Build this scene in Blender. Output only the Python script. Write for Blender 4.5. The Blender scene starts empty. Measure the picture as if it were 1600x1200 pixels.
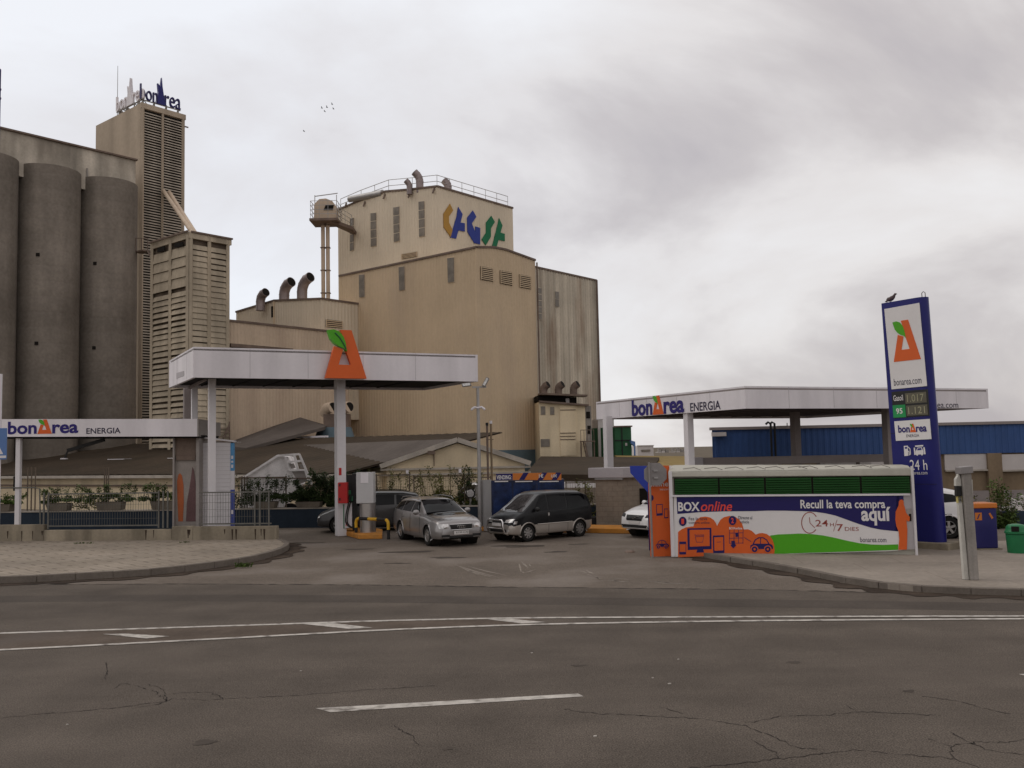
import bpy, bmesh, math, random
import numpy as np
from mathutils import Vector, Matrix
from mathutils.bvhtree import BVHTree

# ------------------------------------------------------------------ camera
SC = bpy.context.scene
COL = SC.collection
F, CX, CY, H = 1450.0, 800.0, 600.0, 3.1
PITCH, ROLL = math.atan(103 / F), 0.0205
CAM = Vector((0, 0, H))
FW = Vector((0, math.cos(PITCH), math.sin(PITCH)))
_u0 = Vector((0, -math.sin(PITCH), math.cos(PITCH)))
_r0 = Vector((1, 0, 0))
RT = _r0 * math.cos(ROLL) - _u0 * math.sin(ROLL)
UP = _u0 * math.cos(ROLL) + _r0 * math.sin(ROLL)
cd = bpy.data.cameras.new("camera")
cam = bpy.data.objects.new("camera", cd)
COL.objects.link(cam)
cd.sensor_fit = 'HORIZONTAL'
cd.sensor_width = 36
cd.lens = F / 1600 * 36
cd.clip_start, cd.clip_end = 0.1, 6000
m = Matrix((RT, UP, -FW)).transposed().to_4x4()
m.translation = CAM
cam.matrix_world = m
SC.camera = cam
SC.render.resolution_x, SC.render.resolution_y = 1024, 768

# ------------------------------------------------------------------ light
SUN_EL, SUN_AZ = math.radians(48), math.radians(-70)     # azimuth from +Y towards +X
wd = bpy.data.worlds.new("World")
SC.world = wd
wd.use_nodes = True
nt = wd.node_tree
nt.nodes.clear()
def wn(t, **kw):
    n = nt.nodes.new(t)
    for k, v in kw.items():
        setattr(n, k, v)
    return n
L = nt.links.new
out = wn('ShaderNodeOutputWorld')
bg = wn('ShaderNodeBackground')
bg.inputs['Strength'].default_value = 0.1
sky = wn('ShaderNodeTexSky', sky_type='NISHITA', sun_disc=False, sun_elevation=SUN_EL, sun_rotation=SUN_AZ)
tc = wn('ShaderNodeTexCoord')
sep = wn('ShaderNodeSeparateXYZ')
L(tc.outputs['Generated'], sep.inputs[0])
def wmath(op, a, b=None, clamp=False):
    n = wn('ShaderNodeMath', operation=op, use_clamp=clamp)
    for i, v in enumerate((a, b)):
        if v is None: continue
        if hasattr(v, 'links'): L(v, n.inputs[i])
        else: n.inputs[i].default_value = v
    return n.outputs[0]
zc = wmath('ADD', wmath('MAXIMUM', sep.outputs[2], 0.0), 0.55)
px_ = wmath('DIVIDE', sep.outputs[0], zc)
py_ = wmath('DIVIDE', sep.outputs[1], zc)
cmb = wn('ShaderNodeCombineXYZ')
L(px_, cmb.inputs[0]); L(py_, cmb.inputs[1])
n1 = wn('ShaderNodeTexNoise'); n1.inputs['Scale'].default_value = 1.9; n1.inputs['Detail'].default_value = 8; n1.inputs['Roughness'].default_value = .54
n1.inputs['Distortion'].default_value = .35
mp = wn('ShaderNodeMapping'); mp.inputs['Location'].default_value = (3.1, 0.55, 1.7); mp.inputs['Scale'].default_value = (.85, 1.1, 1)
L(cmb.outputs[0], mp.inputs[0]); L(mp.outputs[0], n1.inputs['Vector'])
# broad brightening of the cloud deck towards the upper left, where the sun sits behind it
sund = wn('ShaderNodeVectorMath', operation='DOT_PRODUCT')
L(tc.outputs['Generated'], sund.inputs[0])
_sd = Vector((-.52, .66, .54)).normalized()
sund.inputs[1].default_value = _sd
glow = wmath('POWER', wmath('MAXIMUM', sund.outputs['Value'], 0.0), 2.6)
bank = wn('ShaderNodeVectorMath', operation='DOT_PRODUCT')          # a heavier bank of cloud to the upper right
L(tc.outputs['Generated'], bank.inputs[0]); bank.inputs[1].default_value = Vector((.50, .80, .27)).normalized()
bk = wmath('POWER', wmath('MAXIMUM', bank.outputs['Value'], 0.0), 14.0)
dens = wmath('ADD', wmath('MULTIPLY', n1.outputs['Fac'], 1.28), -0.15)
dens = wmath('ADD', dens, wmath('MULTIPLY', glow, 0.28))
dens = wmath('SUBTRACT', dens, wmath('MULTIPLY', bk, 0.055))
blue = wn('ShaderNodeVectorMath', operation='DOT_PRODUCT')          # thinner, bluer cloud low on the left
L(tc.outputs['Generated'], blue.inputs[0]); blue.inputs[1].default_value = Vector((-.30, .93, .18)).normalized()
bl_ = wmath('MULTIPLY', wmath('POWER', wmath('MAXIMUM', blue.outputs['Value'], 0.0), 9.0), 0.75)
rmp = wn('ShaderNodeValToRGB')
el = rmp.color_ramp.elements
el[0].position, el[0].color = 0.30, (4.6, 4.25, 4.4, 1)
el[1].position, el[1].color = 0.80, (9.0, 8.95, 9.0, 1)
e = el.new(0.44); e.color = (5.95, 5.55, 5.5, 1)
e = el.new(0.57); e.color = (7.75, 7.4, 7.25, 1)
L(dens, rmp.inputs[0])
mix = wn('ShaderNodeMix', data_type='RGBA'); mix.inputs[0].default_value = 0.92
tint = wn('ShaderNodeMix', data_type='RGBA', blend_type='MULTIPLY'); L(bl_, tint.inputs[0])
L(rmp.outputs[0], tint.inputs[6]); tint.inputs[7].default_value = (.93, .965, 1.03, 1)
L(sky.outputs[0], mix.inputs[6]); L(tint.outputs[2], mix.inputs[7])
L(mix.outputs[2], bg.inputs['Color'])
L(bg.outputs[0], out.inputs[0])
sl = bpy.data.lights.new("sun", 'SUN')
sl.energy, sl.angle, sl.color = 0.5, math.radians(40), (1, .95, .88)
so = bpy.data.objects.new("sun", sl)
COL.objects.link(so)
_dir = Vector((math.sin(SUN_AZ) * math.cos(SUN_EL), math.cos(SUN_AZ) * math.cos(SUN_EL), math.sin(SUN_EL)))
so.rotation_euler = _dir.to_track_quat('Z', 'Y').to_euler()
so.location = (-30, 20, 60)
SC.view_settings.view_transform = 'Standard'
SC.view_settings.look = 'None'
SC.view_settings.exposure = 0.10
SC.view_settings.gamma = 1.0
SC.render.engine = 'CYCLES'

# ------------------------------------------------------------------ places
def ray(px, py):
    return FW + RT * ((px - CX) / F) + UP * ((CY - py) / F)
def at(px, py, Y):
    d = ray(px, py); return CAM + d * (Y / d.y)
def gnd(px, py, z=0.0):
    d = ray(px, py); return CAM + d * ((z - H) / d.z)
class Plane:
    """a vertical wall plane; u runs to the viewer's right, z up, n towards the viewer"""
    def __init__(s, P, ud):
        s.P = Vector((P[0], P[1], 0)); s.u = Vector((ud[0], ud[1], 0)).normalized()
        s.n = Vector((s.u.y, -s.u.x, 0))
    def hit(s, px, py):
        d = ray(px, py); t = (s.P - CAM).dot(s.n) / d.dot(s.n)
        q = CAM + d * t
        return (q - s.P).dot(s.u), q.z
    def pt(s, u, z, off=0.0):
        return s.P + s.u * u + Vector((0, 0, z)) + s.n * off
    def rect(s, x0, x1, yt, yb):
        ym, xm = (yt + yb) / 2, (x0 + x1) / 2
        return s.hit(x0, ym)[0], s.hit(x1, ym)[0], s.hit(xm, yb)[1], s.hit(xm, yt)[1]
    def off(s, o):
        return Plane(s.P + s.n * o, s.u)
def pdir(deg):
    a = math.radians(deg); return Vector((math.sin(a), math.cos(a), 0))
eR, eL = pdir(40), pdir(-50)          # axes of the mill
e1, e2 = pdir(65), pdir(-25)          # axes of the filling station

# ------------------------------------------------------------------ materials
MATS = {}
def pm(name, col, rough=.75, metal=0.0, var=.12, vs=1.5, streak=0.0, sscale=1.2, sz=.05, bump=0.0, bs=25.0, coat=0.0, spec=None, emit=0, grain=0.0, gscale=70, smap=None, dirt=None, dirtscale=.6, dirtamt=.5):
    mt = bpy.data.materials.new(name); mt.use_nodes = True
    t = mt.node_tree; N = t.nodes; K = t.links.new
    spec = spec if spec is not None else (.12 if rough > .55 else .3)
    b = N['Principled BSDF']
    b.inputs['Roughness'].default_value = rough
    b.inputs['Metallic'].default_value = metal
    b.inputs['Coat Weight'].default_value = coat
    b.inputs['Coat Roughness'].default_value = .06
    b.inputs['Specular IOR Level'].default_value = spec
    tcn = N.new('ShaderNodeTexCoord')
    def noise(scale, detail=4, mapscale=None):
        n = N.new('ShaderNodeTexNoise'); n.inputs['Scale'].default_value = scale; n.inputs['Detail'].default_value = detail
        if mapscale:
            mm = N.new('ShaderNodeMapping'); mm.inputs['Scale'].default_value = mapscale
            K(tcn.outputs['Object'], mm.inputs[0]); K(mm.outputs[0], n.inputs['Vector'])
        else:
            K(tcn.outputs['Object'], n.inputs['Vector'])
        return n.outputs['Fac']
    def rng(s, a, b2, lo=.3, hi=.7):
        r = N.new('ShaderNodeMapRange'); K(s, r.inputs[0])
        r.inputs[1].default_value, r.inputs[2].default_value, r.inputs[3].default_value, r.inputs[4].default_value = lo, hi, a, b2
        return r.outputs[0]
    def mul(a, b2):
        q = N.new('ShaderNodeMath'); q.operation = 'MULTIPLY'; K(a, q.inputs[0]); K(b2, q.inputs[1]); return q.outputs[0]
    fac = rng(noise(vs, 6), 1 - var, 1 + var)
    if var: fac = mul(fac, rng(noise(vs * 14, 3), 1 - var * .5, 1 + var * .5))
    if streak:
        fac = mul(fac, rng(noise(sscale, 4, smap or (1, 1, sz)), 1 - streak, 1 + streak * .35, .35, .65))
    if grain: fac = mul(fac, rng(noise(gscale, 2), 1 - grain, 1 + grain))
    vm = N.new('ShaderNodeVectorMath'); vm.operation = 'SCALE'
    vm.inputs[0].default_value = col[:3]; K(fac, vm.inputs['Scale'])
    colout = vm.outputs[0]
    if dirt:
        mx = N.new('ShaderNodeMix'); mx.data_type = 'RGBA'
        K(colout, mx.inputs[6]); mx.inputs[7].default_value = (*dirt, 1)
        K(rng(noise(dirtscale, 8, (1, 1, .35)), 0, dirtamt, .5, .72), mx.inputs[0]); colout = mx.outputs[2]
    K(colout, b.inputs['Base Color'])
    if emit:
        K(colout, b.inputs['Emission Color']); b.inputs['Emission Strength'].default_value = emit
    if bump:
        bp = N.new('ShaderNodeBump'); bp.inputs['Strength'].default_value = bump; bp.inputs['Distance'].default_value = .02
        K(noise(bs, 5), bp.inputs['Height']); K(bp.outputs[0], b.inputs['Normal'])
    MATS[name] = mt
    return mt
M = MATS

# ------------------------------------------------------------------ objects
XF = {}     # world matrix of every Empty
def tag(o, label=None, cat=None, group=None, kind=None):
    if label: o['label'] = label
    if cat: o['category'] = cat
    if group: o['group'] = group
    if kind: o['kind'] = kind
    return o
def thing(name, label, cat, loc=(0, 0, 0), rz=0.0, group=None):
    o = bpy.data.objects.new(name, None); COL.objects.link(o)
    o.empty_display_size = .2
    o.location = loc; o.rotation_euler = (0, 0, rz)
    XF[o.name] = Matrix.Translation(Vector(loc)) @ Matrix.Rotation(rz, 4, 'Z')
    return tag(o, label, cat, group)
def children(o):
    return [c for c in bpy.data.objects if c.parent == o]
def copy_tree(o, parent=None):
    c = o.copy(); COL.objects.link(c)
    if parent: c.parent = parent
    for ch in children(o): copy_tree(ch, c)
    return c

class MB:
    def __init__(s): s.V = []; s.Fc = []
    def add(s, vs, fs):
        b = len(s.V); s.V += [Vector(v) for v in vs]; s.Fc += [tuple(b + i for i in f) for f in fs]; return s
    def box(s, x0, x1, y0, y1, z0, z1):
        return s.add([(x0,y0,z0),(x1,y0,z0),(x1,y1,z0),(x0,y1,z0),(x0,y0,z1),(x1,y0,z1),(x1,y1,z1),(x0,y1,z1)],
                     [(3,2,1,0),(4,5,6,7),(0,1,5,4),(1,2,6,5),(2,3,7,6),(3,0,4,7)])
    def obox(s, c, ax, ay, az):
        c, ax, ay, az = map(Vector, (c, ax, ay, az))
        vs = [c + ax*i + ay*j + az*k for k in (-1,1) for (i,j) in ((-1,-1),(1,-1),(1,1),(-1,1))]
        return s.add(vs, [(3,2,1,0),(4,5,6,7),(0,1,5,4),(1,2,6,5),(2,3,7,6),(3,0,4,7)])
    def bar(s, p, q, w, h=None, upv=(0,0,1)):
        p, q = Vector(p), Vector(q); h = h or w
        d = q - p; a = d.normalized(); uu = Vector(upv)
        if abs(a.dot(uu)) > .95: uu = Vector((0,1,0))
        x = a.cross(uu).normalized(); y = x.cross(a)
        return s.obox((p+q)/2, x*w/2, d/2, y*h/2)
    def tube(s, p, q, r0, r1=None, n=10, cap=True):
        p, q = Vector(p), Vector(q); r1 = r0 if r1 is None else r1
        a = (q-p).normalized(); uu = Vector((0,0,1)) if abs(a.z) < .9 else Vector((1,0,0))
        x = a.cross(uu).normalized(); y = a.cross(x)
        vs = []
        for c, r in ((p, r0), (q, r1)):
            for i in range(n):
                t = 2*math.pi*i/n; vs.append(c + x*(r*math.cos(t)) + y*(r*math.sin(t)))
        fs = [(i, (i+1)%n, n+(i+1)%n, n+i) for i in range(n)]
        if cap: fs += [tuple(reversed(range(n))), tuple(range(n, 2*n))]
        return s.add(vs, fs)
    def pipe(s, pts, r, n=8, cap=True):
        pts = [Vector(p) for p in pts]; m = len(pts); rr = r if isinstance(r, (list, tuple)) else [r]*m
        vs = []; x = None
        for i in range(m):
            a = (pts[min(i+1, m-1)] - pts[max(i-1, 0)]).normalized()
            if x is None:
                uu = Vector((0,0,1)) if abs(a.z) < .9 else Vector((1,0,0)); x = a.cross(uu).normalized()
            x = (x - a*x.dot(a)).normalized(); y = a.cross(x)
            for k in range(n):
                t = 2*math.pi*k/n; vs.append(pts[i] + x*(rr[i]*math.cos(t)) + y*(rr[i]*math.sin(t)))
        fs = [(i*n+k, i*n+(k+1)%n, (i+1)*n+(k+1)%n, (i+1)*n+k) for i in range(m-1) for k in range(n)]
        if cap: fs += [tuple(reversed(range(n))), tuple(range((m-1)*n, m*n))]
        return s.add(vs, fs)
    def prism(s, poly, off):
        poly = [Vector(p) for p in poly]; off = Vector(off); n = len(poly)
        fs = [tuple(range(n)), tuple(reversed(range(n, 2*n)))] + [(i, n+i, n+(i+1)%n, (i+1)%n) for i in range(n)]
        return s.add(poly + [p+off for p in poly], fs)
    def lathe(s, c, prof, n=20, axis='z'):
        c = Vector(c); vs = []; k = len(prof)
        for i in range(n):
            t = 2*math.pi*i/n
            for r, h in prof:
                if axis == 'z': vs.append(c + Vector((r*math.cos(t), r*math.sin(t), h)))
                else: vs.append(c + Vector((r*math.cos(t), h, r*math.sin(t))))
        fs = [(i*k+j, ((i+1)%n)*k+j, ((i+1)%n)*k+j+1, i*k+j+1) for i in range(n) for j in range(k-1)]
        return s.add(vs, fs)
    def ell(s, c, rx, ry, rz, n=10, m=7):
        c = Vector(c); vs = []; fs = []
        for j in range(m+1):
            ph = math.pi*j/m
            for i in range(n):
                t = 2*math.pi*i/n
                vs.append(c + Vector((rx*math.sin(ph)*math.cos(t), ry*math.sin(ph)*math.sin(t), rz*math.cos(ph))))
        for j in range(m):
            for i in range(n): fs.append((j*n+i, (j+1)*n+i, (j+1)*n+(i+1)%n, j*n+(i+1)%n))
        return s.add(vs, fs)
    def build(s, name, mat, parent=None, smooth=False, origin=None, local=False, bevel=0.0, mats=None):
        """links the shapes as ONE mesh object; coordinates are world ones unless local"""
        me = bpy.data.meshes.new(name)
        if parent is not None:
            inv = Matrix.Identity(4) if local else XF[parent['xf'] if 'xf' in parent else parent.name].inverted()
        else:
            inv = Matrix.Translation(-Vector(origin)) if origin is not None else Matrix.Identity(4)
        V = [inv @ v for v in s.V]
        me.from_pydata([tuple(v) for v in V], [], s.Fc)
        bm = bmesh.new(); bm.from_mesh(me)
        bmesh.ops.remove_doubles(bm, verts=bm.verts, dist=1e-5)
        bmesh.ops.recalc_face_normals(bm, faces=bm.faces)
        bm.to_mesh(me); bm.free()
        o = bpy.data.objects.new(name, me); COL.objects.link(o)
        me.materials.append(mat if not isinstance(mat, str) else M[mat])
        if smooth:
            me.polygons.foreach_set('use_smooth', [True]*len(me.polygons))
            try: me.set_sharp_from_angle(angle=math.radians(38))
            except Exception: pass
        if parent is not None:
            o.parent = parent
            XF[o.name] = XF[parent['xf'] if 'xf' in parent else parent.name]     # parts sit at their thing's origin
        elif origin is not None:
            o.location = origin; XF[o.name] = Matrix.Translation(Vector(origin))
        else:
            XF[o.name] = Matrix.Identity(4)
        if bevel:
            bv = o.modifiers.new('bevel', 'BEVEL'); bv.width = bevel; bv.segments = 2; bv.limit_method = 'ANGLE'; bv.angle_limit = math.radians(50)
        return o
def structure(o):
    o['kind'] = 'structure'; return o

def pbox(mb, pl, u0, u1, z0, z1, o0, o1):
    """box on a wall plane from offset o0 (behind) to o1 (in front)"""
    a = pl.pt(u0, z0, o1); 
    return mb.prism([pl.pt(u0,z0,o1), pl.pt(u1,z0,o1), pl.pt(u1,z1,o1), pl.pt(u0,z1,o1)], pl.n*(o0-o1))
def ppoly(mb, pl, uz, o0, o1):
    return mb.prism([pl.pt(u, z, o1) for u, z in uz], pl.n*(o0-o1))
def pxpoly(mb, pl, pts, o0, o1):
    return ppoly(mb, pl, [pl.hit(*p) for p in pts], o0, o1)

_txt = {}
def text_geo(s, bold=0.0, shear=0.0):
    key = (s, bold, shear)
    if key not in _txt:
        cu = bpy.data.curves.new('lettering', 'FONT'); cu.body = s; cu.resolution_u = 3; cu.offset = bold; cu.shear = shear
        ob = bpy.data.objects.new('lettering', cu); COL.objects.link(ob)
        dg = bpy.context.evaluated_depsgraph_get()
        me = bpy.data.meshes.new_from_object(ob.evaluated_get(dg))
        _txt[key] = ([tuple(v.co) for v in me.vertices], [tuple(p.vertices) for p in me.polygons])
        bpy.data.objects.remove(ob); bpy.data.curves.remove(cu); bpy.data.meshes.remove(me)
    return _txt[key]
def add_text(mb, pl, s, u0, u1, z0, z1, off, bold=0.0, shear=0.0, thick=0.0):
    """text fitted to a rectangle of the wall plane"""
    vs, fs = text_geo(s, bold, shear)
    xs = [v[0] for v in vs]; ys = [v[1] for v in vs]
    ax, bx, ay, by = min(xs), max(xs), min(ys), max(ys)
    f = lambda v, o: pl.pt(u0 + (v[0]-ax)/(bx-ax)*(u1-u0), z0 + (v[1]-ay)/(by-ay)*(z1-z0), o)
    mb.add([f(v, off) for v in vs], fs)
    if thick:
        n = len(vs); cnt = {}
        for fc in fs:
            for i in range(len(fc)):
                k = (fc[i], fc[(i+1) % len(fc)]); cnt[k] = 1
        edges = [k for k in cnt if (k[1], k[0]) not in cnt]
        base = len(mb.V); mb.V += [f(v, off - thick) for v in vs]
        mb.Fc += [(base - n + a, base - n + b, base + b, base + a) for a, b in edges]
    return mb
A_OUT = [(0, 0), (.36, 1), (.70, 1), (1, 0)]
def add_A(mbo, mbg, pl, u0, u1, z0, z1, o0, o1):
    """orange letter A with a cut-out and a leaf in place of its upper left"""
    f = lambda x, y: (u0 + x*(u1-u0), z0 + y*(z1-z0))
    # outline with keyhole to the triangular hole
    pts = [(0,0),(1,0),(.66,1),(.38,1),(.52,.62),(.55,.52),(.63,.27),(.31,.27),(.39,.55),(.33,.60),(.21,.62)]
    pts = [(0,0),(1,0),(.64,1),(.37,1),(.50,.66),(.47,.655),(.62,.28),(.32,.28),(.43,.60),(.22,.66)]
    ppoly(mbo, pl, [f(*p) for p in pts], o0, o1)
    leaf = [(.06,.985),(.20,1.0),(.33,.96),(.43,.86),(.48,.74),(.50,.62),(.52,.55),(.45,.615),(.33,.65),(.22,.71),(.13,.80),(.09,.90)]
    ppoly(mbg, pl, [f(*p) for p in leaf], o0, o1 + max(.006, (o1-o0)*.3))
def wordmark(pl, u0, u1, z0, z1, off, parent, blue, thick=0.0, Ah=1.12):
    """'bon' + leaf A + 'rea' across u0..u1, z0..z1 being baseline and ascender"""
    w = u1-u0; h = z1-z0
    mb = MB()
    add_text(mb, pl, 'bon', u0, u0+.41*w, z0, z1, off, bold=.028, thick=thick)
    mb.build('lettering', blue, parent); mb = MB()
    add_text(mb, pl, 'rea', u0+.63*w, u1, z0, z0+.72*h, off, bold=.028, thick=thick)
    a = mb.build('lettering', blue, parent)
    mo, mg = MB(), MB()
    add_A(mo, mg, pl, u0+.42*w, u0+.625*w, z0, z0+Ah*h, off-.004-thick, off)
    b = mo.build('letter_emblem', 'orange_sign', parent)
    mg.build('leaf', 'green_sign', b)
    return a

def corr(mb, pl, u0, u1, z0, top, pitch=.33, d=.035, off=.0):
    """vertical ribbed sheet between u0 and u1; top is a number or a function of u"""
    tf = top if callable(top) else (lambda u: top)
    n = max(1, int(round((u1-u0)/pitch))); p = (u1-u0)/n
    us = []
    for i in range(n):
        b = u0 + i*p
        us += [(b, 0), (b+p*.35, 0), (b+p*.5, d), (b+p*.85, d)]
    us.append((u1, 0))
    vs = []
    for u, o in us: vs += [pl.pt(u, z0, off+o), pl.pt(u, tf(u), off+o)]
    return mb.add(vs, [(2*i, 2*i+2, 2*i+3, 2*i+1) for i in range(len(us)-1)])
def polyfn(pts):
    xs = [p[0] for p in pts]; ys = [p[1] for p in pts]
    return lambda u: float(np.interp(u, xs, ys))
def ribbon(mb, pts, w, z):
    pts = [Vector((p[0], p[1], z)) for p in pts]; vs = []
    for i, p in enumerate(pts):
        a = (pts[min(i+1, len(pts)-1)] - pts[max(i-1, 0)]).normalized(); x = Vector((-a.y, a.x, 0))
        ww = w[i] if isinstance(w, (list, tuple)) else w
        vs += [p + x*ww/2, p - x*ww/2]
    return mb.add(vs, [(2*i, 2*i+1, 2*i+3, 2*i+2) for i in range(len(pts)-1)])
def spline(pts, k=8):
    P = [Vector(p) for p in pts]; P = [P[0]*2-P[1]] + P + [P[-1]*2-P[-2]]; o = []
    for i in range(1, len(P)-2):
        a, b, c, d = P[i-1:i+3]
        for j in range(k):
            t = j/k
            o.append(.5*((2*b) + (c-a)*t + (2*a-5*b+4*c-d)*t*t + (3*b-a-3*c+d)*t**3))
    o.append(P[-2]); return o
# ------------------------------------------------------------------ the palette
pm('asphalt', (.108,.089,.073), .9, var=.16, vs=.8, grain=.5, gscale=55, streak=.13, sscale=.9, smap=(.05,1,1), bump=.35, bs=90, dirt=(.14,.116,.096), dirtscale=.25, dirtamt=.4)
pm('apron', (.15,.123,.10), .92, grain=.35, gscale=40, var=.15, vs=.35, bump=.25, bs=60, dirt=(.24,.21,.185), dirtscale=.35, dirtamt=.6)
pm('dirt', (.13,.105,.075), .95, var=.3, vs=.2, bump=.3)
pm('kerb_stone', (.165,.14,.118), .9, var=.2, vs=1.2, bump=.3, dirt=(.09,.075,.065), dirtscale=1.2, dirtamt=.7)
pm('road_paint', (.48,.445,.40), .8, var=.2, vs=6, dirt=(.12,.10,.085), dirtscale=5.0, dirtamt=.9)
pm('red_median', (.108,.083,.065), .95, var=.25, vs=1.0, dirt=(.10,.085,.075), dirtscale=.5, dirtamt=.7)
pm('crack_fill', (.035,.029,.026), .95, var=.3, vs=3)
pm('gutter_dirt', (.055,.040,.030), .95, var=.4, vs=1.5)
pm('wall_concrete', (.29,.248,.185), .9, var=.15, vs=.8, streak=.35, sscale=1.4, sz=.12, bump=.25, dirt=(.09,.075,.06), dirtscale=1.0, dirtamt=.45)
pm('silo_concrete', (.215,.185,.155), .92, var=.22, vs=.3, streak=.3, sscale=.5, sz=.06, bump=.15, bs=6, dirt=(.115,.095,.075), dirtscale=.22, dirtamt=.5)
pm('headhouse_concrete', (.50,.445,.37), .92, var=.15, vs=.5, streak=.45, sscale=.55, sz=.15, dirt=(.15,.125,.10), dirtscale=.35, dirtamt=.75)
pm('tower_concrete', (.47,.385,.295), .9, var=.1, vs=.2, streak=.25, sscale=.45, sz=.05)
pm('louvre_slat', (.46,.40,.33), .85, var=.12, vs=.6, streak=.2)
pm('louvre_beige', (.52,.44,.33), .85, var=.15, vs=.5, streak=.3, sscale=.9, sz=.1, dirt=(.25,.20,.15), dirtscale=.6, dirtamt=.5)
pm('dark_void', (.018,.015,.013), .9, var=.2)
pm('sheet_cream', (.67,.575,.445), .6, var=.06, vs=.3, streak=.08, sscale=.5, sz=.03)
pm('sheet_tan', (.575,.445,.30), .6, var=.07, vs=.25, streak=.07, sscale=.5, sz=.03, dirt=(.47,.365,.275), dirtscale=.2, dirtamt=.6)
pm('sheet_tan_stained', (.57,.45,.335), .65, var=.08, vs=.3, streak=.12, sscale=.8, sz=.02, dirt=(.40,.29,.22), dirtscale=.3, dirtamt=.6)
pm('sheet_rusty', (.54,.475,.38), .7, var=.12, vs=.3, streak=.4, sscale=1.0, sz=.02, dirt=(.22,.13,.08), dirtscale=.35, dirtamt=.8)
pm('roof_trim', (.17,.125,.10), .6, var=.2)
pm('old_pane', (.20,.175,.145), .4, var=.25, vs=2)
pm('cream_render', (.68,.565,.39), .85, var=.08, vs=.6, streak=.18, sscale=.9, sz=.1)
pm('fibre_roof', (.056,.041,.028), .95, var=.22, vs=.25, bump=.3, dirt=(.04,.032,.022), dirtscale=.3, dirtamt=.7)
pm('grey_roof', (.11,.092,.08), .9, var=.15, vs=.3, bump=.2)
pm('duct_metal', (.30,.245,.235), .5, .5, var=.2, vs=1, dirt=(.16,.09,.075), dirtscale=1, dirtamt=.6)
pm('galv', (.36,.345,.335), .45, .6, var=.12, vs=2)
pm('rail_grey', (.23,.215,.20), .55, .4, var=.12, vs=4)
pm('gate_steel', (.15,.145,.13), .6, .3, var=.15, vs=5)
pm('blue_base', (.115,.16,.185), .8, var=.1, vs=.6)
pm('logo_ochre', (.42,.235,.055), .6, var=.06)
pm('logo_blue', (.04,.06,.27), .6, var=.06)
pm('logo_green', (.022,.16,.075), .6, var=.06)
pm('fascia_white', (.74,.70,.72), .5, var=.04, vs=.7, streak=.12, sscale=1.2, sz=.1)
pm('column_white', (.70,.67,.68), .5, var=.05, vs=1, streak=.08)
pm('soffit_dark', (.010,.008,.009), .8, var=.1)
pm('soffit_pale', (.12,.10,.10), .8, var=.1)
pm('orange_sign', (.66,.115,.020), .45, var=.04, vs=1)
pm('green_sign', (.075,.36,.022), .45, var=.05, vs=1)
pm('green_bright', (.075,.37,.010), .4, var=.04, vs=.8)
pm('letter_blue', (.022,.014,.15), .45, var=.05)
pm('letter_dark', (.035,.03,.06), .5, var=.05)
pm('navy_sign', (.014,.010,.10), .4, var=.06, vs=.8)
pm('pylon_blue', (.016,.017,.145), .4, var=.06, vs=.5, coat=.05, spec=.25)
pm('pylon_face', (.026,.024,.20), .4, var=.06, vs=.5)
pm('white_sign', (.72,.69,.68), .45, var=.03, vs=1)
pm('red_line', (.30,.06,.045), .5)
pm('red_letter', (.75,.07,.05), .45)
pm('display_dark', (.02,.02,.02), .3)
pm('display_olive', (.115,.105,.075), .4, var=.12, vs=6)
pm('digit_glow', (.30,.285,.18), .5, emit=.08)
pm('green_label', (.02,.27,.08), .45)
pm('kiosk_cream', (.44,.42,.36), .6, var=.08, vs=1, dirt=(.28,.25,.2), dirtscale=.8, dirtamt=.45)
pm('green_louvre', (.016,.075,.016), .45, var=.12, vs=1)
pm('grey_panel', (.40,.37,.38), .5, var=.05)
pm('blue_panel', (.018,.04,.32), .45, var=.05)
pm('booth_white', (.68,.65,.66), .5, var=.04, vs=.8, streak=.06)
pm('booth_grey', (.32,.29,.27), .6, var=.08)
pm('steel_shiny', (.48,.45,.43), .28, .85, var=.1, vs=1.2)
pm('brushed_grey', (.50,.49,.49), .4, .3, var=.05)
pm('red_box', (.42,.018,.018), .4, var=.05)
pm('pump_green', (.018,.15,.06), .4, var=.05)
pm('yellow_paint', (.62,.35,.022), .5, var=.08, vs=6)
pm('black_paint', (.018,.017,.017), .5, var=.1)
pm('orange_kerb', (.50,.215,.045), .85, var=.2, vs=2, dirt=(.2,.13,.07), dirtscale=2, dirtamt=.6)
pm('hose_black', (.02,.02,.02), .5)
pm('poster_orange', (.42,.11,.035), .5)
pm('poster_brown', (.14,.075,.075), .5, var=.2)
pm('poster_pale', (.30,.265,.24), .5, var=.12, vs=2)
pm('strip_blue', (.10,.30,.55), .45)
pm('strip_navy', (.06,.085,.32), .45)
pm('wall_navy', (.030,.042,.060), .75, var=.15, vs=.8, streak=.15)
pm('coping', (.40,.36,.31), .8, var=.2)
pm('trough', (.17,.145,.115), .85, var=.2, vs=2)
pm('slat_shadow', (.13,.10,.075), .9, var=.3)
pm('mustard', (.26,.185,.065), .85, var=.15)
pm('leaf', (.070,.105,.026), .6, var=.55, vs=2.2)
pm('leaf_dark', (.040,.060,.022), .6, var=.5, vs=2.0)
pm('leaf_dry', (.125,.125,.035), .65, var=.5, vs=2.5)
pm('stem', (.10,.075,.05), .85, var=.2)
pm('splat_white', (.82,.79,.78), .7, var=.15, vs=1.4, dirt=(.3,.27,.25), dirtscale=1.1, dirtamt=.5)
pm('mesh_brown', (.17,.135,.105), .7, .2, var=.15)
pm('vend_navy', (.016,.022,.06), .25, var=.5, vs=1.6)
pm('vend_glow', (.010,.022,.075), .2, var=.6, vs=3)
pm('blue_shed', (.036,.085,.235), .55, var=.08, vs=.5, streak=.1)
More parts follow.
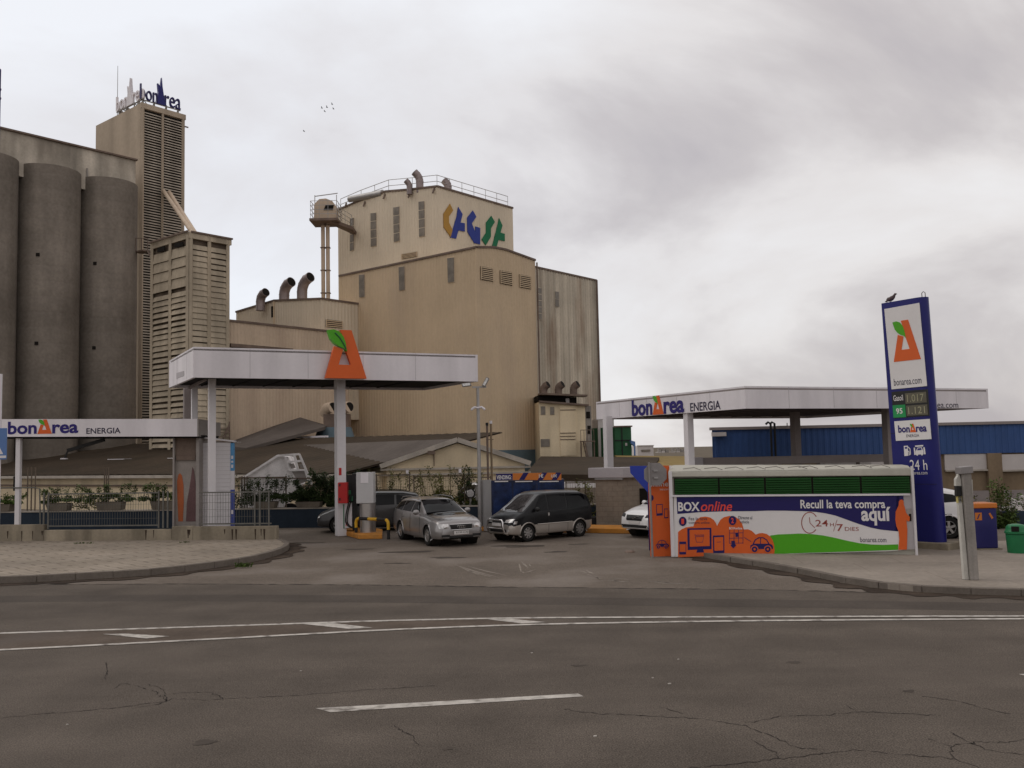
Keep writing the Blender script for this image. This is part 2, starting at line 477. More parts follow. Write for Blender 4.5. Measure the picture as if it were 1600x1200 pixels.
pm('brown_wall', (.235,.175,.115), .85, var=.12, vs=.5, streak=.12)
pm('pale_window', (.52,.48,.46), .4, var=.06)
pm('beam_grey', (.27,.235,.225), .7, var=.08)
pm('box_green', (.035,.115,.055), .6, var=.12)
pm('far_white', (.58,.54,.52), .8, var=.08)
pm('bin_green', (.018,.165,.062), .4, var=.1, vs=2)
pm('bin_navy', (.022,.020,.115), .45, var=.12, vs=2)
pm('bin_orange', (.56,.17,.03), .45, var=.06)
pm('post_grey', (.30,.275,.25), .75, var=.15, vs=1.5, streak=.2, sscale=5, sz=.1)
pm('post_white', (.52,.50,.45), .7, var=.12, vs=2)
pm('post_yellow', (.52,.44,.16), .6, var=.08)
pm('sign_back', (.27,.25,.245), .5, .4, var=.1, vs=2)
pm('sign_blue', (.11,.20,.42), .4, var=.04)
pm('pigeon_grey', (.12,.085,.085), .7, var=.25, vs=8)
pm('bird_dark', (.03,.028,.03), .8)
pm('car_grey', (.29,.275,.27), .28, .65, var=.03, coat=.5)
pm('car_black', (.006,.006,.007), .3, 0, var=.05, coat=.12, spec=.2)
pm('car_silver', (.46,.42,.38), .35, .55, var=.05, coat=.4)
pm('car_slate', (.06,.058,.058), .3, .4, var=.05, coat=.25)
pm('car_white', (.70,.68,.67), .3, 0, var=.03, coat=.6)
pm('car_glass', (.005,.005,.006), .06, 0, var=.2, spec=.16)
pm('car_glass_lit', (.055,.05,.05), .06, 0, var=.45, vs=1.6, spec=.7)
pm('trim_black', (.018,.017,.017), .55, var=.1)
pm('tyre', (.020,.019,.018), .9, var=.15)
pm('rim', (.36,.345,.335), .35, .7, var=.1)
pm('lamp_glass', (.55,.54,.53), .22, .6, var=.4, vs=9, coat=1)
pm('lamp_red', (.30,.015,.012), .15, var=.1, coat=1)
pm('chrome', (.62,.60,.59), .18, .95, var=.05)
pm('plate', (.60,.57,.55), .45, var=.05)
# pavement slabs: brick pattern with joints and grime
def tile_mat(name, c1, c2, mortar, sx, sy, ms, ang=0.0, rx=0.0):
    mt = pm(name, c1, .9, var=.18, vs=.5, bump=.2, bs=40)
    t = mt.node_tree; N = t.nodes; K = t.links.new
    b = N['Principled BSDF']; src = b.inputs['Base Color'].links[0].from_socket
    tcn = N.new('ShaderNodeTexCoord'); mm = N.new('ShaderNodeMapping'); mm.inputs['Rotation'].default_value = (rx, 0, ang)
    K(tcn.outputs['Object'], mm.inputs[0])
    br = N.new('ShaderNodeTexBrick'); br.inputs['Scale'].default_value = 1; br.inputs['Brick Width'].default_value = sx; br.inputs['Row Height'].default_value = sy
    br.inputs['Mortar Size'].default_value = ms; br.inputs['Color1'].default_value = (1,1,1,1); br.inputs['Color2'].default_value = (*c2, 1); br.inputs['Mortar'].default_value = (*mortar, 1)
    K(mm.outputs[0], br.inputs['Vector'])
    mx = N.new('ShaderNodeMix'); mx.data_type = 'RGBA'; mx.blend_type = 'MULTIPLY'; mx.inputs[0].default_value = 1
    K(src, mx.inputs[6]); K(br.outputs['Color'], mx.inputs[7]); K(mx.outputs[2], b.inputs['Base Color'])
    return mt
tile_mat('pavement_slabs', (.31,.265,.215), (.90,.89,.87), (.5,.47,.44), 1.1, .36, .028, math.radians(-48))
tile_mat('pavement_plain', (.27,.232,.195), (.95,.95,.94), (.8,.78,.76), 2.4, 1.6, .014, .1)
tile_mat('block_wall', (.27,.225,.18), (.95,.94,.93), (.8,.77,.74), .4, .2, .010, 0, math.radians(-90))
# ------------------------------------------------------------------ ground, roads, pavements
gm = MB().add([(-3000,-400,-.06),(3000,-400,-.06),(3000,5000,-.06),(-3000,5000,-.06)], [(0,1,2,3)])
structure(gm.build('ground', 'dirt'))
edge_px = [(-900,930),(-300,919),(0,914),(300,912.5),(560,914),(800,917.5),(1150,921),(1400,926.5),(1600,931),(1900,939),(2500,960)]
edge = [gnd(*p) for p in edge_px]
edge = [Vector((-70, edge[0].y+3, 0))] + edge + [Vector((70, edge[-1].y-4, 0))]
es = spline(edge, 6)
fm = MB().add([(-70,12,-.006),(70,12,-.006),(70,66,-.006),(-70,66,-.006)], [(0,1,2,3)])
structure(fm.build('forecourt', 'apron'))
rm = MB(); n = len(es)
rm.add([(p.x, p.y, 0) for p in es] + [(p.x, -30, 0) for p in es], [(i, i+n, i+n+1, i+1) for i in range(n-1)])
structure(rm.build('road', 'asphalt'))
# worn joint where the apron meets the carriageway
rnd = random.Random(4)
jm = MB(); seg = [p + Vector((0, rnd.uniform(-.025, .025), 0)) for p in spline(edge, 30)]
ribbon(jm, seg, [max(.01, .045 + rnd.uniform(-.04, .05)) for _ in seg], .004)
structure(jm.build('road_joint', 'crack_fill'))
# markings
low = spline([gnd(*p) for p in [(-700,1047),(-300,1030),(0,1016),(200,1006),(400,995.5),(600,985),(800,977.2),(1000,973),(1200,970.3),(1400,968.7),(1600,967.5),(1900,966.5),(2400,968)]], 6)
upp = spline([gnd(*p) for p in [(-700,1014),(-300,1001),(0,990),(200,983.5),(400,977),(600,970.5),(800,966.3),(1000,965),(1200,964.2),(1400,963.6),(1600,963.2),(1900,962.5),(2400,964)]], 6)
lm = MB(); ribbon(lm, low, .13, .009); ribbon(lm, upp, .13, .009)
structure(lm.build('road_line', 'road_paint'))
mm_ = MB()
k = 38
mm_.add([(p.x, p.y, .004) for p in low[:k]] + [(p.x, p.y, .004) for p in upp[:k]], [(i, i+1, k+i+1, k+i) for i in range(k-1)])
structure(mm_.build('road_median', 'red_median'))
for q in ([(160,990.5),(200,990),(265,994),(228,997.5)], [(470,974.5),(520,973.5),(582,980.5),(545,982.5)], [(762,967.5),(800,967),(853,972),(815,974)], [(-190,1004),(-140,1003),(-80,1008),(-120,1012)]):
    structure(MB().add([gnd(x, y, .010) for x, y in q], [(0,1,2,3)]).build('road_arrow', 'road_paint'))
dm = MB().add([gnd(x, y, .005) for x, y in [(493,1106.5),(516,1112.5),(912,1088),(903,1083.5)]], [(0,1,2,3)])
structure(dm.build('road_dash', 'road_paint'))
dm = MB().add([gnd(x, y, .005) for x, y in [(1592,1053.2),(1604,1056),(2050,1040),(2040,1036)]], [(0,1,2,3)])
structure(dm.build('road_dash', 'road_paint'))
# cracks in the asphalt, as they run over the carriageway
cracks = [[(0,1122),(60,1116),(140,1110),(200,1104),(262,1096),(270,1092),(320,1094),(400,1090),(470,1086),(560,1079),(680,1072)],
 [(262,1096),(240,1080),(215,1072),(190,1068),(178,1076)],[(262,1096),(256,1078),(232,1069)],[(262,1096),(235,1103),(205,1108)],
 [(165,1035),(168,1050),(164,1062)],[(350,1092),(330,1082),(290,1082),(270,1084)],
 [(1000,1118),(1070,1122),(1105,1124),(1165,1134),(1200,1148),(1245,1168),(1290,1172)],[(1165,1130),(1220,1120),(1300,1117),(1340,1112),(1400,1115),(1470,1118)],
 [(1050,1202),(1130,1196),(1215,1186),(1280,1178),(1335,1172),(1400,1178),(1490,1186),(1530,1200)],[(1175,1155),(1190,1165),(1212,1176),(1215,1186)],
 [(1490,1186),(1486,1166),(1525,1160),(1580,1160),(1602,1155)],[(1486,1166),(1450,1155)],[(1440,1088),(1500,1096),(1540,1108),(1580,1116)],
 [(1340,1112),(1322,1102)],[(615,1134),(645,1150),(655,1166)],[(1030,1104),(1068,1116)],[(880,1108),(940,1116),(1005,1118)],[(1485,1144),(1540,1172),(1605,1180)]]
cm = MB()
for c in cracks:
    pts = [gnd(*p) for p in c]; fine = []
    for a, b in zip(pts[:-1], pts[1:]):
        nn = max(2, int((b-a).length/.05))
        for i in range(nn): fine.append(a.lerp(b, i/nn) + Vector((rnd.uniform(-.018,.018), rnd.uniform(-.03,.03), 0)))
    fine.append(pts[-1])
    ribbon(cm, fine, [abs(rnd.gauss(.007,.008))+.002 for _ in fine], .003)
structure(cm.build('road_crack', 'crack_fill'))

def pavement(name, px, back, mat, kname, kh=.14):
    ks = spline([gnd(*p) for p in px], 8)
    pm_ = MB(); poly = [Vector((p.x, p.y, kh-.012)) for p in ks] + [Vector((*b, kh-.012)) for b in back]
    pm_.prism(poly, (0,0,-(kh+.03))); structure(pm_.build(name, mat))
    # kerb stones, each about a metre, a little uneven
    km = MB(); d = 0
    acc = [0]
    for a, b in zip(ks[:-1], ks[1:]): acc.append(acc[-1] + (b-a).length)
    def pos(s):
        i = max(0, min(len(ks)-2, int(np.searchsorted(acc, s))-1)); t = (s-acc[i])/max(1e-6, acc[i+1]-acc[i]); return ks[i].lerp(ks[i+1], t)
    s = 0
    cen = sum((Vector((*b, 0)) for b in back), Vector())/len(back)
    while s < acc[-1]-.05:
        e_ = min(s+.9, acc[-1]); a, b = pos(s+.006), pos(e_-.006); dd = (b-a).normalized(); nn_ = Vector((-dd.y, dd.x, 0))
        if nn_.dot(cen-a) < 0: nn_ = -nn_
        j = rnd.uniform(-.012,.012); hz = kh + rnd.uniform(-.006,.006)
        o = nn_*-.03 + nn_*j
        pl = [a+o, b+o, b+o+nn_*.17, a+o+nn_*.17]
        km.prism([Vector((q.x,q.y,hz)) for q in pl], (0,0,-(hz+.03)))
        s = e_
    structure(km.build(kname, 'kerb_stone', bevel=.012))
    g = MB(); off = []
    for i, p in enumerate(ks):
        dd = (ks[min(i+1,len(ks)-1)]-ks[max(i-1,0)]).normalized(); nn_ = Vector((-dd.y, dd.x, 0))
        if nn_.dot(cen-p) > 0: nn_ = -nn_
        off.append(p + nn_*.20)
    ribbon(g, off, [.55+.25*math.sin(i*.9)+rnd.uniform(-.1,.1) for i in range(len(off))], .0085)
    structure(g.build('gutter', 'gutter_dirt'))
W0, W1 = gnd(0, 853), gnd(432, 850.5)
WP = Plane(W0, (W1-W0)); wd_ = (W1-W0).normalized()
wl = W0 - wd_*30
pavement('pavement_by_wall', [(-900,938),(-400,924),(0,912),(120,906.5),(220,900.5),(300,892.5),(370,882.5),(420,872),(446,862),(451,856),(444,851.5),(437,849.5)],
         [(W1.x+.12, W1.y+.3), (wl.x, wl.y+.3)], 'pavement_slabs', 'kerb_by_wall', .18)
pavement('pavement_by_kiosk', [(1085,868),(1110,873),(1180,884.5),(1250,897),(1310,909.5),(1360,918),(1420,924.5),(1500,928.5),(1600,931.5),(1900,939),(2500,958)],
         [(40, 28.5), (11.5, 27.6), (5.6, 26.45)], 'pavement_plain', 'kerb_by_kiosk')

# ------------------------------------------------------------------ low front wall with its fence panels
w = thing('concrete_wall', 'low stained concrete wall with drip marks along the left pavement', 'wall', W0)
wm = MB()
uW1 = (W1-W0).length
u68, _ = WP.hit(68, 830); u228, _ = WP.hit(268, 826)
zt = WP.hit(200, 823)[1]
pbox(wm, WP, -30, u68, -.05, WP.hit(30, 820)[1], -.22, 0)
pbox(wm, WP, u68+.01, u228, -.05, zt-.10, -.22, 0)
pbox(wm, WP, u228+.01, uW1-3.1, -.05, zt, -.22, 0)
pbox(wm, WP, uW1-3.09, uW1, -.05, zt-.02, -.22, 0)
wm.build('wall', 'wall_concrete', w, bevel=.015)
st = MB(); r2 = random.Random(9)
for x in [12, 34, 51, 66, 228, 240, 294, 296, 351, 363, 369, 399, 408, 413]:
    u = WP.hit(x, 835)[0]; ww = r2.uniform(.02,.05); hh = r2.uniform(.25,.62)
    ppoly(st, WP, [(u-ww, zt-.12), (u+ww, zt-.12), (u+ww*.3, zt-hh), (u-ww*.3, zt-hh)], .001, .003)
st.build('drip_stain', 'gutter_dirt', w)

def mesh_panel(name, label, pl, x0, x1, yt, yb, posts, group=None, mat='gate_steel', cat='fence panel', vs=.1, hs=.25, pw=.05):
    u0, u1, z0, z1 = pl.rect(x0, x1, yt, yb)
    t = thing(name, label, cat, pl.pt((u0+u1)/2, z0), 0, group)
    f = MB()
    f.bar(pl.pt(u0, z1), pl.pt(u1, z1), .045); f.bar(pl.pt(u0, z0+.06), pl.pt(u1, z0+.06), .045)
    f.build('frame', mat, t)
    for px in posts:
        u = pl.hit(px, (yt+yb)/2)[0]
        MB().bar(pl.pt(u, z0-.04), pl.pt(u, z1+.06), pw).build('post', mat, t)
    g = MB(); u = u0+vs
    while u < u1-.02:
        g.bar(pl.pt(u, z0+.06), pl.pt(u, z1), .009); u += vs
    z = z0+.06+hs
    while z < z1-.03:
        g.bar(pl.pt(u0, z, .008), pl.pt(u1, z, .008), .009); z += hs
    g.build('wire_mesh', mat, t)
    return t
FP = WP.off(-.11)
mesh_panel('fence_panel', 'grey wire mesh gate panel on the wall under the low canopy', FP, 76, 248, 771, 824, [68.5, 75.5, 248, 255, 262])
mesh_panel('fence_panel', 'grey wire mesh panel on the wall in front of the white booth', FP, 311, 424, 769, 821, [398, 406, 420])
pf = MB(); 
pf.pipe([FP.pt(*FP.hit(*p)) for p in [(-70,763),(55,762),(62,764),(63,822)]], .025)
tag(pf.build('guard_rail', 'gate_steel', origin=FP.pt(*FP.hit(63,822))), 'bent grey pipe guard rail on the wall at the left edge', 'railing')

# ------------------------------------------------------------------ mill complex
def profile_building(name, label, pl, prof, depthdir, depth, mat, trim='roof_trim', corr_side=None, z0=-.05, pitch=.36, right=True, left_extra=None, cat='building', d=.024):
    """prism with its profile on plane pl (list of (u,z) along the top), extruded away by depthdir*depth; ribbed skins on the two seen faces"""
    t = thing(name, label, cat, pl.pt(prof[0][0], 0))
    core = MB(); poly = [pl.pt(prof[0][0]+.02, z0, -.02)] + [pl.pt(u + (.02 if i == 0 else (-.02 if i == len(prof)-1 else 0)), z-.02, -.02) for i, (u, z) in enumerate(prof)] + [pl.pt(prof[-1][0]-.02, z0, -.02)]
    core.prism(poly, depthdir*(depth-.04))
    corr(core, pl, prof[0][0], prof[-1][0], z0, polyfn(prof), pitch, d)
    t['xf'] = t.name
    side = None
    if corr_side == 'right':      # face running away from the right end
        side = Plane(pl.pt(prof[-1][0], 0), depthdir); corr(core, side, 0, depth, z0, prof[-1][1], pitch, d)
    elif corr_side == 'left':     # face running away to the left end
        side = Plane(pl.pt(prof[0][0], 0) + depthdir*depth, -depthdir); corr(core, side, 0, depth, z0, prof[0][1], pitch, d)
    core.build('wall', mat, t)
    tr = MB()
    for a, b in zip(prof[:-1], prof[1:]): tr.bar(pl.pt(*a, .04), pl.pt(*b, .04), .14, .16)
    if side:
        zz = prof[-1][1] if corr_side == 'right' else prof[0][1]
        tr.bar(side.pt(0, zz, .04), side.pt(depth, zz, .04), .14, .16)
    tr.build('roof_trim', trim, t)
    return t, side
def window_strip(pl, quad, parent, panes, off=.05, name='window'):
    """tall strip window: quad = top-left, top-right, bottom-right, bottom-left pixels"""
    p = [pl.hit(*q) for q in quad]
    f = MB(); ppoly(f, pl, p[::-1], -.02, off+.02); o = f.build(name, 'roof_trim' if panes == 0 else 'sheet_cream', parent)
    g = MB(); (a, b, c, dd) = p
    nn_ = max(1, panes)
    for i in range(nn_):
        t0, t1 = i/nn_ + .012, (i+1)/nn_ - .012
        L_ = lambda s, P, Q: (P[0]+(Q[0]-P[0])*s, P[1]+(Q[1]-P[1])*s)
        q = [L_(t0,a,dd), L_(t0,b,c), L_(t1,b,c), L_(t1,a,dd)]
        ppoly(g, pl, q[::-1], off, off+.05)
    g.build('pane', 'old_pane', o); return o
def louvre_vent(pl, quad, parent, nsl=7, name='vent'):
    p = [pl.hit(*q) for q in quad]; f = MB()
    ppoly(f, pl, p[::-1], 0, .06); o = f.build(name, 'dark_void', parent)
    g = MB(); (a, b, c, dd) = p
    for i in range(nsl):
        s = (i+.5)/nsl; za, zb = a[1]+(dd[1]-a[1])*s, b[1]+(c[1]-b[1])*s
        g.bar(pl.pt(a[0], za, .09), pl.pt(b[0], zb, .09), .07, abs(dd[1]-a[1])/nsl*.5)
    for k in (0, 1):
        u = a[0]+(b[0]-a[0])*k; g.bar(pl.pt(u, a[1]+(b[1]-a[1])*k, .1), pl.pt(u, dd[1]+(c[1]-dd[1])*k, .1), .07)
    g.build('slat', 'sheet_tan', o); return o
def cowl(parent, base, h, r, lean, mat='duct_metal', name='exhaust_duct', bend=.9):
    """goose-neck duct whose open mouth looks towards lean"""
    b = Vector(base); l = Vector(lean).normalized(); m_ = MB(); pts = [b, b+Vector((0,0,h*.45))]
    for k in range(1, 6):
        a = math.pi/2*bend*k/5; pts.append(b + Vector((0,0,h*.45)) + l*(h*.42*(1-math.cos(a))) + Vector((0,0,h*.42*math.sin(a))))
    dd = (pts[-1]-pts[-2]).normalized(); pts.append(pts[-1]+dd*r*.6)
    m_.pipe(pts, [r]*len(pts), 14); 
    for q in (1, 3, 5): m_.tube(pts[q]-(pts[q+1]-pts[q]).normalized()*.03, pts[q]+(pts[q+1]-pts[q]).normalized()*.03, r*1.05, n=14)
    o = m_.build(name, mat, parent, smooth=True)
    MB().tube(pts[-1]+dd*.005, pts[-1]+dd*.012, r*.9, n=14).build('duct_mouth', 'dark_void', o)
    return o

# CAGSA tower
C2 = at(683, 290, 80)
P2 = Plane(C2, -eL)                                   # left face, u=0 at the corner, negative to the left
top2 = [P2.hit(*p) for p in [(528,328),(560,314.5),(603,299),(640,296),(683,291)]]; top2[-1] = (0, top2[-1][1])
R2 = Plane(C2, eR); wR2 = R2.hit(801, 325)[0]
t2, _ = profile_building('mill_tower', 'cream ribbed upper mill tower with big coloured letters', P2, top2, eR, wR2, 'sheet_cream', corr_side='right')
for q in [[(548,341),(553.5,340),(553.5,391),(548,393)], [(580,333),(588.5,332),(589,384.5),(580.5,386)], [(615.5,324),(624.5,322.5),(625,377),(616.5,379)], [(655,315),(663.5,314),(664.5,369),(656,371)]]:
    window_strip(P2, q, t2, 4)
louvre_vent(P2, [(629,397),(652,393),(652,401),(629,405)], t2, 4)
S5 = 5.0; zx = lambda q: (640 + q[0]/5, 260 + q[1]/5)
lets = [('logo_ochre', [(310,293),(335,345),(302,392),(302,440),(330,498),(316,552),(262,475),(260,372)]),
        ('logo_blue', [(375,318),(409,375),(392,440),(426,445),(426,510),(376,500),(358,566),(314,556),(362,395)]),
        ('logo_blue', [(489,345),(516,395),(481,447),(508,515),(508,470),(546,482),(546,610),(500,600),(447,512),(444,403)]),
        ('logo_green', [(633,387),(661,435),(630,485),(630,550),(590,617),(558,572),(592,520),(592,440)]),
        ('logo_green', [(694,405),(720,463),(705,518),(738,528),(738,585),(690,574),(674,630),(640,628),(680,470)])]
for mt, pts in lets:
    g = MB(); pxpoly(g, R2, [zx(p) for p in pts], .045, .10); g.build('logo_letter', mt, t2)
# bird-cage railing along the roof edge
def railing(mb, pts, h=1.1, gap=1.6, r=.028, mids=2):
    for a, b in zip(pts[:-1], pts[1:]):
        a, b = Vector(a), Vector(b); n = max(1, int((b-a).length/gap))
        for i in range(n+1):
            q = a.lerp(b, i/n); mb.bar(q, q+Vector((0,0,h)), r*1.6)
        for k in range(1, mids+1):
            o = Vector((0,0,h*k/mids)); mb.bar(a+o, b+o, r*1.6)
rl = MB(); edge2 = [P2.pt(u, z+.05, -.35) for u, z in top2] 
edge2[-1] = C2*1; edge2[-1] = P2.pt(-.35, top2[-1][1]+.05, -.35)
railing(rl, edge2); railing(rl, [edge2[-1], R2.pt(wR2-.3, top2[-1][1]+.05, -.35)])
rl.build('railing', 'galv', t2)
for (x, y0), hh, rr, ln in [((640,297), 1.5, .26, (-1,-.2,0)), ((656,295), 2.3, .34, (-1,-.2,0)), ((700,297), 1.5, .34, (-1,0,0))]:
    b = at(x, y0, 81.8); cowl(t2, (b.x, b.y, b.z-.4), hh, rr, ln, bend=.55)
rs = MB(); a, b = at(546, 311.5, 87.2), at(598, 302, 84.8)
rs.pipe([a, b], [.30, .34], 12); rs.build('roof_duct', 'galv', t2, smooth=True)
for x, y in [(542,314),(571,312),(602,300),(641,298),(679,291)]:
    q = P2.hit(x, y+3); MB().bar(P2.pt(q[0], q[1], .05), P2.pt(q[0], q[1]-.5, .25), .12).build('bracket', 'roof_trim', t2)

# bucket elevator standing at its left end
be = at(509, 467, 84); base = Vector((be.x, be.y, 0))
t = thing('bucket_elevator', 'twin pipe bucket elevator with caged head platform beside the upper mill tower', 'elevator', base)
zt_ = at(509, 343, 84).z
for dx in (-.22, .22):
    m1 = MB(); m1.tube(base+Vector((dx,0,12)), base+Vector((dx,0,zt_)), .18, n=14); m1.build('leg_pipe', 'sheet_tan_stained', t, smooth=True)
z = 13.5
while z < zt_: MB().box(base.x-.44, base.x+.44, base.y-.22, base.y+.22, z, z+.08).build('pipe_clamp', 'roof_trim', t); z += 2.1
hd = MB(); hc = at(509, 329, 84); 
prof = [(-1.0,-1.0),(1.0,-1.0),(1.1,.2),(.7,.75),(.1,1.0),(-.5,.95),(-.95,.5)]
hd.prism([hc+Vector((x,-.5,z)) for x, z in prof], (0,1.0,0)); hd.build('elevator_head', 'sheet_tan_stained', t)
MB().prism([hc+Vector((x,-.54,z)) for x, z in [(-.1,-.1),(.75,-.1),(.85,.35),(.1,.4)]], (0,.03,0)).build('head_opening', 'dark_void', t)
pf_ = MB(); a = at(488, 347, 84); b = at(538, 352, 84); zf = at(509, 346, 84).z
pf_.box(a.x, base.x+1.4, base.y-1.3, base.y+1.3, zf-.22, zf)
pf_.prism([(base.x+.8, base.y-.9, zf), (base.x+.8, base.y+.9, zf), (b.x+.6, base.y+.9+3, zf-.25), (b.x+.6, base.y-.9+2, zf-.25)], (0,0,-.3))
pf_.build('platform', 'roof_trim', t)
rl = MB(); c4 = [(a.x+.1,base.y-1.25,zf),(base.x+1.3,base.y-1.25,zf),(base.x+1.3,base.y+1.25,zf),(a.x+.1,base.y+1.25,zf),(a.x+.1,base.y-1.25,zf)]
railing(rl, c4, 1.6, .75, .022, 4); railing(rl, [(base.x+1.3,base.y-.5,zf),(b.x+.3,base.y+2.2,zf-.1)], 1.2, 1.2, .022, 3)
rl.bar((hc.x-1,base.y,hc.z+1.35),(hc.x+1.1,base.y,hc.z+1.6),.07)
for dx in (-1, 1): rl.bar((hc.x+dx,base.y,zf),(hc.x+dx,base.y,hc.z+1.45),.06)
rl.build('railing', 'galv', t)

# lower block in front
C1 = at(745, 386, 72)
R1 = Plane(C1, eR); L1 = Plane(C1, -eL)
w1 = R1.hit(836, 407)[0]; z1 = R1.hit(836, 406.5)[1]
prof1 = [(0, R1.hit(745,386)[1]), R1.hit(770,386), R1.hit(790,390), (w1, z1)]
dL1 = -L1.hit(530, 424)[0]
t1, s1 = profile_building('mill_block', 'tall tan ribbed mill block with three louvre vents and narrow windows', R1, prof1, eL, dL1, 'sheet_tan', corr_side='left', pitch=.34)
LP1 = Plane(R1.pt(0, 0), -eL)
for q in [[(562,429.5),(570,428.5),(570.5,464),(562.5,465)], [(624,417.5),(632.5,416),(633,453),(625,454.5)], [(700,403.5),(710,402),(710.5,440.5),(701,442)]]:
    window_strip(LP1, q, t1, 1)
for q in [[(750.5,416),(769,419.5),(769.5,440),(751,437)], [(781,422.5),(799,425.5),(799.5,446.5),(781.5,443)], [(811,428.5),(828,432),(828.5,452),(811.5,449)]]:
    louvre_vent(R1, q, t1)
bb = MB(); zb1 = R1.hit(800, 703)[1]
pbox(bb, R1, .3, w1+.05, -.05, zb1, .0, .09); bb.build('base_band', 'blue_base', t1)
pp = MB()
for q in [(752,640),(838,460)]: pass
u, z = R1.hit(838, 430); pp.tube(R1.pt(w1+.12, 0, .1), R1.pt(w1+.12, z1-.2, .1), .07); pp.build('downpipe', 'roof_trim', t1)

# rusty streaked store on the right
R3 = Plane(at(836, 418, 84), eR); w3 = R3.hit(931.5, 438)[0]; z3 = R3.hit(931, 438)[1]
t3, _ = profile_building('mill_store', 'rust streaked ribbed store block at the right of the mill', R3, [(-2.0, z3), (w3, z3)], eL, 9.0, 'sheet_rusty', pitch=.42, d=.05)
window_strip(R3, [(838.5,449),(845,450),(845.5,500),(839,499)], t3, 5)
window_strip(R3, [(866,455),(872,456),(872.5,480),(866.5,479)], t3, 2)
MB().bar(R3.pt(w3-.05, 0, .1), R3.pt(w3-.05, z3, .1), .18).build('corner_trim', 'roof_trim', t3)

# cream annex with dark loft and cowls
PA = Plane(at(843, 650, 74), (1, .10)); 
t = thing('mill_annex', 'cream rendered annex with dark open loft and small windows at the mill', 'building', PA.pt(0,0))
ua, ub, _, _ = PA.rect(843, 915, 640, 700); zl, zr_ = PA.hit(844, 628)[1], PA.hit(915, 634)[1]
g = MB(); g.prism([PA.pt(ua,0), PA.pt(ub,0), PA.pt(ub,zr_), PA.pt(ua,zl)], -PA.n*5); g.build('wall', 'cream_render', t)
u9 = PA.hit(925, 650)[0]
g = MB(); g.prism([PA.pt(ub+.01,0,-.3), PA.pt(u9,0,-.3), PA.pt(u9,zr_,-.3), PA.pt(ub+.01,zr_,-.3)], -PA.n*4); g.build('stair_wall', 'post_grey', t)
g = MB(); zA, zB = PA.hit(844,617)[1], PA.hit(912,620)[1]
g.prism([PA.pt(ua,zl+.12,-.4), PA.pt(ub-.6,zr_+.12,-.4), PA.pt(ub-.6,zB,-.4), PA.pt(ua,zA,-.4)], -PA.n*3); g.build('loft', 'dark_void', t)
g = MB(); g.bar(PA.pt(ua,zl+.03,.12), PA.pt(u9-.3,zr_+.03,.12), .5, .14); g.bar(PA.pt(ua,zA+.06,.0), PA.pt(ub+.1,zB+.06,.0), 1.4, .14); g.build('roof_trim', 'roof_trim', t)
for x0, x1, y0, y1 in [(845,852,635,648),(859.5,866,636,648),(845,859,686,698)]:
    f = MB(); pbox(f, PA, *PA.rect(x0,x1,y0,y1), -.02, .05); f.build('window', 'old_pane', t)
for x0, x1, y0, y1 in [(917,923,643,653.5),(919,924,665,678)]:
    f = MB(); pbox(f, PA, *PA.rect(x0,x1,y0,y1), -.4, -.26); f.build('window', 'dark_void', t)
sh = MB(); pbox(sh, PA, *PA.rect(875,900,634,712), 0, .07); sh.build('shutter', 'cream_render', t)
for y in (640, 676, 681, 686): pbox(MB_ := MB(), PA, *PA.rect(875,899,y,y+1.1), .05, .12); MB_.build('ledge', 'roof_trim', t)
wf = MB(); pbox(wf, PA, *PA.rect(885,890.5,622,630.5), -.4, -.32); wf.build('loft_window', 'far_white', t)
for x in (852, 875, 899):
    b = PA.pt(PA.hit(x,617)[0], zA, -.8); cowl(t, b, .95, .30, (.8,-.45,0), 'roof_trim', bend=.75)
sc = MB()
a, b = PA.pt(PA.hit(905,690)[0], PA.hit(905,690)[1], .8), PA.pt(PA.hit(925,678)[0], PA.hit(905,690)[1], .8)
sc.bar(a, b, 1.0, .08); sc.bar(a+Vector((0,0,.9)), b+Vector((0,0,.9)), .05)
for k in (0,.25,.5,.75,1): q = a.lerp(b,k); sc.bar(q, q+Vector((0,0,.9)), .04)
s0, s1_ = PA.pt(PA.hit(908,694)[0], a.z, 1.0), PA.pt(PA.hit(919,716)[0], .6, 1.0)
for o in (0, .7): sc.bar(s0+PA.n*o, s1_+PA.n*o, .08, .2)
for k in range(9): q = s0.lerp(s1_, k/8); sc.bar(q, q+PA.n*.7, .2, .04)
sc.bar(a, (a.x, a.y, 0), .1); sc.bar(b, (b.x, b.y, 0), .1); sc.build('stair', 'roof_trim', t)

# left boxes of the mill
C4 = at(502, 466, 78); P4 = Plane(C4, -eL); R4 = Plane(C4, eR)
prof4 = [P4.hit(*p) for p in [(369,487.5),(429,469.5),(502,466.5)]]; prof4[-1] = (0, prof4[-1][1])
t4, _ = profile_building('mill_annex', 'cream ribbed roof box with three goose neck exhausts', P4, prof4, eR, 4.4, 'sheet_cream', corr_side='right', z0=6)
louvre_vent(R4, [(509,499),(534,502),(534,513),(509,511)], t4, 4)
u, z = P4.hit(427, 487); f = MB(); pbox(f, P4, u-.25, u+.25, z-.5, z+.5, 0, .05); f.build('hatch', 'dark_void', t4)
for x, yb, yt, rr in [(407,475,458,.40),(444,469,443,.46),(472,468,436,.46)]:
    b = at(x, yb, 82.5); cowl(t4, (b.x,b.y,b.z-.6), (yb-yt)*.0569*1.22+.55, rr, (.75,-.66,0))
pp = MB(); pp.bar(P4.pt(P4.hit(429,480)[0], 9, .06), P4.pt(P4.hit(429,480)[0], prof4[1][1]-.1, .06), .12); pp.build('downpipe', 'sheet_tan', t4)
C5 = at(505, 517, 76); P5 = Plane(C5, eR)
uL, uR_ = P5.hit(352, 500)[0], P5.hit(545, 600)[0]
z5 = P5.hit(430, 508.5)[1]
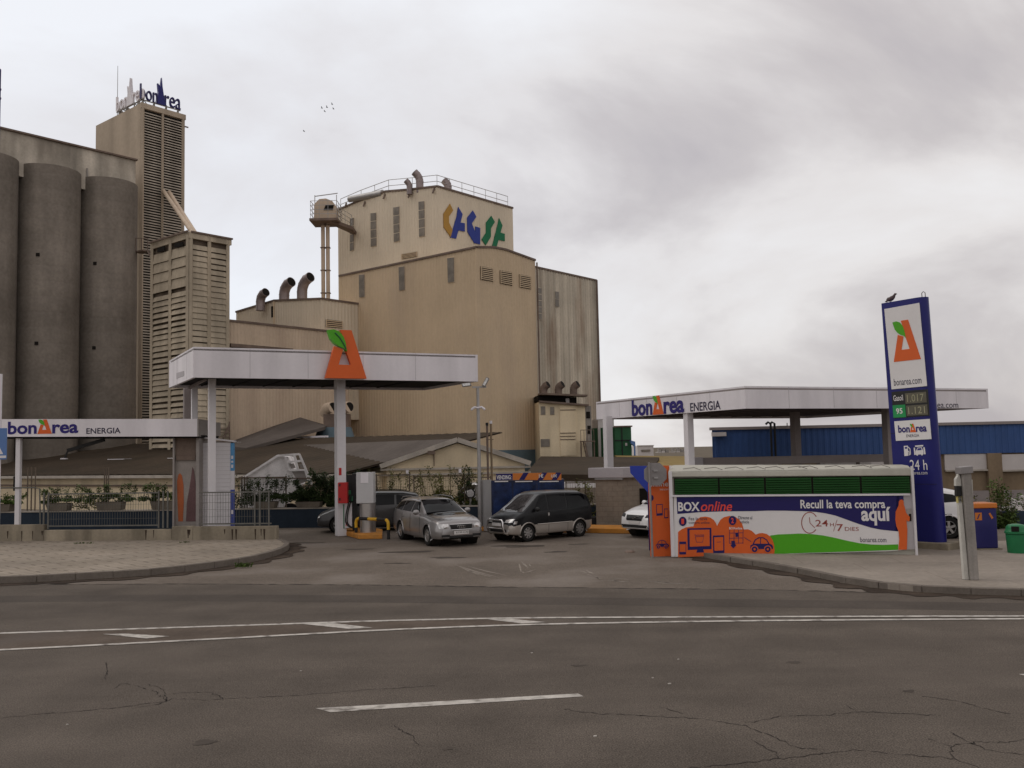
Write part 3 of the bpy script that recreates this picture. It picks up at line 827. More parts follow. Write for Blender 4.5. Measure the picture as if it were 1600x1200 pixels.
t5, _ = profile_building('mill_hall', 'long tan ribbed mill hall behind the tall canopy', P5, [(uL, z5), (uR_, z5)], eL, 3.5, 'sheet_tan_stained', pitch=.30, d=.03)
sv = MB(); pbox(sv, P5, P5.hit(355,541)[0], P5.hit(452,545)[0], P5.hit(400,546)[1], P5.hit(400,541)[1], 0, .5); sv.build('ledge', 'roof_trim', t5)
# steep lean-to roof and the fan unit against the hall
lt = MB(); q = [at(365,686,71.5), at(469,652,72.8), at(482,656,72.8), at(510,664,70), at(507,667,67), at(384,700,62), at(365,698,62)]
lt.prism(q, (0,0,-.22)); tag(lt.build('conveyor_roof', 'grey_roof', origin=q[5]), 'sagging brown lean-to roof against the mill hall wall', 'roof')
t = thing('fan_unit', 'round mouthed fan housing on a blue cone behind the tall canopy column', 'fan', at(520,690,70))
cb = at(523, 668, 70)
MB().lathe((cb.x,cb.y,0), [(1.65, at(523,694,70).z), (1.25, cb.z), (0,cb.z)], 18).build('cone', 'blue_base', t)
g = MB(); g.box(cb.x-.75, cb.x+1.1, cb.y-.5, cb.y+.7, cb.z-.2, cb.z+1.0); g.build('housing', 'roof_trim', t)
for dx, hh in ((-.3, 1.0), (.95, 1.0)):
    o = MB().pipe([(cb.x+dx-.5,cb.y,cb.z+hh),(cb.x+dx-.2,cb.y-.3,cb.z+hh+.45),(cb.x+dx+.3,cb.y-.7,cb.z+hh+.5)], .42, 14).build('duct', 'sheet_tan_stained', t, smooth=True)
    MB().tube((cb.x+dx+.3,cb.y-.7,cb.z+hh+.5),(cb.x+dx+.31,cb.y-.71,cb.z+hh+.5), .36, n=14).build('duct_mouth', 'dark_void', o)

# slatted tan tower
C6 = at(296, 362, 66); L6 = Plane(C6, -eL); R6 = Plane(C6, eR)
dl6, dr6 = -L6.hit(240,380)[0], R6.hit(355,372)[0]; z6 = L6.hit(296,363)[1]
t = thing('slat_tower', 'tan cooling tower clad in weathered horizontal slats beside the silos', 'tower', (C6.x, C6.y, 0)); t6 = t
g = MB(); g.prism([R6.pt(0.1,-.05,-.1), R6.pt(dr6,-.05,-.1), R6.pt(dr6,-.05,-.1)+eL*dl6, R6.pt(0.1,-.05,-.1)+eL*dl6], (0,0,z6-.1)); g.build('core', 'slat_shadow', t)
r3 = random.Random(3)
def slats(pl, u0, u1, zb, zt_, hh, gap_fn, mat, nm='slat_panel', tilt=.10):
    s = MB(); z = zb
    while z < zt_-hh*.6:
        gp = gap_fn(z)
        s.prism([pl.pt(u0,z,.02+tilt), pl.pt(u1,z+r3.uniform(-.02,.02),.02+tilt), pl.pt(u1,z+hh*(1-gp),.02), pl.pt(u0,z+hh*(1-gp),.02)], -pl.n*.05)
        z += hh
    return s.build(nm, mat, t)
um = -dl6*.48
for a, b in ((-dl6+.08, um-.06), (um+.06, -.1)):
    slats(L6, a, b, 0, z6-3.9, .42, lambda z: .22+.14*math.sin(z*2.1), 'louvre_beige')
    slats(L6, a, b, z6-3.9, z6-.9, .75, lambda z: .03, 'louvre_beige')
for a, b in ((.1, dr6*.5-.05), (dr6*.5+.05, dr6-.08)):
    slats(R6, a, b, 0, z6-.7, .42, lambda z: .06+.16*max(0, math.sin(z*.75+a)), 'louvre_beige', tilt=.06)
g = MB()
for u in (-dl6, um, -.05): g.bar(L6.pt(u,0,.1), L6.pt(u,z6-.2,.1), .2)
for u in (.07, dr6*.5, dr6): g.bar(R6.pt(u,0,.1), R6.pt(u,z6-.2,.1), .2)
g.build('corner_post', 'louvre_beige', t)
g = MB(); g.prism([R6.pt(-.1,z6-.45,.2), R6.pt(dr6+.25,z6-.45,.2), R6.pt(dr6+.25,z6-.45,.2)+eL*(dl6+.5), R6.pt(-.1,z6-.45,.2)+eL*(dl6+.5)], (0,0,.45)); 
g.build('roof_cap', 'louvre_beige', t)
g = MB(); g.bar(L6.pt(-dl6-.2,z6+.02,.25), L6.pt(.2,z6+.02,.25), .12); g.bar(R6.pt(0,z6+.02,.25), R6.pt(dr6+.3,z6+.02,.25), .12); g.build('roof_trim', 'roof_trim', t)
for q in ([(249,388),(260,385),(260,392.5),(249,395)], [(275.5,381),(289,378.5),(289,385),(275.5,387.5)]):
    g = MB(); pxpoly(g, L6, q[::-1], .1, .17); g.build('window', 'dark_void', t)
g = MB()
for k in range(7):
    x = 337+k*1.5; g.bar(R6.pt(dr6*.72, 3.2+.32*k, .3), R6.pt(dr6*.72+.9-.0*k, 3.2+.32*k, .3), .06)
g.bar(R6.pt(dr6*.62,3.0,.3), R6.pt(dr6*.62+1.2,5.4,.3), .09); g.bar(R6.pt(dr6*.62+1.2,3.6,.3), R6.pt(dr6*.62+1.2,5.6,.3), .07); g.build('stair', 'roof_trim', t)

# concrete tower with the roof lettering
C7 = at(219, 160.5, 80); L7 = Plane(C7, -eL); R7 = Plane(C7, eR)
dl7, dr7 = -L7.hit(150,185)[0], R7.hit(287,180)[0]; z7 = L7.hit(219,161)[1]
t = thing('concrete_tower', 'tall square concrete tower with louvred face rising behind the silos', 'tower', (C7.x, C7.y, 0)); t7 = t
g = MB(); g.prism([R7.pt(0,-.05), R7.pt(dr7,-.05), R7.pt(dr7,-.05)+eL*dl7, R7.pt(0,-.05)+eL*dl7], (0,0,z7+.0)); g.build('wall', 'tower_concrete', t)
zp = R7.hit(252,178)[1]
g = MB(); pbox(g, R7, -.02, dr7+.1, zp, z7+.03, .0, .22); g.build('parapet', 'tower_concrete', t)
g = MB(); pbox(g, R7, .28, dr7-.2, 4, zp-.05, 0, .03); g.build('louvre_recess', 'dark_void', t)
for a, b in ((.3, dr7*.47), (dr7*.47+.2, dr7-.22)):
    slats(R7, a, b, 4, zp-.1, .24, lambda z: .38, 'louvre_slat', 'louvre_panel', .12)
g = MB(); g.bar(R7.pt(dr7*.47+.1,4,.14), R7.pt(dr7*.47+.1,zp,.14), .16); g.bar(R7.pt(.15,4,.1), R7.pt(.15,zp,.1), .28); g.bar(R7.pt(dr7-.1,4,.1), R7.pt(dr7-.1,zp,.1), .22); g.build('mullion', 'tower_concrete', t)
MB().bar(R7.pt(dr7,zp-.6,.1), R7.pt(dr7+.4,zp-.6,.1), .1).build('bracket', 'roof_trim', t)
# roof signs: three lettered faces on stilts
def roof_sign(label, pl, u0, u1, z0, hgt, mat, matA, flip=False):
    s = thing('roof_sign', label, 'roof sign', pl.pt((u0+u1)/2, z0-.7), 0, 'lettered roof signs on the concrete tower')
    g = MB(); w = u1-u0
    a, b, c, d_ = (u0, u0+.42*w, u0+.6*w, u1) if not flip else (u1, u0+.58*w, u0+.4*w, u0)
    add_text(g, pl, 'bon', a, b, z0, z0+hgt, .0, .0, thick=.2); g.build('lettering', mat, s)
    g = MB(); add_text(g, pl, 'rea', c, d_, z0, z0+hgt*.72, .0, .0, thick=.2); g.build('lettering', mat, s)
    g = MB(); m0 = (b+c)/2; k = 1 if not flip else -1
    g.prism([pl.pt(m0+k*x*w*.13, z0+y*hgt, 0) for x, y in [(-1.0,0),(-.55,.8),(-.7,1.35),(-.2,1.15),(0.05,1.8),(.2,1.2),(.75,0)]], -pl.n*.25)
    g.build('letter_emblem', matA, s)
    g = MB()
    for k in (.08, .35, .65, .95):
        u = u0+w*k; g.bar(pl.pt(u, z0-.8, -.12), pl.pt(u, z0+.1, -.12), .09); g.bar(pl.pt(u, z0+.1, -.12), pl.pt(u, z0-.8, -.9), .06)
    g.bar(pl.pt(u0, z0-.02, -.1), pl.pt(u1, z0-.02, -.1), .09); g.build('stilt', 'rail_grey', s)
    return s
zS = z7+.45
SP1 = Plane(C7 + eL*2.1 - Vector((0,0,0)), -eL); SP1 = Plane(L7.pt(-2.2,0,-.3), -eL)
roof_sign('pale lettered roof sign along the left edge of the tower', Plane(L7.pt(-5.0,0,-.3), -eL), 0, 4.9, zS+.1, 1.4, 'fascia_white', 'fascia_white')
roof_sign('navy lettered roof sign along the right edge of the tower', Plane(R7.pt(.2,0,-.3), eR), 0, dr7-.3, zS+.1, 1.4, 'navy_sign', 'pylon_blue')
roof_sign('grey reversed roof sign seen from behind at the rear of the tower', Plane(R7.pt(.3,0,-4.6), eR), 0.2, dr7-.2, zS-.45, 1.6, 'post_grey', 'post_grey', True)
am = MB(); a = at(183.5, 162, 86); am.tube((a.x,a.y,z7), (a.x,a.y,at(183.5,103,86).z), .035, .02, 6)
tag(am.build('antenna_mast', 'rail_grey', origin=(a.x,a.y,z7)), 'thin whip antenna mast on the roof of the concrete tower', 'antenna')

# grain chutes from the tower to the slatted one
t = thing('grain_chute', 'pair of slanting pipes running down from tower to slatted tower', 'pipe', R6.pt(.6, z6))
for o in (0, .55):
    m_ = MB(); a = R7.pt(dr7*.5+o, R7.hit(256,300)[1], .3); b = R6.pt(.9+o*.4, z6+.1, -.9)
    m_.pipe([a, b], .17, 10); m_.build('pipe', 'sheet_tan_stained', t, smooth=True)

# silos and the headhouse gallery on them
A8 = at(212, 250, 77); P8 = Plane(A8, eR); z8 = P8.hit(212,251)[1]; zb8 = P8.hit(100,268)[1]-1.1
t = thing('silo_gallery', 'stained concrete gallery running along the tops of the silos', 'building', P8.pt(0, 0))
g = MB(); g.prism([P8.pt(-30,zb8), P8.pt(0,zb8), P8.pt(0,z8), P8.pt(-30,z8)], eL*4.5); g.build('wall', 'headhouse_concrete', t)
MB().bar(P8.pt(-30,z8+.05,.05), P8.pt(.1,z8+.05,.05), .3, .14).build('roof_trim', 'roof_trim', t)
for q in ([(183,281),(188,282),(188,286),(183,285)], [(197,285.5),(204,287),(204,292.5),(197,291)]):
    g = MB(); pxpoly(g, P8, q[::-1], 0, .04); g.build('window', 'dark_void', t)
u = P8.hit(135.5,270)[0]; g = MB(); g.tube(P8.pt(u, zb8, .08), P8.pt(u, z8-1.6, .08), .06); g.build('downpipe', 'post_grey', t)
rr = 2.40; uc0 = P8.hit(174,400)[0]
proto = None
labs = ['rightmost tall round concrete silo standing next to the louvred tower', 'middle tall round concrete silo between two others', 'leftmost tall round concrete silo cut by the picture edge', 'tall round concrete silo outside the left picture edge']
for k in range(3):
    c = P8.pt(uc0 - k*4.78, 0, -.9)
    s = thing('silo', labs[k], 'silo', c, 0, 'row of concrete grain silos')
    g = MB(); zt8 = P8.hit(172,290)[1]+.3
    prof = []; z = -.05
    while z < zt8: prof += [(rr, z), (rr, min(zt8, z+1.18)), (rr-.004, min(zt8, z+1.2))]; z += 1.2
    prof += [(rr, zt8), (0, zt8+.05)]
    g.lathe(c, prof, 56); g.build('shell', 'silo_concrete', s, smooth=True)
    for hz in ((P8.hit(172,418)[1], .15), (P8.hit(172,547)[1], .22)):
        a = math.radians(-90 + (12 if k else 4)); d = Vector((math.cos(a), math.sin(a), 0)); x = Vector((-d.y, d.x, 0))
        MB().obox(c + d*rr + Vector((0,0,hz[0])), x*.13, d*.05, Vector((0,0,.13))).build('port', 'dark_void', s)
    if k < 2:
        q = c - eR*2.39; f = (CAM-q); f.z = 0; f.normalize()
        MB().tube(q+f*.9, q+f*.9+Vector((0,0,zt8-6*k)), .06).build('downpipe', 'post_grey', s)
# service ladder cage between silo and louvred tower
g = MB(); a = at(230,392,76); b = at(240,412,74)
for o in (0, .7): g.bar(a+Vector((0,o,0)), b+Vector((0,o,0)), .07)
for k in range(8): q = a.lerp(b, k/7); g.bar(q, q+Vector((0,.7,0)), .05)
g.bar(a, a+Vector((-1.0,.6,0)), .8, .1)
for o in (0,.5,1): g.bar(a+Vector((-1+o,.1,0)), a+Vector((-1+o,.1,1.1)), .05)
g.bar(a+Vector((-1,.1,1.1)), a+Vector((0,.1,1.1)), .05)
tag(g.build('service_stair', 'roof_trim', origin=a), 'small steel service stair between the silo and slatted tower', 'stair')
# ------------------------------------------------------------------ low sheds behind the forecourt
E0, E1 = at(-40, 740, 62), at(545, 741, 45.5); zE = 2.12
SP = Plane(E0, (E1-E0)); sL = ((E1-E0)*Vector((1,1,0))).length
back = Vector((SP.n.x, SP.n.y, 0))*-1
t = thing('low_shed', 'long low cream shed with a brown fibre cement roof behind the planters', 'building', SP.pt(sL/2, 0))
g = MB(); g.prism([SP.pt(-22,-.05), SP.pt(sL,-.05), SP.pt(sL,zE-.05), SP.pt(-22,zE-.05)], -SP.n*13); g.build('wall', 'cream_render', t)
g = MB(); rise = 2.1; run = 14.5; nrm = Vector((0,0,1))
# corrugated fibre roof: ribs run down the slope
nu = int((sL+22)/.35); vs = []; 
for i in range(nu+1):
    u = -22+(sL+22)*i/nu; o = .03*(i % 2)
    vs += [SP.pt(u, zE+.02+o, .45), SP.pt(u, zE+rise+o, -run)]
g.add(vs, [(2*i,2*i+2,2*i+3,2*i+1) for i in range(nu)])
g.prism([SP.pt(-22,zE-.04,.44), SP.pt(sL,zE-.04,.44), SP.pt(sL,zE+rise-.06,-run), SP.pt(-22,zE+rise-.06,-run)], (0,0,.05))
g.build('roof', 'fibre_roof', t)
g = MB(); g.bar(SP.pt(-22,zE-.10,.5), SP.pt(sL,zE-.10,.5), .16, .16); g.build('gutter', 'coping', t)
g = MB(); g.bar(SP.pt(-22,zE-.62,.1), SP.pt(sL,zE-.62,.1), .12, .10); g.build('pipe_run', 'roof_trim', t)
g = MB(); g.bar(SP.pt(2, zE+rise+.1, -run-.2), SP.pt(sL*.55, zE+rise+.1, -run-.2), .2, .12); g.build('ridge_cap', 'fascia_white', t)
for x, y in ((200,716),(100,718)):
    q = ray(x, y); a = SP.pt(SP.hit(x,y)[0]-3, zE+.9, -5.2)
    MB().bar(a, a+SP.u*1.5-SP.n*.8, .12, .04).build('roof_light', 'fascia_white', t)
# gabled store
GP = Plane(at(600, 727, 47.5), (1, .015))
gu0, gz0 = GP.hit(598, 727.5); gu1, gz1 = GP.hit(826, 727); gua, gza = GP.hit(715, 690); gz = (gz0+gz1)/2
rdir = pdir(-38)
t = thing('gabled_store', 'cream gable ended store with grey roof behind the parked cars', 'building', GP.pt(gua, 0))
g = MB(); g.prism([GP.pt(gu0+.2,-.05), GP.pt(gu1-.2,-.05), GP.pt(gu1-.2,gz), GP.pt(gua,gza-.08), GP.pt(gu0+.2,gz)], rdir*24); g.build('wall', 'cream_render', t)
g = MB()
for a, b in (((gu0-.1,gz-.03),(gua,gza+.04)), ((gu1+.1,gz-.03),(gua,gza+.04))):
    g.prism([GP.pt(*a,.15), GP.pt(*b,.15), GP.pt(b[0],b[1]+.1,.15), GP.pt(a[0],a[1]+.1,.15)], rdir*24.4)
g.build('roof', 'grey_roof', t)
g = MB()
for a, b in (((gu0-.1,gz+.03),(gua,gza+.10)), ((gu1+.1,gz+.03),(gua,gza+.10))): g.bar(GP.pt(*a,.2), GP.pt(*b,.2), .10, .24)
g.build('verge_trim', 'coping', t)
g = MB()
for dz, hh in ((-.14,.10),(-.42,.08)): g.bar(GP.pt(gu0-.1,gz+dz,.08), GP.pt(gu1+.1,gz+dz,.08), .14, hh)
g.build('cornice', 'coping', t)
u, z = GP.hit(675, 707); g = MB(); g.obox(GP.pt(u,z,.35), GP.u*.18, GP.n*.12, Vector((0,0,.09))); g.bar(GP.pt(u,z,.0), GP.pt(u,z,.3), .05); g.bar(GP.pt(u+.1,z,.03), GP.pt(u+.1,gz,.03), .04)
g.build('floodlight', 'roof_trim', t)
for x in (637, 719):
    u = GP.hit(x,731)[0]; MB().obox(GP.pt(u,gz-.28,.16), GP.u*.07, GP.n*.07, Vector((0,0,.09))).build('wall_lamp', 'fascia_white', t)
# brown roofs to the right of it
def slab_roof(name, label, pts, mat, th=.25, cat='building', wallmat='cream_render', base=0):
    t = thing(name, label, cat, (pts[0].x, pts[0].y, base))
    MB().prism(pts, (0,0,-th)).build('roof', mat, t)
    lo = [Vector((p.x,p.y,p.z-th-.01)) for p in pts]
    c = sum(lo, Vector())/len(lo); lo = [c+(p-c)*.97 for p in lo]
    b = [Vector((p.x,p.y,base-.05)) for p in lo]; n = len(lo)
    MB().add(lo+b, [tuple(range(n)), tuple(reversed(range(n,2*n)))]+[(i,(i+1)%n,n+(i+1)%n,n+i) for i in range(n)]).build('wall', wallmat, t)
    return t
slab_roof('low_shed', 'low shed with broad brown roof to the left of the white right canopy', [at(820,741,50), at(1015,742,50), at(1030,714.5,66), at(845,713,70)], 'fibre_roof', wallmat='block_wall')
slab_roof('low_shed', 'low shed with a mustard coloured roof edge beyond the right canopy', [at(985,727,58), at(1085,728,58), at(1085,713,74), at(960,711.5,76)], 'mustard', wallmat='block_wall')
gw = at(880, 752, 49); 
g = MB(); g.bar(at(880,757.5,48.5), at(945,757.5,48.5), .12, .30); g.build('sign_strip', 'white_sign', origin=at(880,757.5,48.5)); tag(bpy.data.objects['sign_strip'], 'narrow white strip sign on the shed wall behind the van', 'sign')

# far right: blue topped warehouse
BP = Plane(at(1112, 672, 46.5), (1, -.03))
bu0, bz1 = BP.hit(1112, 672); _, bz0 = BP.hit(1550, 708); bl = 45
t = thing('warehouse', 'long low warehouse with ribbed blue upper cladding on the right', 'building', BP.pt(0, 0))
g = MB(); g.prism([BP.pt(bu0,-.05,-.1), BP.pt(bl,-.05,-.1), BP.pt(bl,bz0-.01,-.1), BP.pt(bu0,bz0-.01,-.1)], Vector((3.2,10,0))); g.build('wall', 'brown_wall', t)
g = MB(); corr(g, BP, bu0, bl, bz0, bz1, .30, .03, .05); g.prism([BP.pt(bu0,bz0,.03), BP.pt(bl,bz0,.03), BP.pt(bl,bz1-.03,.03), BP.pt(bu0,bz1-.03,.03)], Vector((3.2,10.5,0))); g.build('cladding', 'blue_shed', t)
g = MB(); g.bar(BP.pt(bu0-.1,bz1+.06,.05), BP.pt(bl,bz1+.06,.05), .3, .14); g.build('roof_trim', 'beam_grey', t)
MB().obox(BP.pt(bu0+.3,bz1-.22,.25), BP.u*.35, BP.n*.12, Vector((0,0,.10))).build('wall_lamp', 'far_white', t)
for x0, x1 in ((1476,1544.5),(1563,1622),(1640,1700),(1400,1458),(1330,1384)):
    f = MB(); pbox(f, BP, *BP.rect(x0,x1,709.5,734), -.1, .02); o = f.build('window', 'pale_window', t)
    f = MB(); u0,u1,z0,z1 = BP.rect(x0,x1,709.5,734); f.bar(BP.pt(u0,z0-.03,.05), BP.pt(u1,z0-.03,.05), .16, .08); f.build('sill', 'coping', o)
f = MB(); pbox(f, BP, bu0, bl, 0, .62, -.1, .12); f.build('base_band', 'beam_grey', t)
for x in (1553.5, 1631):
    u = BP.hit(x, 740)[0]; MB().bar(BP.pt(u,0,.02), BP.pt(u,bz0,.02), .7, .25).build('pilaster', 'brown_wall', t)
for x in (1200.5, 1206.5):
    u = BP.hit(x,690)[0]; za = BP.hit(x,662)[1]
    MB().pipe([BP.pt(u,0,.6), BP.pt(u,za,.6), BP.pt(u-.12,za+.06,.6), BP.pt(u-.24,za-.04,.6)], .055, 8).build('vent_pipe', 'trim_black', t)
u, z = BP.hit(1230, 667); g = MB(); g.bar(BP.pt(u,bz1,0), BP.pt(u,z+.2,0), .04); g.bar(BP.pt(u-.5,z+.05,0), BP.pt(u+.5,z+.05,0), .03)
for k in (-.4,-.1,.2): g.bar(BP.pt(u+k,z+.05,-.3), BP.pt(u+k,z+.05,.3), .025)
g.build('antenna', 'rail_grey', t)

# things beyond the right canopy
def hut(name, label, x0, x1, yt, Y, mat, depth, roofmat, cat='building', sidedir=(0,1), zb=-.05):
    pl = Plane(at((x0+x1)/2, yt, Y), (1, .0)); u0 = pl.hit(x0, yt)[0]; u1 = pl.hit(x1, yt)[0]; z = at((x0+x1)/2, yt, Y).z
    t = thing(name, label, cat, pl.pt(0, 0))
    MB().prism([pl.pt(u0,zb), pl.pt(u1,zb), pl.pt(u1,z), pl.pt(u0,z)], Vector((*sidedir,0)).normalized()*depth).build('wall', mat, t)
    g = MB(); g.bar(pl.pt(u0-.1,z+.04,.06), pl.pt(u1+.1,z+.04,.06), .15, .12); g.build('roof_trim', roofmat, t)
    return t, pl
t, pl = hut('white_annex', 'pale annex wall beside the mill seen left of the white canopy column', 934, 959, 653, 80, 'far_white', 6, 'far_white')
f = MB(); pbox(f, pl, *pl.rect(955.5,958.5,688,700), 0, .06); f.build('window', 'roof_trim', t)
t, pl = hut('green_tower', 'square dark green metal kiosk tower beyond the right canopy', 960.5, 986, 667, 78, 'box_green', 4, 'roof_trim', 'tower', (-.5,1))
f = MB(); f.bar(pl.pt(pl.hit(972,690)[0],0,.05), pl.pt(pl.hit(972,690)[0],at(972,667,78).z,.05), .08); f.bar(pl.pt(pl.hit(960.5,690)[0],pl.hit(970,688)[1],.05), pl.pt(pl.hit(986,690)[0],pl.hit(970,688)[1],.05), .08); f.build('frame', 'trim_black', t)
f = MB(); pbox(f, pl, *pl.rect(977,980,692,696.5), 0, .05); f.build('notice', 'far_white', t)
g = MB(); a = at(985.5,688,77); g.prism([a, at(992.5,690,77), at(993,697,77), at(991,697,77), at(986,693,77)], (0,.8,0)); g.bar(at(991.5,697,77), Vector((at(991.5,697,77).x,77,0)), .12)
tag(g.build('chute', 'sign_blue', origin=(a.x, 77, 0)), 'small blue discharge chute at the side of the green tower', 'chute')
t, pl = hut('white_block', 'distant flat roofed white block beyond the sheds', 996, 1021, 696.5, 150, 'far_white', 8, 'far_white')
f = MB(); f.bar(pl.pt(pl.hit(1002,704)[0],pl.hit(1002,704)[1],.05), pl.pt(pl.hit(1016,704)[0],pl.hit(1002,704)[1],.05), .3); f.build('window', 'old_pane', t)
rr_ = random.Random(7)
for k, (x, y, ww) in enumerate([(1031,706.5,5),(1037,705,4),(1043,708,7),(1052,706,6),(1060,705.5,5),(1067,707.5,6)]):
    pl = Plane(at(x, y, 520), (1,0)); c = at(x, y, 520); ww_ = ww*520/F
    t = thing('apartment_block', ['tiny pale distant apartment block, leftmost on the skyline', 'tiny slim distant tower block, second on the skyline', 'tiny broad distant block, third on the skyline', 'tiny distant block, fourth on the skyline', 'tiny distant block, fifth on the skyline beside the canopy column', 'tiny distant block, rightmost on the skyline by the canopy column'][k], 'building', pl.pt(0,0), 0, 'distant blocks on the skyline')
    MB().prism([pl.pt(-ww_/2,-.1), pl.pt(ww_/2,-.1), pl.pt(ww_/2,c.z), pl.pt(-ww_/2,c.z)], (0,10,0)).build('wall', 'far_white', t)
    MB().box(c.x-.5,c.x+1.2,522,525,c.z,c.z+2).build('roof_hut', 'post_grey', t)

# ------------------------------------------------------------------ tall canopy over the pumps (left)
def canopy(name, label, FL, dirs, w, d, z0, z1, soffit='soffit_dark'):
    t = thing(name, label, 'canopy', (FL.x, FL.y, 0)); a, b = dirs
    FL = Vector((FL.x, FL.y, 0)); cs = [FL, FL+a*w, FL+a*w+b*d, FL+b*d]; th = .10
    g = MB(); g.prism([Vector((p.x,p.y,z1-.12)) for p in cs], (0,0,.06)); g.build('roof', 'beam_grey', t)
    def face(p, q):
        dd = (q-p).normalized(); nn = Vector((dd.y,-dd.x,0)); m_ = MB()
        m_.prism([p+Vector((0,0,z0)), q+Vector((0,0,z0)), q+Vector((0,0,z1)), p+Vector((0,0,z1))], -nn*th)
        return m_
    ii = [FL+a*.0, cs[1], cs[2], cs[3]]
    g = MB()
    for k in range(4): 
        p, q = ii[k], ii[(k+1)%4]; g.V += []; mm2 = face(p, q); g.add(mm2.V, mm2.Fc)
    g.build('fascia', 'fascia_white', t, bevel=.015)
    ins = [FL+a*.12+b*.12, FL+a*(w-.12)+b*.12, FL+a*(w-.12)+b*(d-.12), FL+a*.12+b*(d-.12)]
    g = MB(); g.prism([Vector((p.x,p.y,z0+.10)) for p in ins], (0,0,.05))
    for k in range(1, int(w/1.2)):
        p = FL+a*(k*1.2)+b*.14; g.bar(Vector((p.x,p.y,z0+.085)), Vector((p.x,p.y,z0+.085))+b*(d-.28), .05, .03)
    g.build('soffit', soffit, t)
    for p, dd, ln in ((FL, a, w), (FL+b*d, -b, d)):          # joints between the fascia sheets
        nn = Vector((dd.y, -dd.x, 0)); k = 1.9
        while k < ln-.6:
            q = p+dd*k+nn*.001; MB().bar(q+Vector((0,0,z0+.02)), q+Vector((0,0,z1-.02)), .012, .006).build('fascia_joint', 'grey_panel', t); k += 2.05
    return t
FLc, FRc = at(302, 588, 31.7), at(747, 597.5, 36.3); aA = (FRc-FLc); aA.z = 0; wA = aA.length; aA.normalize(); bA = pdir(-29)
zA0, zA1 = 5.80, 6.86
tA = canopy('pump_canopy', 'tall white canopy over the pumps carrying the orange letter', FLc, (aA, bA), wA, 5.2, zA0, zA1)
FA = Plane(FLc, aA); dA = Vector((FLc.x, FLc.y, 0))
SAl = Plane(dA + bA*5.2, -bA)
g = MB(); pxpoly(g, SAl, [(276,583),(288,579.5),(288,587),(276,592)][::-1], .002, .012); g.build('vent_plate', 'grey_panel', tA)
u0, u1, z0, z1 = FA.rect(505.5, 569.5, 517, 592)
em = thing('letter_emblem', 'big orange letter A with green leaf on the canopy front', 'emblem', FA.pt((u0+u1)/2, z0, .1))
mo, mg = MB(), MB(); add_A(mo, mg, FA, u0, u1, z0, z1, .06, .26); mo.build('letter', 'orange_sign', em); mg.build('leaf', 'green_bright', em)
lv = MB(); w_, h_ = u1-u0, z1-z0
lv.pipe([FA.pt(u0+x*w_, z0+y*h_, .335) for x, y in ((.22,.93),(.33,.84),(.42,.72),(.49,.6))], .022, 6); lv.build('leaf_vein', 'box_green', em)
def column(tp, x, Y, w, zt, mat='column_white', d=None, z0=0):
    a = at(x, 700, Y); d = d or w
    g = MB(); g.obox((a.x, Y, (zt+z0)/2), aA*w/2, bA*d/2, Vector((0,0,(zt-z0)/2))); return g.build('column', mat, tp, bevel=.01), Vector((a.x, Y, 0))
column(tA, 331, 33.6, .24, zA0+.1)
c2, pc2 = column(tA, 531.5, 35.4, .34, zA0+.1)
column(tA, 303.5, 36.3, .22, zA0+.1); column(tA, 292, 37.2, .26, zA0+.1, 'beam_grey')
g = MB(); a = at(296,606,36.3); b = at(322,592,33.6); g.bar(a, b, .08, .1); g.build('brace', 'beam_grey', tA)
CPl = Plane(pc2 - bA*.17, aA)
for q, mt in (((532.5,538,731,742.5),'red_box'),):
    g = MB(); pbox(g, CPl, *CPl.rect(529.5,533.5,731,742.5), .0, .012); g.build('red_notice', mt, tA)

# low canopy at the left edge
B0, B1 = Vector((at(-420,700,33.95).x, 33.95, 0)), Vector((at(308,682,33.95).x, 33.95, 0))
BPn = Plane(B0, B1-B0); lB = (B1-B0).length; uB = lambda x: BPn.hit(x, 670)[0]
zbl, ztl = BPn.hit(2,682.5)[1], BPn.hit(2,655)[1]; zbr, ztr = BPn.hit(306,682)[1], BPn.hit(306,654.5)[1]
kz = lambda u, a, b: a+(b-a)*(u-uB(2))/(uB(306)-uB(2))
tB = thing('low_canopy', 'low white canopy with blue lettering beyond the left wall', 'canopy', BPn.pt(lB/2, 0))
g = MB(); g.prism([BPn.pt(0,kz(0,zbl,zbr)), BPn.pt(lB,zbr), BPn.pt(lB,ztr), BPn.pt(0,kz(0,ztl,ztr))], -BPn.n*.10); g.build('fascia', 'fascia_white', tB)
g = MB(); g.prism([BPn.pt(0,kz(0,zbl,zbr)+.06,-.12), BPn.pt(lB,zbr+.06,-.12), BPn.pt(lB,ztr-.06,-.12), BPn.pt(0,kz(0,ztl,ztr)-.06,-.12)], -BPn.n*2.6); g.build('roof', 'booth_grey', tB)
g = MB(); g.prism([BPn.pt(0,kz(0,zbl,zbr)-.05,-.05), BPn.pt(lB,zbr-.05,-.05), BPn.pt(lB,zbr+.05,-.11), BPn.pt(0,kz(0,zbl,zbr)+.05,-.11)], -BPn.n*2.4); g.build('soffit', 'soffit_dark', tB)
sB = Plane(BPn.pt(lB,0), (-.12,1)); g = MB(); pbox(g, sB, .0, 2.3, zbr+.0, ztr-.0, 0, .05); g.build('end_panel', 'booth_grey', tB)
wordmark(BPn, uB(12.5), uB(122.5), BPn.hit(60,678)[1], BPn.hit(60,658)[1], .012, tB, 'letter_blue')
g = MB(); add_text(g, BPn, 'ENERGIA', *BPn.rect(135,188.5,668.5,677.5), .008, .015); g.build('lettering', 'letter_dark', tB)
for x, w_ in ((27,.16), (-180,.16)):
    a = at(x, 750, 34.1); g = MB(); g.box(a.x-w_/2, a.x+w_/2, 34.1, 34.1+w_, 0, zbl+.2); g.build('column', 'column_white', tB)
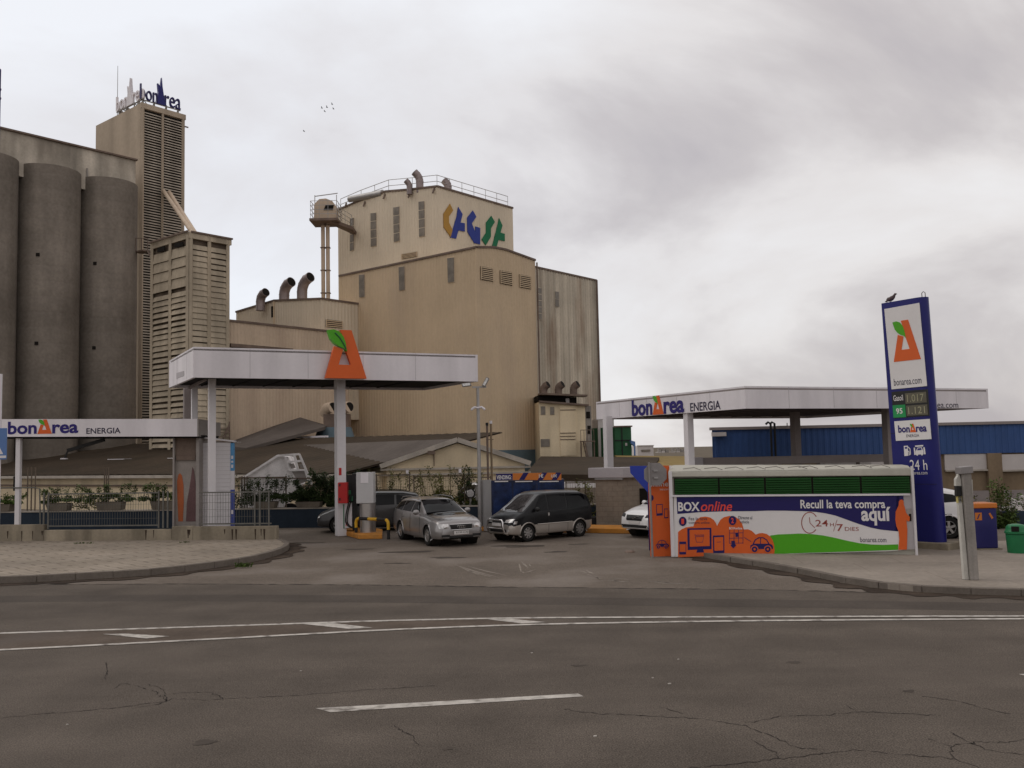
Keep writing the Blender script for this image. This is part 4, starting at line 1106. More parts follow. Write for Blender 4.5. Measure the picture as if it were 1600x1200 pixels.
g = MB(); a, b = at(163,687,34.6), at(106,704,34.6); g.bar(a, b, .14, .12); g.bar(b, at(101.5,716,34.6), .05); g.build('lamp_arm', 'trim_black', tB)
q = at(100,717.5,34.6); MB().lathe(q, [(0,.05),(.12,.04),(.14,0),(0,-.01)], 14).build('lamp_shade', 'fascia_white', tB)

# framed entrance with posters, and the white slatted booth
tN = thing('entrance_frame', 'grey framed entrance panel with faded orange and brown posters', 'booth', at(290,822,34.4)*Vector((1,1,0)) if False else (at(290,822,34.4).x, 34.4, 0))
NP = Plane((0,34.4,0), (1,0))
def NR(x0,x1,yt,yb): return NP.rect(x0,x1,yt,yb)
g = MB(); pbox(g, NP, *NR(272,310,684,823), -1.6, -.12); g.build('panel', 'poster_pale', tN)
g = MB(); pbox(g, NP, *NR(273,308,684,714), -.12, -.06); pbox(g, NP, *NR(275,305,712,719), -.06, -.02); g.build('header', 'roof_trim', tN)
for x0, x1 in ((270.5,273),(307,312)): g = MB(); pbox(g, NP, *NR(x0,x1,683,823), -.14, .06); g.build('post', 'booth_grey', tN)
g = MB(); pxpoly(g, NP, [(277,815),(275.5,775),(275,752),(277,742),(279.5,739.5),(282.5,743),(285,758),(285.5,785),(284,815)], -.12, -.105); g.build('poster', 'poster_orange', tN)
g = MB(); pxpoly(g, NP, [(289,815),(290.5,785),(294,765),(297,745),(299,730),(301.5,735),(304,755),(305.5,790),(306,815)], -.12, -.105); g.build('poster', 'poster_brown', tN)
tW = thing('slatted_booth', 'white slatted booth with a blue edge strip next to the canopy column', 'booth', (at(337,822,34.9).x, 34.9, 0))
NP = Plane((0,34.9,0), (1,0))
zl_, zr2 = NP.hit(313,683)[1], NP.hit(360,690)[1]; ul_, ur2 = NP.hit(312.5,750)[0], NP.hit(360,750)[0]
g = MB(); g.prism([NP.pt(ul_,0,-.03), NP.pt(ur2,0,-.03), NP.pt(ur2,zr2-.05,-.03), NP.pt(ul_,zl_-.05,-.03)], (-.62,1.8,0)); g.build('core', 'booth_grey', tW)
um_ = NP.hit(330,750)[0]
for (a, b) in ((ul_, um_-.02), (um_+.01, ur2)):
    g = MB(); z = 0
    while z < zr2-.12:
        g.prism([NP.pt(a,z,.012), NP.pt(b,z,.012), NP.pt(b,z+.145,-.004), NP.pt(a,z+.145,-.004)], (0,.03,0)); z += .15
    g.build('slat_panel', 'booth_white', tW)
g = MB(); g.bar(NP.pt(ul_-.02,zl_,0), NP.pt(ur2+.2,zr2+.0,0), .2, .06); g.build('roof_trim', 'booth_white', tW)
ue = NP.hit(366,750)[0]
for x0, x1, y0, y1, mt in ((360.3,365.8,692,735.5,'strip_blue'),(360.3,365.8,735.7,765,'booth_white'),(360.3,365.8,765.2,822,'strip_navy')):
    g = MB(); pbox(g, NP, *NP.rect(x0,x1,y0,y1), -.1, .02); g.build('edge_strip', mt, tW)
g = MB(); 
for y0,y1 in ((712,717),(720,723),(726,731),(752,757),(797,803)): pbox(MB_:=MB(), NP, *NP.rect(361.5,364.6,y0,y1), .02, .026); MB_.build('strip_mark', 'fascia_white', tW)
g = MB(); g.bar(NP.pt(ue,zr2-.03,0), NP.pt(ue+.25,zr2-.03,0), .04, .03); g.build('bracket', 'galv', tW)

# ------------------------------------------------------------------ right canopy
K0, KL, KR = at(1165, 638.5, 32), at(932, 655.5, 41), at(1545, 638, 36.8)
aC = (KR-K0); aC.z = 0; wC = aC.length; aC.normalize(); bC = (KL-K0); bC.z = 0; dC = bC.length; bC.normalize()
zC0, zC1 = 4.36, 5.14
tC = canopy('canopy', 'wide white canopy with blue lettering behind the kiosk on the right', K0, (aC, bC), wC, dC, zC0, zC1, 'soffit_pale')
LC = Plane(Vector((K0.x,K0.y,0)) + bC*dC, -bC); FC = Plane(K0, aC)
u0, u1 = LC.hit(987.5,634)[0], LC.hit(1069,632)[0]; 
wordmark(LC, u0, u1, LC.hit(1030,647.5)[1], LC.hit(1030,621)[1], .02, tC, 'letter_blue', thick=.015, Ah=1.12)
g = MB(); a, b = LC.hit(1078.5,635)[0], LC.hit(1126,633)[0]; add_text(g, LC, 'ENERGIA', a, b, LC.hit(1102,641.5)[1], LC.hit(1102,627.5)[1], .008, .015); g.build('lettering', 'letter_dark', tC)
g = MB(); add_text(g, FC, 'bonarea.com', *FC.rect(1436,1497,627.5,637.5), .008); g.build('lettering', 'letter_dark', tC)
def colC(x, Y, w, mat, z0=0):
    a = at(x, 700, Y); g = MB(); g.obox((a.x, Y, (zC0+.1+z0)/2), aC*w/2, bC*w/2, Vector((0,0,(zC0+.1-z0)/2))); return g.build('column', mat, tC, bevel=.01)
colC(950.5, 39.6, .30, 'column_white'); colC(1077, 35.3, .27, 'column_white'); colC(1244, 39, .30, 'beam_grey'); colC(1388, 36.5, .28, 'beam_grey')
# long grey car wash beam
g = MB(); a, b = at(1083,718,38), at(1400,718,38); 
t = thing('wash_gantry', 'long grey gantry beam above the wash bays behind the kiosk', 'gantry', (a.x, 38, 0))
zz0, zz1 = at(1240,724.5,38).z, at(1240,712.5,38).z
MB().box(a.x, b.x, 38, 38.4, zz0, zz1).build('beam', 'beam_grey', t)
MB().box(a.x-.05, at(1098,718,38).x, 37.93, 37.99, zz0-.0, zz1+.03).build('end_cap', 'grey_panel', t)
for x in (1090, 1152, 1170, 1222, 1283, 1345, 1396):
    q = at(x,730,38.2); MB().box(q.x-.06, q.x+.06, 38.45, 38.57, 0, zz0+.1).build('post', 'column_white' if x in (1152,1170) else 'beam_grey', t)
for x0, x1, mt in ((1190,1216,'far_white'),(1287,1361,'far_white'),(1222,1282,'brown_wall')):
    pa, pb = at(x0,722,42), at(x1,722,42); g = MB(); g.box(pa.x, pb.x, 42, 42.8, 0, at(1240,722.5 if mt=='far_white' else 727,42).z)
    o = g.build('wash_screen', mt, origin=(pa.x,42,0)); tag(o, {'1190':'small white wash bay screen seen under the grey gantry', '1287':'long white wash bay screen seen under the grey gantry','1222':'brown wash bay screen between the white ones under the gantry'}[str(x0)], 'screen', 'wash bay screens')

# white roofed service hut behind the white car
HP = Plane(at(926, 733, 37), (.92,-.39)); hu1 = HP.hit(973, 730)[0]; zh1 = HP.hit(926,731)[1]; zh0 = HP.hit(926,742)[1]; zb = zh0-.12
HR = Plane(HP.pt(hu1,0), (.95,.31))
t = thing('service_hut', 'grey block service hut with white roof and dark doorway behind the white car', 'building', HP.pt(hu1, 0))
g = MB(); cA, cB, cC_ = HP.pt(0.1,0), HP.pt(hu1-.1,0,-.1), HR.pt(2.6,0,-.1); g.prism([Vector((p.x,p.y,0)) for p in (cA,cB,cC_,cA+(cC_-cB))], (0,0,zb)); g.build('wall', 'block_wall', t)
g = MB(); cA, cB, cC_ = HP.pt(-.15,0,.15), HP.pt(hu1+.05,0,.15), HR.pt(2.8,0,.15); g.prism([Vector((p.x,p.y,zh0-.12)) for p in (cA,cB,cC_,cA+(cC_-cB))], (0,0,zh1-zh0+.12)); g.build('roof', 'grey_panel', t, bevel=.02)
g = MB(); pbox(g, HR, .75, 2.3, 0, zb-.45, -.12, -.06); g.build('doorway', 'dark_void', t)
g = MB(); g.bar(HP.pt(.1,zh0-.16,.0), HP.pt(hu1,zh0-.16,.0), .2, .06); g.build('ledge', 'galv', t)
# pipe frame and black plinth beside it
t = thing('pipe_frame', 'grey pipe frame wrapped around the front canopy column', 'frame', (at(944,822,37).x, 37, 0))
pa, pb = at(945,752,37), at(967,751,37); g = MB()
for p in (pa, pb, at(969,752,38)): g.bar(p, (p.x, p.y, 0), .07)
g.bar(pa, pb, .09); g.build('frame', 'galv', t)
g = MB(); p = at(922,812,37.6); p2 = at(970,812,37.6); g.box(p.x, p2.x, 37.2, 38.6, 0, .36); g.box(at(955,812,37).x, p2.x, 37.0, 37.18, 0, .62)
tag(g.build('plinth', 'trim_black', origin=(p.x, 37.6, 0)), 'black rubber plinth at the foot of the right canopy column', 'plinth')

# ------------------------------------------------------------------ kiosk with the big advert
K1, K2 = gnd(1050, 870.5), at(1432, 858.5, 24.7); K2.z = 0
KP = Plane(K1, (K2-K1)); kw = (K2-K1).length
kz1 = KP.hit(1240, 728)[1]; kzg1, kzg0 = KP.hit(1240, 744)[1], KP.hit(1240, 773)[1]
t = thing('kiosk', 'long low pickup kiosk with big purple, green and orange advert', 'kiosk', KP.pt(kw/2, 0)); tK = t
g = MB(); g.prism([KP.pt(.02,-.02,-.06), KP.pt(kw-.04,-.02,-.06), KP.pt(kw-.04,kzg1,-.06), KP.pt(.02,kzg1,-.06)], -KP.n*1.8); g.build('wall', 'kiosk_cream', t)
ztl_, ztr_ = KP.hit(1050,728.5)[1], KP.hit(1426,728)[1]
g = MB(); g.prism([KP.pt(-.03,kzg1+.02,.05), KP.pt(kw-.02,kzg1-.02,.05), KP.pt(kw-.02,kzg1+.16,.02), KP.pt(-.03,kzg1+.16,.02)], -KP.n*1.95)
g.prism([KP.pt(-.03,kzg1+.165,.02), KP.pt(kw-.02,kzg1+.165,.02), KP.pt(kw-.02,ztr_,-.6), KP.pt(-.03,ztl_,-.6)], -KP.n*1.2); g.build('roof', 'kiosk_cream', t, bevel=.02)
r5 = random.Random(5); g = MB()
for k in range(11):
    u = .35+k*.55+r5.uniform(-.15,.15); 
    if u < kw-.5: g.pipe([KP.pt(u,kzg1+.24,-.02), KP.pt(u+.3,kzg1+.27,-.12), KP.pt(u+.5,kzg1+.20,.0)], .012, 5)
g.build('roof_cable', 'post_grey', t)
kl0, kl1 = .12, KP.hit(1423,758)[0]
g = MB(); pbox(g, KP, kl0, kl1, kzg0+.02, kzg1-.02, -.04, -.02); o = g.build('louvre_back', 'dark_void', t)
nb = 5
for k in range(nb):
    a, b = kl0+(kl1-kl0)*k/nb+.025, kl0+(kl1-kl0)*(k+1)/nb-.025; g = MB(); ns = 7
    for i in range(ns):
        z = kzg0+.03+(kzg1-kzg0-.06)*i/ns; g.prism([KP.pt(a,z,.035), KP.pt(b,z,.035), KP.pt(b,z+.05,-.012), KP.pt(a,z+.05,-.012)], -KP.n*.008)
    g.build('louvre_panel', 'green_louvre', t)
g = MB(); g.bar(KP.pt(0,kzg0-.01,.05), KP.pt(kw-.1,kzg0-.01,.05), .06, .05); g.bar(KP.pt(KP.hit(1431.5,861)[0],.02,.06), KP.pt(KP.hit(1424.5,733)[0],kz1-.05,.06), .05, .06); g.bar(KP.pt(.03,.02,.04), KP.pt(.03,kz1-.1,.04), .09, .06); g.build('frame', 'column_white', t)
# advert board, layer on layer
KB = KP; ad = t
lay = lambda i: (.02+.005*i, .023+.005*i)
zoomA = lambda x, y: (1000+x*300/1600, 680+y*225/1200)       # first close-up
zoomB = lambda x, y: (1200+x*300/1600, 700+y*225/1200)       # second close-up
def adpoly(name, pts, mat, i, zm=None, parent=None):
    g = MB(); pxpoly(g, KB, [zm(*p) if zm else p for p in pts][::-1], *lay(i)); return g.build(name, mat, parent or ad)
board = adpoly('advert_board', [(1053,775),(1410,771.5),(1410,859.5),(1390,861),(1053,870)], 'white_sign', 0)
nav = [(305,513),(1400,500)]; 
adpoly('advert_band', [zoomA(305,513)] + [(1405,772.0)] + [zoomB(1084,694),zoomB(1020,688),zoomB(940,680),zoomB(860,664),zoomB(760,634),zoomB(660,598),zoomB(560,562),zoomB(480,544),zoomB(400,532),zoomB(300,526),zoomB(150,522),zoomB(0,521)] + [zoomA(960,632),zoomA(700,634),zoomA(500,641),zoomA(312,656)], 'navy_sign', 1, None, board)
adpoly('advert_hill', [zoomB(1084,802),zoomB(1084,848),zoomB(700,862),zoomB(300,874),zoomB(0,884),zoomA(1100,988),zoomA(1085,835),zoomA(1150,826),zoomA(1250,822),zoomB(180,716),zoomB(260,712),zoomB(360,716),zoomB(460,728),zoomB(560,748),zoomB(660,772),zoomB(760,792),zoomB(860,803),zoomB(960,806)], 'green_bright', 1, None, board)
cl = [(318,1016),(318,805),(345,785),(380,768),(430,760)] + [(445+0,760),(455,728),(475,700),(505,682),(545,677),(585,685),(615,705),(635,735),(643,757)] + [(650,740),(670,705),(700,682),(745,672),(790,678),(825,700),(850,735),(865,785)] + [(900,783),(930,795),(955,818),(965,828),(990,817),(1020,814),(1055,822),(1085,842),(1105,872),(1118,915),(1122,960),(1118,988),(700,1000)]
adpoly('advert_cloud', cl, 'orange_sign', 2, zoomA, board)
def adtext(s, x0, x1, yt, yb, mat, i, zm, bold=.0, shear=0, name='lettering'):
    (a, c), (b, d_) = zm(x0, yt), zm(x1, yb); xm = (a+b)/2
    g = MB(); add_text(g, KB, s, KB.hit(a,(c+d_)/2)[0], KB.hit(b,(c+d_)/2)[0], KB.hit(xm,d_)[1], KB.hit(xm,c)[1], lay(i)[1], bold, shear); return g.build(name, mat, board)
adtext('BOX', 318, 498, 556, 633, 'white_sign', 2, zoomA, .03)
adtext('online', 508, 768, 550, 632, 'red_letter', 2, zoomA, .012, .25)
adtext('Recull la teva compra', 270, 976, 430, 524, 'white_sign', 2, zoomB, .02)
adtext('aqu\u00ed', 776, 1022, 490, 645, 'white_sign', 2, zoomB, .03)
adtext('24', 395, 500, 598, 653, 'red_line', 1, zoomB, .005); adtext('H', 517, 548, 624, 652, 'red_line', 1, zoomB); adtext('7', 572, 626, 634, 692, 'red_line', 1, zoomB, .01); adtext('DIES', 640, 755, 658, 690, 'red_line', 1, zoomB)
adtext('bonarea.com', 768, 985, 742, 784, 'letter_dark', 1, zoomB)
adtext('Fes la teva', 407, 560, 680, 708, 'letter_dark', 3, zoomA); adtext('compra online', 407, 580, 716, 744, 'letter_dark', 3, zoomA)
adtext('Directe al', 820, 935, 672, 700, 'letter_dark', 3, zoomA); adtext('vehicle', 835, 908, 709, 733, 'letter_dark', 3, zoomA)
adtext('BOXonline', 744, 852, 764, 784, 'white_sign', 3, zoomA, .02)
def ringpts(cx, cy, rx, ry, zm, n=28, a0=0, a1=360): return [zm(cx+rx*math.cos(math.radians(a0+(a1-a0)*k/n)), cy+ry*math.sin(math.radians(a0+(a1-a0)*k/n))) for k in range(n+1)]
def stroke(pts, w, mat, i, name='advert_line', parent=None, pl=None, close=False):
    pl = pl or KB; P = [pl.hit(*p) for p in pts]; g = MB(); o = lay(i)[1]
    q = [pl.pt(u, z, o) for u, z in P]; vs = []
    for k, p in enumerate(q):
        a = (q[min(k+1,len(q)-1)]-q[max(k-1,0)]).normalized(); x = pl.n.cross(a); vs += [p+x*w/2, p-x*w/2]
    g.add(vs, [(2*k,2*k+1,2*k+3,2*k+2) for k in range(len(q)-1)]); return g.build(name, mat, parent or board)
stroke(ringpts(347,622,67,87,zoomB,28,40,325), .022, 'red_line', 1); stroke([zoomB(344,577),zoomB(350,625),zoomB(390,664)], .018, 'red_line', 1); stroke([zoomB(545,694),zoomB(576,596)], .012, 'red_line', 1)
for (cx, cy, s) in ((357,717,'1'),(771,710,'2')):
    adpoly('advert_badge', ringpts(cx,cy,32,39,lambda x,y:(x,y),20)[:-1], 'navy_sign', 3, zoomA, board); adtext(s, cx-11, cx+11, cy-22, cy+22, 'red_letter', 4, zoomA, .03)
def frame_poly(x0,y0,x1,y1,a,b): return None
adpoly('advert_screen', [(395,775),(595,770),(597,948),(528,950),(535,975),(470,977),(478,952),(399,955)], 'navy_sign', 3, zoomA, board); adpoly('advert_screen', [(414,788),(580,785),(582,922),(416,928)], 'orange_sign', 4, zoomA, board)
stroke([zoomA(462,845),zoomA(472,890),zoomA(522,890),zoomA(532,843),zoomA(462,845)], .012, 'navy_sign', 5); adtext('bon', 458, 500, 822, 840, 'navy_sign', 5, zoomA); adtext('rea', 503, 535, 826, 840, 'navy_sign', 5, zoomA)
adpoly('advert_tablet', [(608,835),(702,832),(704,980),(611,984)], 'navy_sign', 3, zoomA, board); adpoly('advert_tablet', [(619,850),(694,847),(695,958),(621,962)], 'orange_sign', 4, zoomA, board)
stroke([zoomA(640,890),zoomA(676,888)], .012, 'navy_sign', 5)
for y in (886, 972): adpoly('advert_phone', [(330,y),(383,y-1),(383,y+20),(331,y+21)], 'navy_sign', 3, zoomA, board)
for x in (330, 383): stroke([zoomA(x,886), zoomA(x,990)], .012, 'navy_sign', 3)
for x in (747,785,822,860): stroke([zoomA(x,786), zoomA(x-2,902)], .012, 'navy_sign', 3)
for y in (815,858,900): stroke([zoomA(745,y), zoomA(862,y-3)], .012, 'navy_sign', 3)
adpoly('advert_pointer', [(760,880),(790,878),(792,905),(803,915),(778,942),(756,918),(764,905)], 'navy_sign', 4, zoomA, board)
adpoly('advert_pointer', [(795,815),(818,813),(818,845),(797,847)], 'navy_sign', 4, zoomA, board)
stroke([zoomA(868,850),zoomA(900,870),zoomA(925,885)], .014, 'navy_sign', 4)
def car_icon(zm, cx, cy, k, i, pl=None, parent=None):
    P = lambda pts: [zm(cx+x*k, cy+y*k) for x, y in pts]
    pl = pl or KB; parent = parent or board
    body = [(-92,42),(-94,14),(-78,4),(-66,-2),(66,-2),(88,8),(95,24),(94,42)]
    g = MB(); pxpoly(g, pl, P(body)[::-1], *lay(i)); g.build('advert_car', 'navy_sign', parent)
    stroke(P([(-70,0),(-52,-34),(-22,-52),(12,-52),(42,-34),(62,0)]), .028*k, 'navy_sign', i, 'advert_car', parent, pl)
    stroke(P([(-8,-52),(-8,0)]), .02*k, 'navy_sign', i, 'advert_car', parent, pl)
    for x in (-58, 52):
        for r, mt, j in ((32,'orange_sign',1),(24,'navy_sign',2),(9,'orange_sign',3)):
            g = MB(); pxpoly(g, pl, [zm(cx+x*k+r*k*math.cos(a*.314), cy+44*k+r*k*math.sin(a*.314)) for a in range(20)][::-1], *lay(i+j)); g.build('advert_wheel', mt, parent)
car_icon(zoomA, 1013, 905, 1.0, 3)
# person silhouette and cash hatch at the right end
g = MB(); pxpoly(g, KP, [zoomB(1084,395),zoomB(1208,390),zoomB(1236,842),zoomB(1160,846),zoomB(1084,848)][::-1], .012, .02); g.build('service_panel', 'grey_panel', t)
adpoly('advert_band', [(1070,392),(1128,392),(1128,470),(1084,640),(1084,694),(1060,690)], 'navy_sign', 1, zoomB, board)
adpoly('silhouette', [(1085,848),(1092,760),(1086,690),(1068,650),(1060,600),(1062,530),(1078,497),(1087,478),(1088,448),(1098,432),(1115,428),(1128,440),(1130,470),(1140,500),(1150,540),(1180,575),(1178,608),(1165,612),(1152,600),(1160,680),(1158,780),(1156,845)], 'orange_sign', 3, zoomB, board)
g = MB(); pxpoly(g, KP, [zoomB(1152,505),zoomB(1195,503),zoomB(1197,610),zoomB(1155,613)][::-1], .02, .03); o = g.build('hatch', 'booth_grey', t)
g = MB(); pxpoly(g, KP, [zoomB(1172,548),zoomB(1192,547),zoomB(1194,608),zoomB(1174,610)][::-1], .03, .034); g.build('screen', 'dark_void', o)
g = MB(); pbox(g, KP, .4, kw-.1, -.02, KP.hit(1300,867)[1], -.05, .0); g.build('base', 'wall_concrete', t)
# orange end panel and blue side
EP = Plane(gnd(1013, 869.5), (1, .03)); 
ep = thing('end_panel', 'tall orange advert panel at the left end of the kiosk', 'sign', EP.pt(EP.hit(1030,869)[0], 0))
g = MB(); pxpoly(g, EP, [(1012.5,727.5),(1045.5,727.5),(1051,871.5),(1017,869.5)][::-1], -.06, 0); g.build('panel', 'orange_sign', ep)
g = MB(); pxpoly(g, EP, [(1045.7,727.5),(1049,727.5),(1054.5,871.5),(1051.2,871.5)][::-1], -.06, .012); g.build('edge_strip', 'white_sign', ep)
KBs = KB
def eptext(s, x0, x1, yt, yb, mat, bold=0):
    (a, c), (b, d_) = zoomA(x0, yt), zoomA(x1, yb); g = MB(); add_text(g, EP, s, EP.hit(a,c)[0], EP.hit(b,c)[0], EP.hit(a,d_)[1], EP.hit(a,c)[1], .004, bold); g.build('lettering', mat, ep)
eptext('online', 70, 235, 385, 430, 'white_sign', .01); eptext('bonarea.com', 165, 235, 440, 460, 'white_sign')
def eppoly(pts, mat, j): g = MB(); pxpoly(g, EP, [zoomA(*p) for p in pts][::-1], .001+.004*j, .004+.004*j); g.build('panel_icon', mat, ep)
eppoly([(135,575),(188,573),(190,668),(137,672)], 'navy_sign', 0); eppoly([(140,582),(183,580),(184,648),(142,652)], 'orange_sign', 1)
eppoly([(200,612),(234,610),(236,690),(202,693)], 'navy_sign', 0); eppoly([(205,618),(230,617),(231,682),(207,684)], 'orange_sign', 1)
eppoly([(98+16*math.cos(a*.4), 523+24*math.sin(a*.4)) for a in range(16)], 'navy_sign', 0)
car_icon(zoomA, 185, 905, .58, 0, EP, ep)
sP = Plane(EP.pt(EP.hit(1012.5,800)[0]-.0, 0, -.06), (-.30, 1)); 
bs = thing('side_panel', 'blue advert panel cut diagonally on the kiosk side beside the orange one', 'sign', sP.pt(0,0))
pE = Plane(at(985,735,28.6), (1,-.9)); 
g = MB(); q0 = [(984,728),(1012,728),(1012,769),(985,739)]; pxpoly(g, pE, q0[::-1], -.05, 0); g.build('panel', 'blue_panel', bs)
g = MB(); a = pE.pt(*pE.hit(1010.5,760), -.1); g.bar(a, (a.x,a.y,0), .08); g.build('post', 'navy_sign', bs)

# ------------------------------------------------------------------ price pylon
Q1 = at(1464, 860, 25.8); Q1 = Vector((Q1.x, Q1.y, 0)); pdn = Vector((-math.sin(math.radians(36)), math.cos(math.radians(36)), 0))
PW = 1.55; PY = Plane(Q1 + pdn*PW, -pdn); pz1 = at(1439, 463.5, Q1.y).z; u_ = PY.hit(1376, 472)[0]; PY = Plane(PY.pt(u_, 0), -pdn); PW = PW-u_
t = thing('price_pylon', 'tall dark blue price pylon with white panels and fuel prices', 'sign', PY.pt(PW/2, 0)); tP = t
dp = .42
g = MB()
# plan: flat front, rounded nose at the near end
plan = [PY.pt(.03,0,.0), PY.pt(0,0,-.03)] + [PY.pt(0,0,-dp+.03), PY.pt(.03,0,-dp)]
plan += [PY.pt(PW-.24 + .24*math.sin(math.radians(a)), 0, -dp/2 - dp/2*math.cos(math.radians(a))) for a in range(0, 181, 15)]
zb_ = .30
g.prism([p+Vector((0,0,zb_)) for p in plan], (0,0,pz1-zb_)); g.build('body', 'pylon_blue', t, smooth=True)
MB().prism([PY.pt(-.15,0,.15), PY.pt(PW+.25,0,.15), PY.pt(PW+.25,0,-dp-.15), PY.pt(-.15,0,-dp-.15)], (0,0,zb_)).build('plinth', 'wall_concrete', t, bevel=.02)
def pyp(name, pts, mat, o0, o1, parent=None): g = MB(); pxpoly(g, PY, pts[::-1], o0, o1); return g.build(name, mat, parent or tP)
for zs_ in (1.9, 3.35): pbox(MB_:=MB(), PY, .02, PW-.03, zs_, zs_+.012, 0, .003); MB_.build('panel_joint', 'trim_black', tP)
wp = pyp('sign_panel', [(1382,482.5),(1436.5,473.5),(1445.5,603.5),(1390.5,608)], 'white_sign', .0, .02)
mo, mg = MB(), MB(); u0,u1,z0,z1 = PY.rect(1393.5,1436,500,563.5); add_A(mo, mg, PY, u0, u1, z0, z1, .02, .028); mo.build('letter_emblem', 'orange_sign', wp); mg.build('leaf', 'green_bright', wp)
def pytext(s, x0, x1, yt, yb, mat, off, parent, bold=0, name='lettering'):
    g = MB(); add_text(g, PY, s, *PY.rect(x0,x1,yt,yb), off, bold); return g.build(name, mat, parent)
pytext('bonarea.com', 1394.5, 1437.5, 590, 601, 'letter_dark', .024, wp)
pr = pyp('price_board', [(1390,612),(1446.5,608.5),(1448.5,650),(1392.5,653.5)], 'display_dark', 0, .015)
for x0, x1, y0, y1, s in ((1411.5,1444.5,613.5,630,'1.017'),(1413,1446,633,649,'1.121')):
    g = MB(); pbox(g, PY, *PY.rect(x0,x1,y0,y1), .015, .022); o = g.build('display', 'display_olive', pr); pytext(s, x0+3, x1-4, y0+2.5, y1-2.5, 'digit_glow', .026, o)
pytext('Gasoil', 1393, 1408, 617, 626, 'white_sign', .02, pr, .01)
g = MB(); pbox(g, PY, *PY.rect(1392,1411.5,632.5,652), .015, .021); o = g.build('grade_label', 'green_label', pr); pytext('95', 1397, 1407, 637.5, 646.5, 'white_sign', .026, o, .02)
np_ = pyp('sign_panel', [(1393.5,658),(1448.5,655),(1450.5,686.5),(1395.5,688.5)], 'white_sign', 0, .02)
u0,u1,z0,z1 = PY.rect(1399.5,1444,663.5,675.5); wordmark(PY, u0, u1, z0, z1, .028, np_, 'letter_blue'); pytext('ENERGIA', 1412, 1432, 678.5, 683, 'letter_dark', .024, np_)
# icons: fuel pump and car wash
ic = lambda pts: [(1340+x*260/1560, 620+y*200/1200) for x, y in pts]
pyp('fuel_icon', ic([(403,460),(440,457),(443,552),(407,555)]), 'white_sign', .0, .008); pyp('fuel_icon', ic([(413,470),(434,468),(435,485),(414,487)]), 'pylon_face', .008, .012)
g = MB(); P_ = [PY.hit(*p) for p in ic([(444,470),(462,490),(465,540),(455,548),(452,515),(444,510)])]; g.pipe([PY.pt(u,z,.01) for u, z in P_], .014, 5); g.build('fuel_icon', 'white_sign', tP)
for pts in ([(508,458),(583,453),(584,467),(509,470)],[(495,478),(506,477),(512,544),(500,546)],[(584,476),(597,475),(605,540),(592,541)]): pyp('wash_icon', ic(pts), 'white_sign', 0, .008)
w_ = pyp('wash_icon', ic([(512,510),(520,500),(530,478),(570,475),(578,498),(584,506),(586,540),(578,541),(577,550),(566,551),(565,541),(532,543),(532,553),(521,553),(520,544),(513,544)]), 'white_sign', 0, .008)
pyp('wash_icon', ic([(533,484),(566,481),(570,500),(528,503)]), 'pylon_face', .008, .012)
pytext('24 h', 1416, 1443, 718.5, 734.5, 'white_sign', .006, tP); pytext('bonarea.com', 1413, 1443, 736, 741.5, 'white_sign', .006, tP)
for x in (1380, 1452):
    u = PY.hit(x, 470)[0]; u = min(max(u, .12), PW-.12)
    g = MB(); a = PY.pt(u, pz1, -dp/2); g.pipe([a+PY.u*-.05, a+PY.u*-.05+Vector((0,0,.13)), a+Vector((0,0,.17)), a+PY.u*.05+Vector((0,0,.13)), a+PY.u*.05], .012, 6); g.build('lifting_eye', 'rail_grey', tP)
# pigeon on its top edge
b = PY.pt(PY.hit(1386,468)[0], pz1, -.2)
g = MB(); ux = PY.u
prof = [(-.19,.05,.012),(-.12,.075,.03),(-.05,.10,.062),(.03,.125,.07),(.09,.165,.05),(.12,.21,.033),(.145,.235,.034),(.17,.235,.02),(.20,.225,.006)]
g.pipe([b+ux*x+Vector((0,0,z)) for x, z, r in prof], [r for _,_,r in prof], 10)
for o in (-.025,.025): g.tube(b+PY.n*o, b+PY.n*o+Vector((0,0,.08)), .006, n=5)
tP.rotation_euler = (0, math.radians(-1.3), 0); tP.location.x += pz1*math.sin(math.radians(1.3))
tag(g.build('pigeon', 'pigeon_grey', smooth=True, origin=b), 'dark pigeon perched on the top edge of the price pylon', 'bird')

# ------------------------------------------------------------------ street things on the right
a = gnd(1024.5, 868.5); a.y -= .42; a.x -= .15; t = thing('stop_sign', 'grey back of an octagonal road sign on a thin post by the orange panel', 'road sign', (a.x, a.y, 0))
zs1 = at(1024, 722, a.y).z; sc_ = at(1024.5, 741, a.y)
MB().tube((a.x,a.y,0), (a.x-.02,a.y,zs1), .032, n=10).build('post', 'sign_back', t)
g = MB(); R_ = .345; g.prism([(sc_.x+R_*math.cos(math.pi/8+k*math.pi/4), a.y+.05, sc_.z+R_*math.sin(math.pi/8+k*math.pi/4)) for k in range(8)], (0,.02,0)); g.build('plate', 'sign_back', t)
for dz in (-.1,.1): MB().box(sc_.x-.06, sc_.x+.06, a.y-.045, a.y+.05, sc_.z+dz-.02, sc_.z+dz+.02).build('clamp', 'galv', t)
a = gnd(1520.5, 905.5, .13); t = thing('marker_post', 'leaning grey post with square cap and pale side boards on the pavement', 'post', (a.x, a.y, .128))
tp = at(1508, 738, a.y-.02); ax = (tp-a)
g = MB(); g.add([a+Vector((-.09,-.09,0)),a+Vector((.09,-.09,0)),a+Vector((.09,.09,0)),a+Vector((-.09,.09,0)), tp+Vector((-.09,-.09,0)),tp+Vector((.09,-.09,0)),tp+Vector((.09,.09,0)),tp+Vector((-.09,.09,0))], [(3,2,1,0),(4,5,6,7),(0,1,5,4),(1,2,6,5),(2,3,7,6),(3,0,4,7)]); g.build('shaft', 'post_grey', t, bevel=.012)
g = MB(); g.obox(tp+Vector((-.02,0,.05)), (.135,0,.010), (0,.13,0), (0,0,.075)); g.build('cap', 'sign_back', t, bevel=.01)
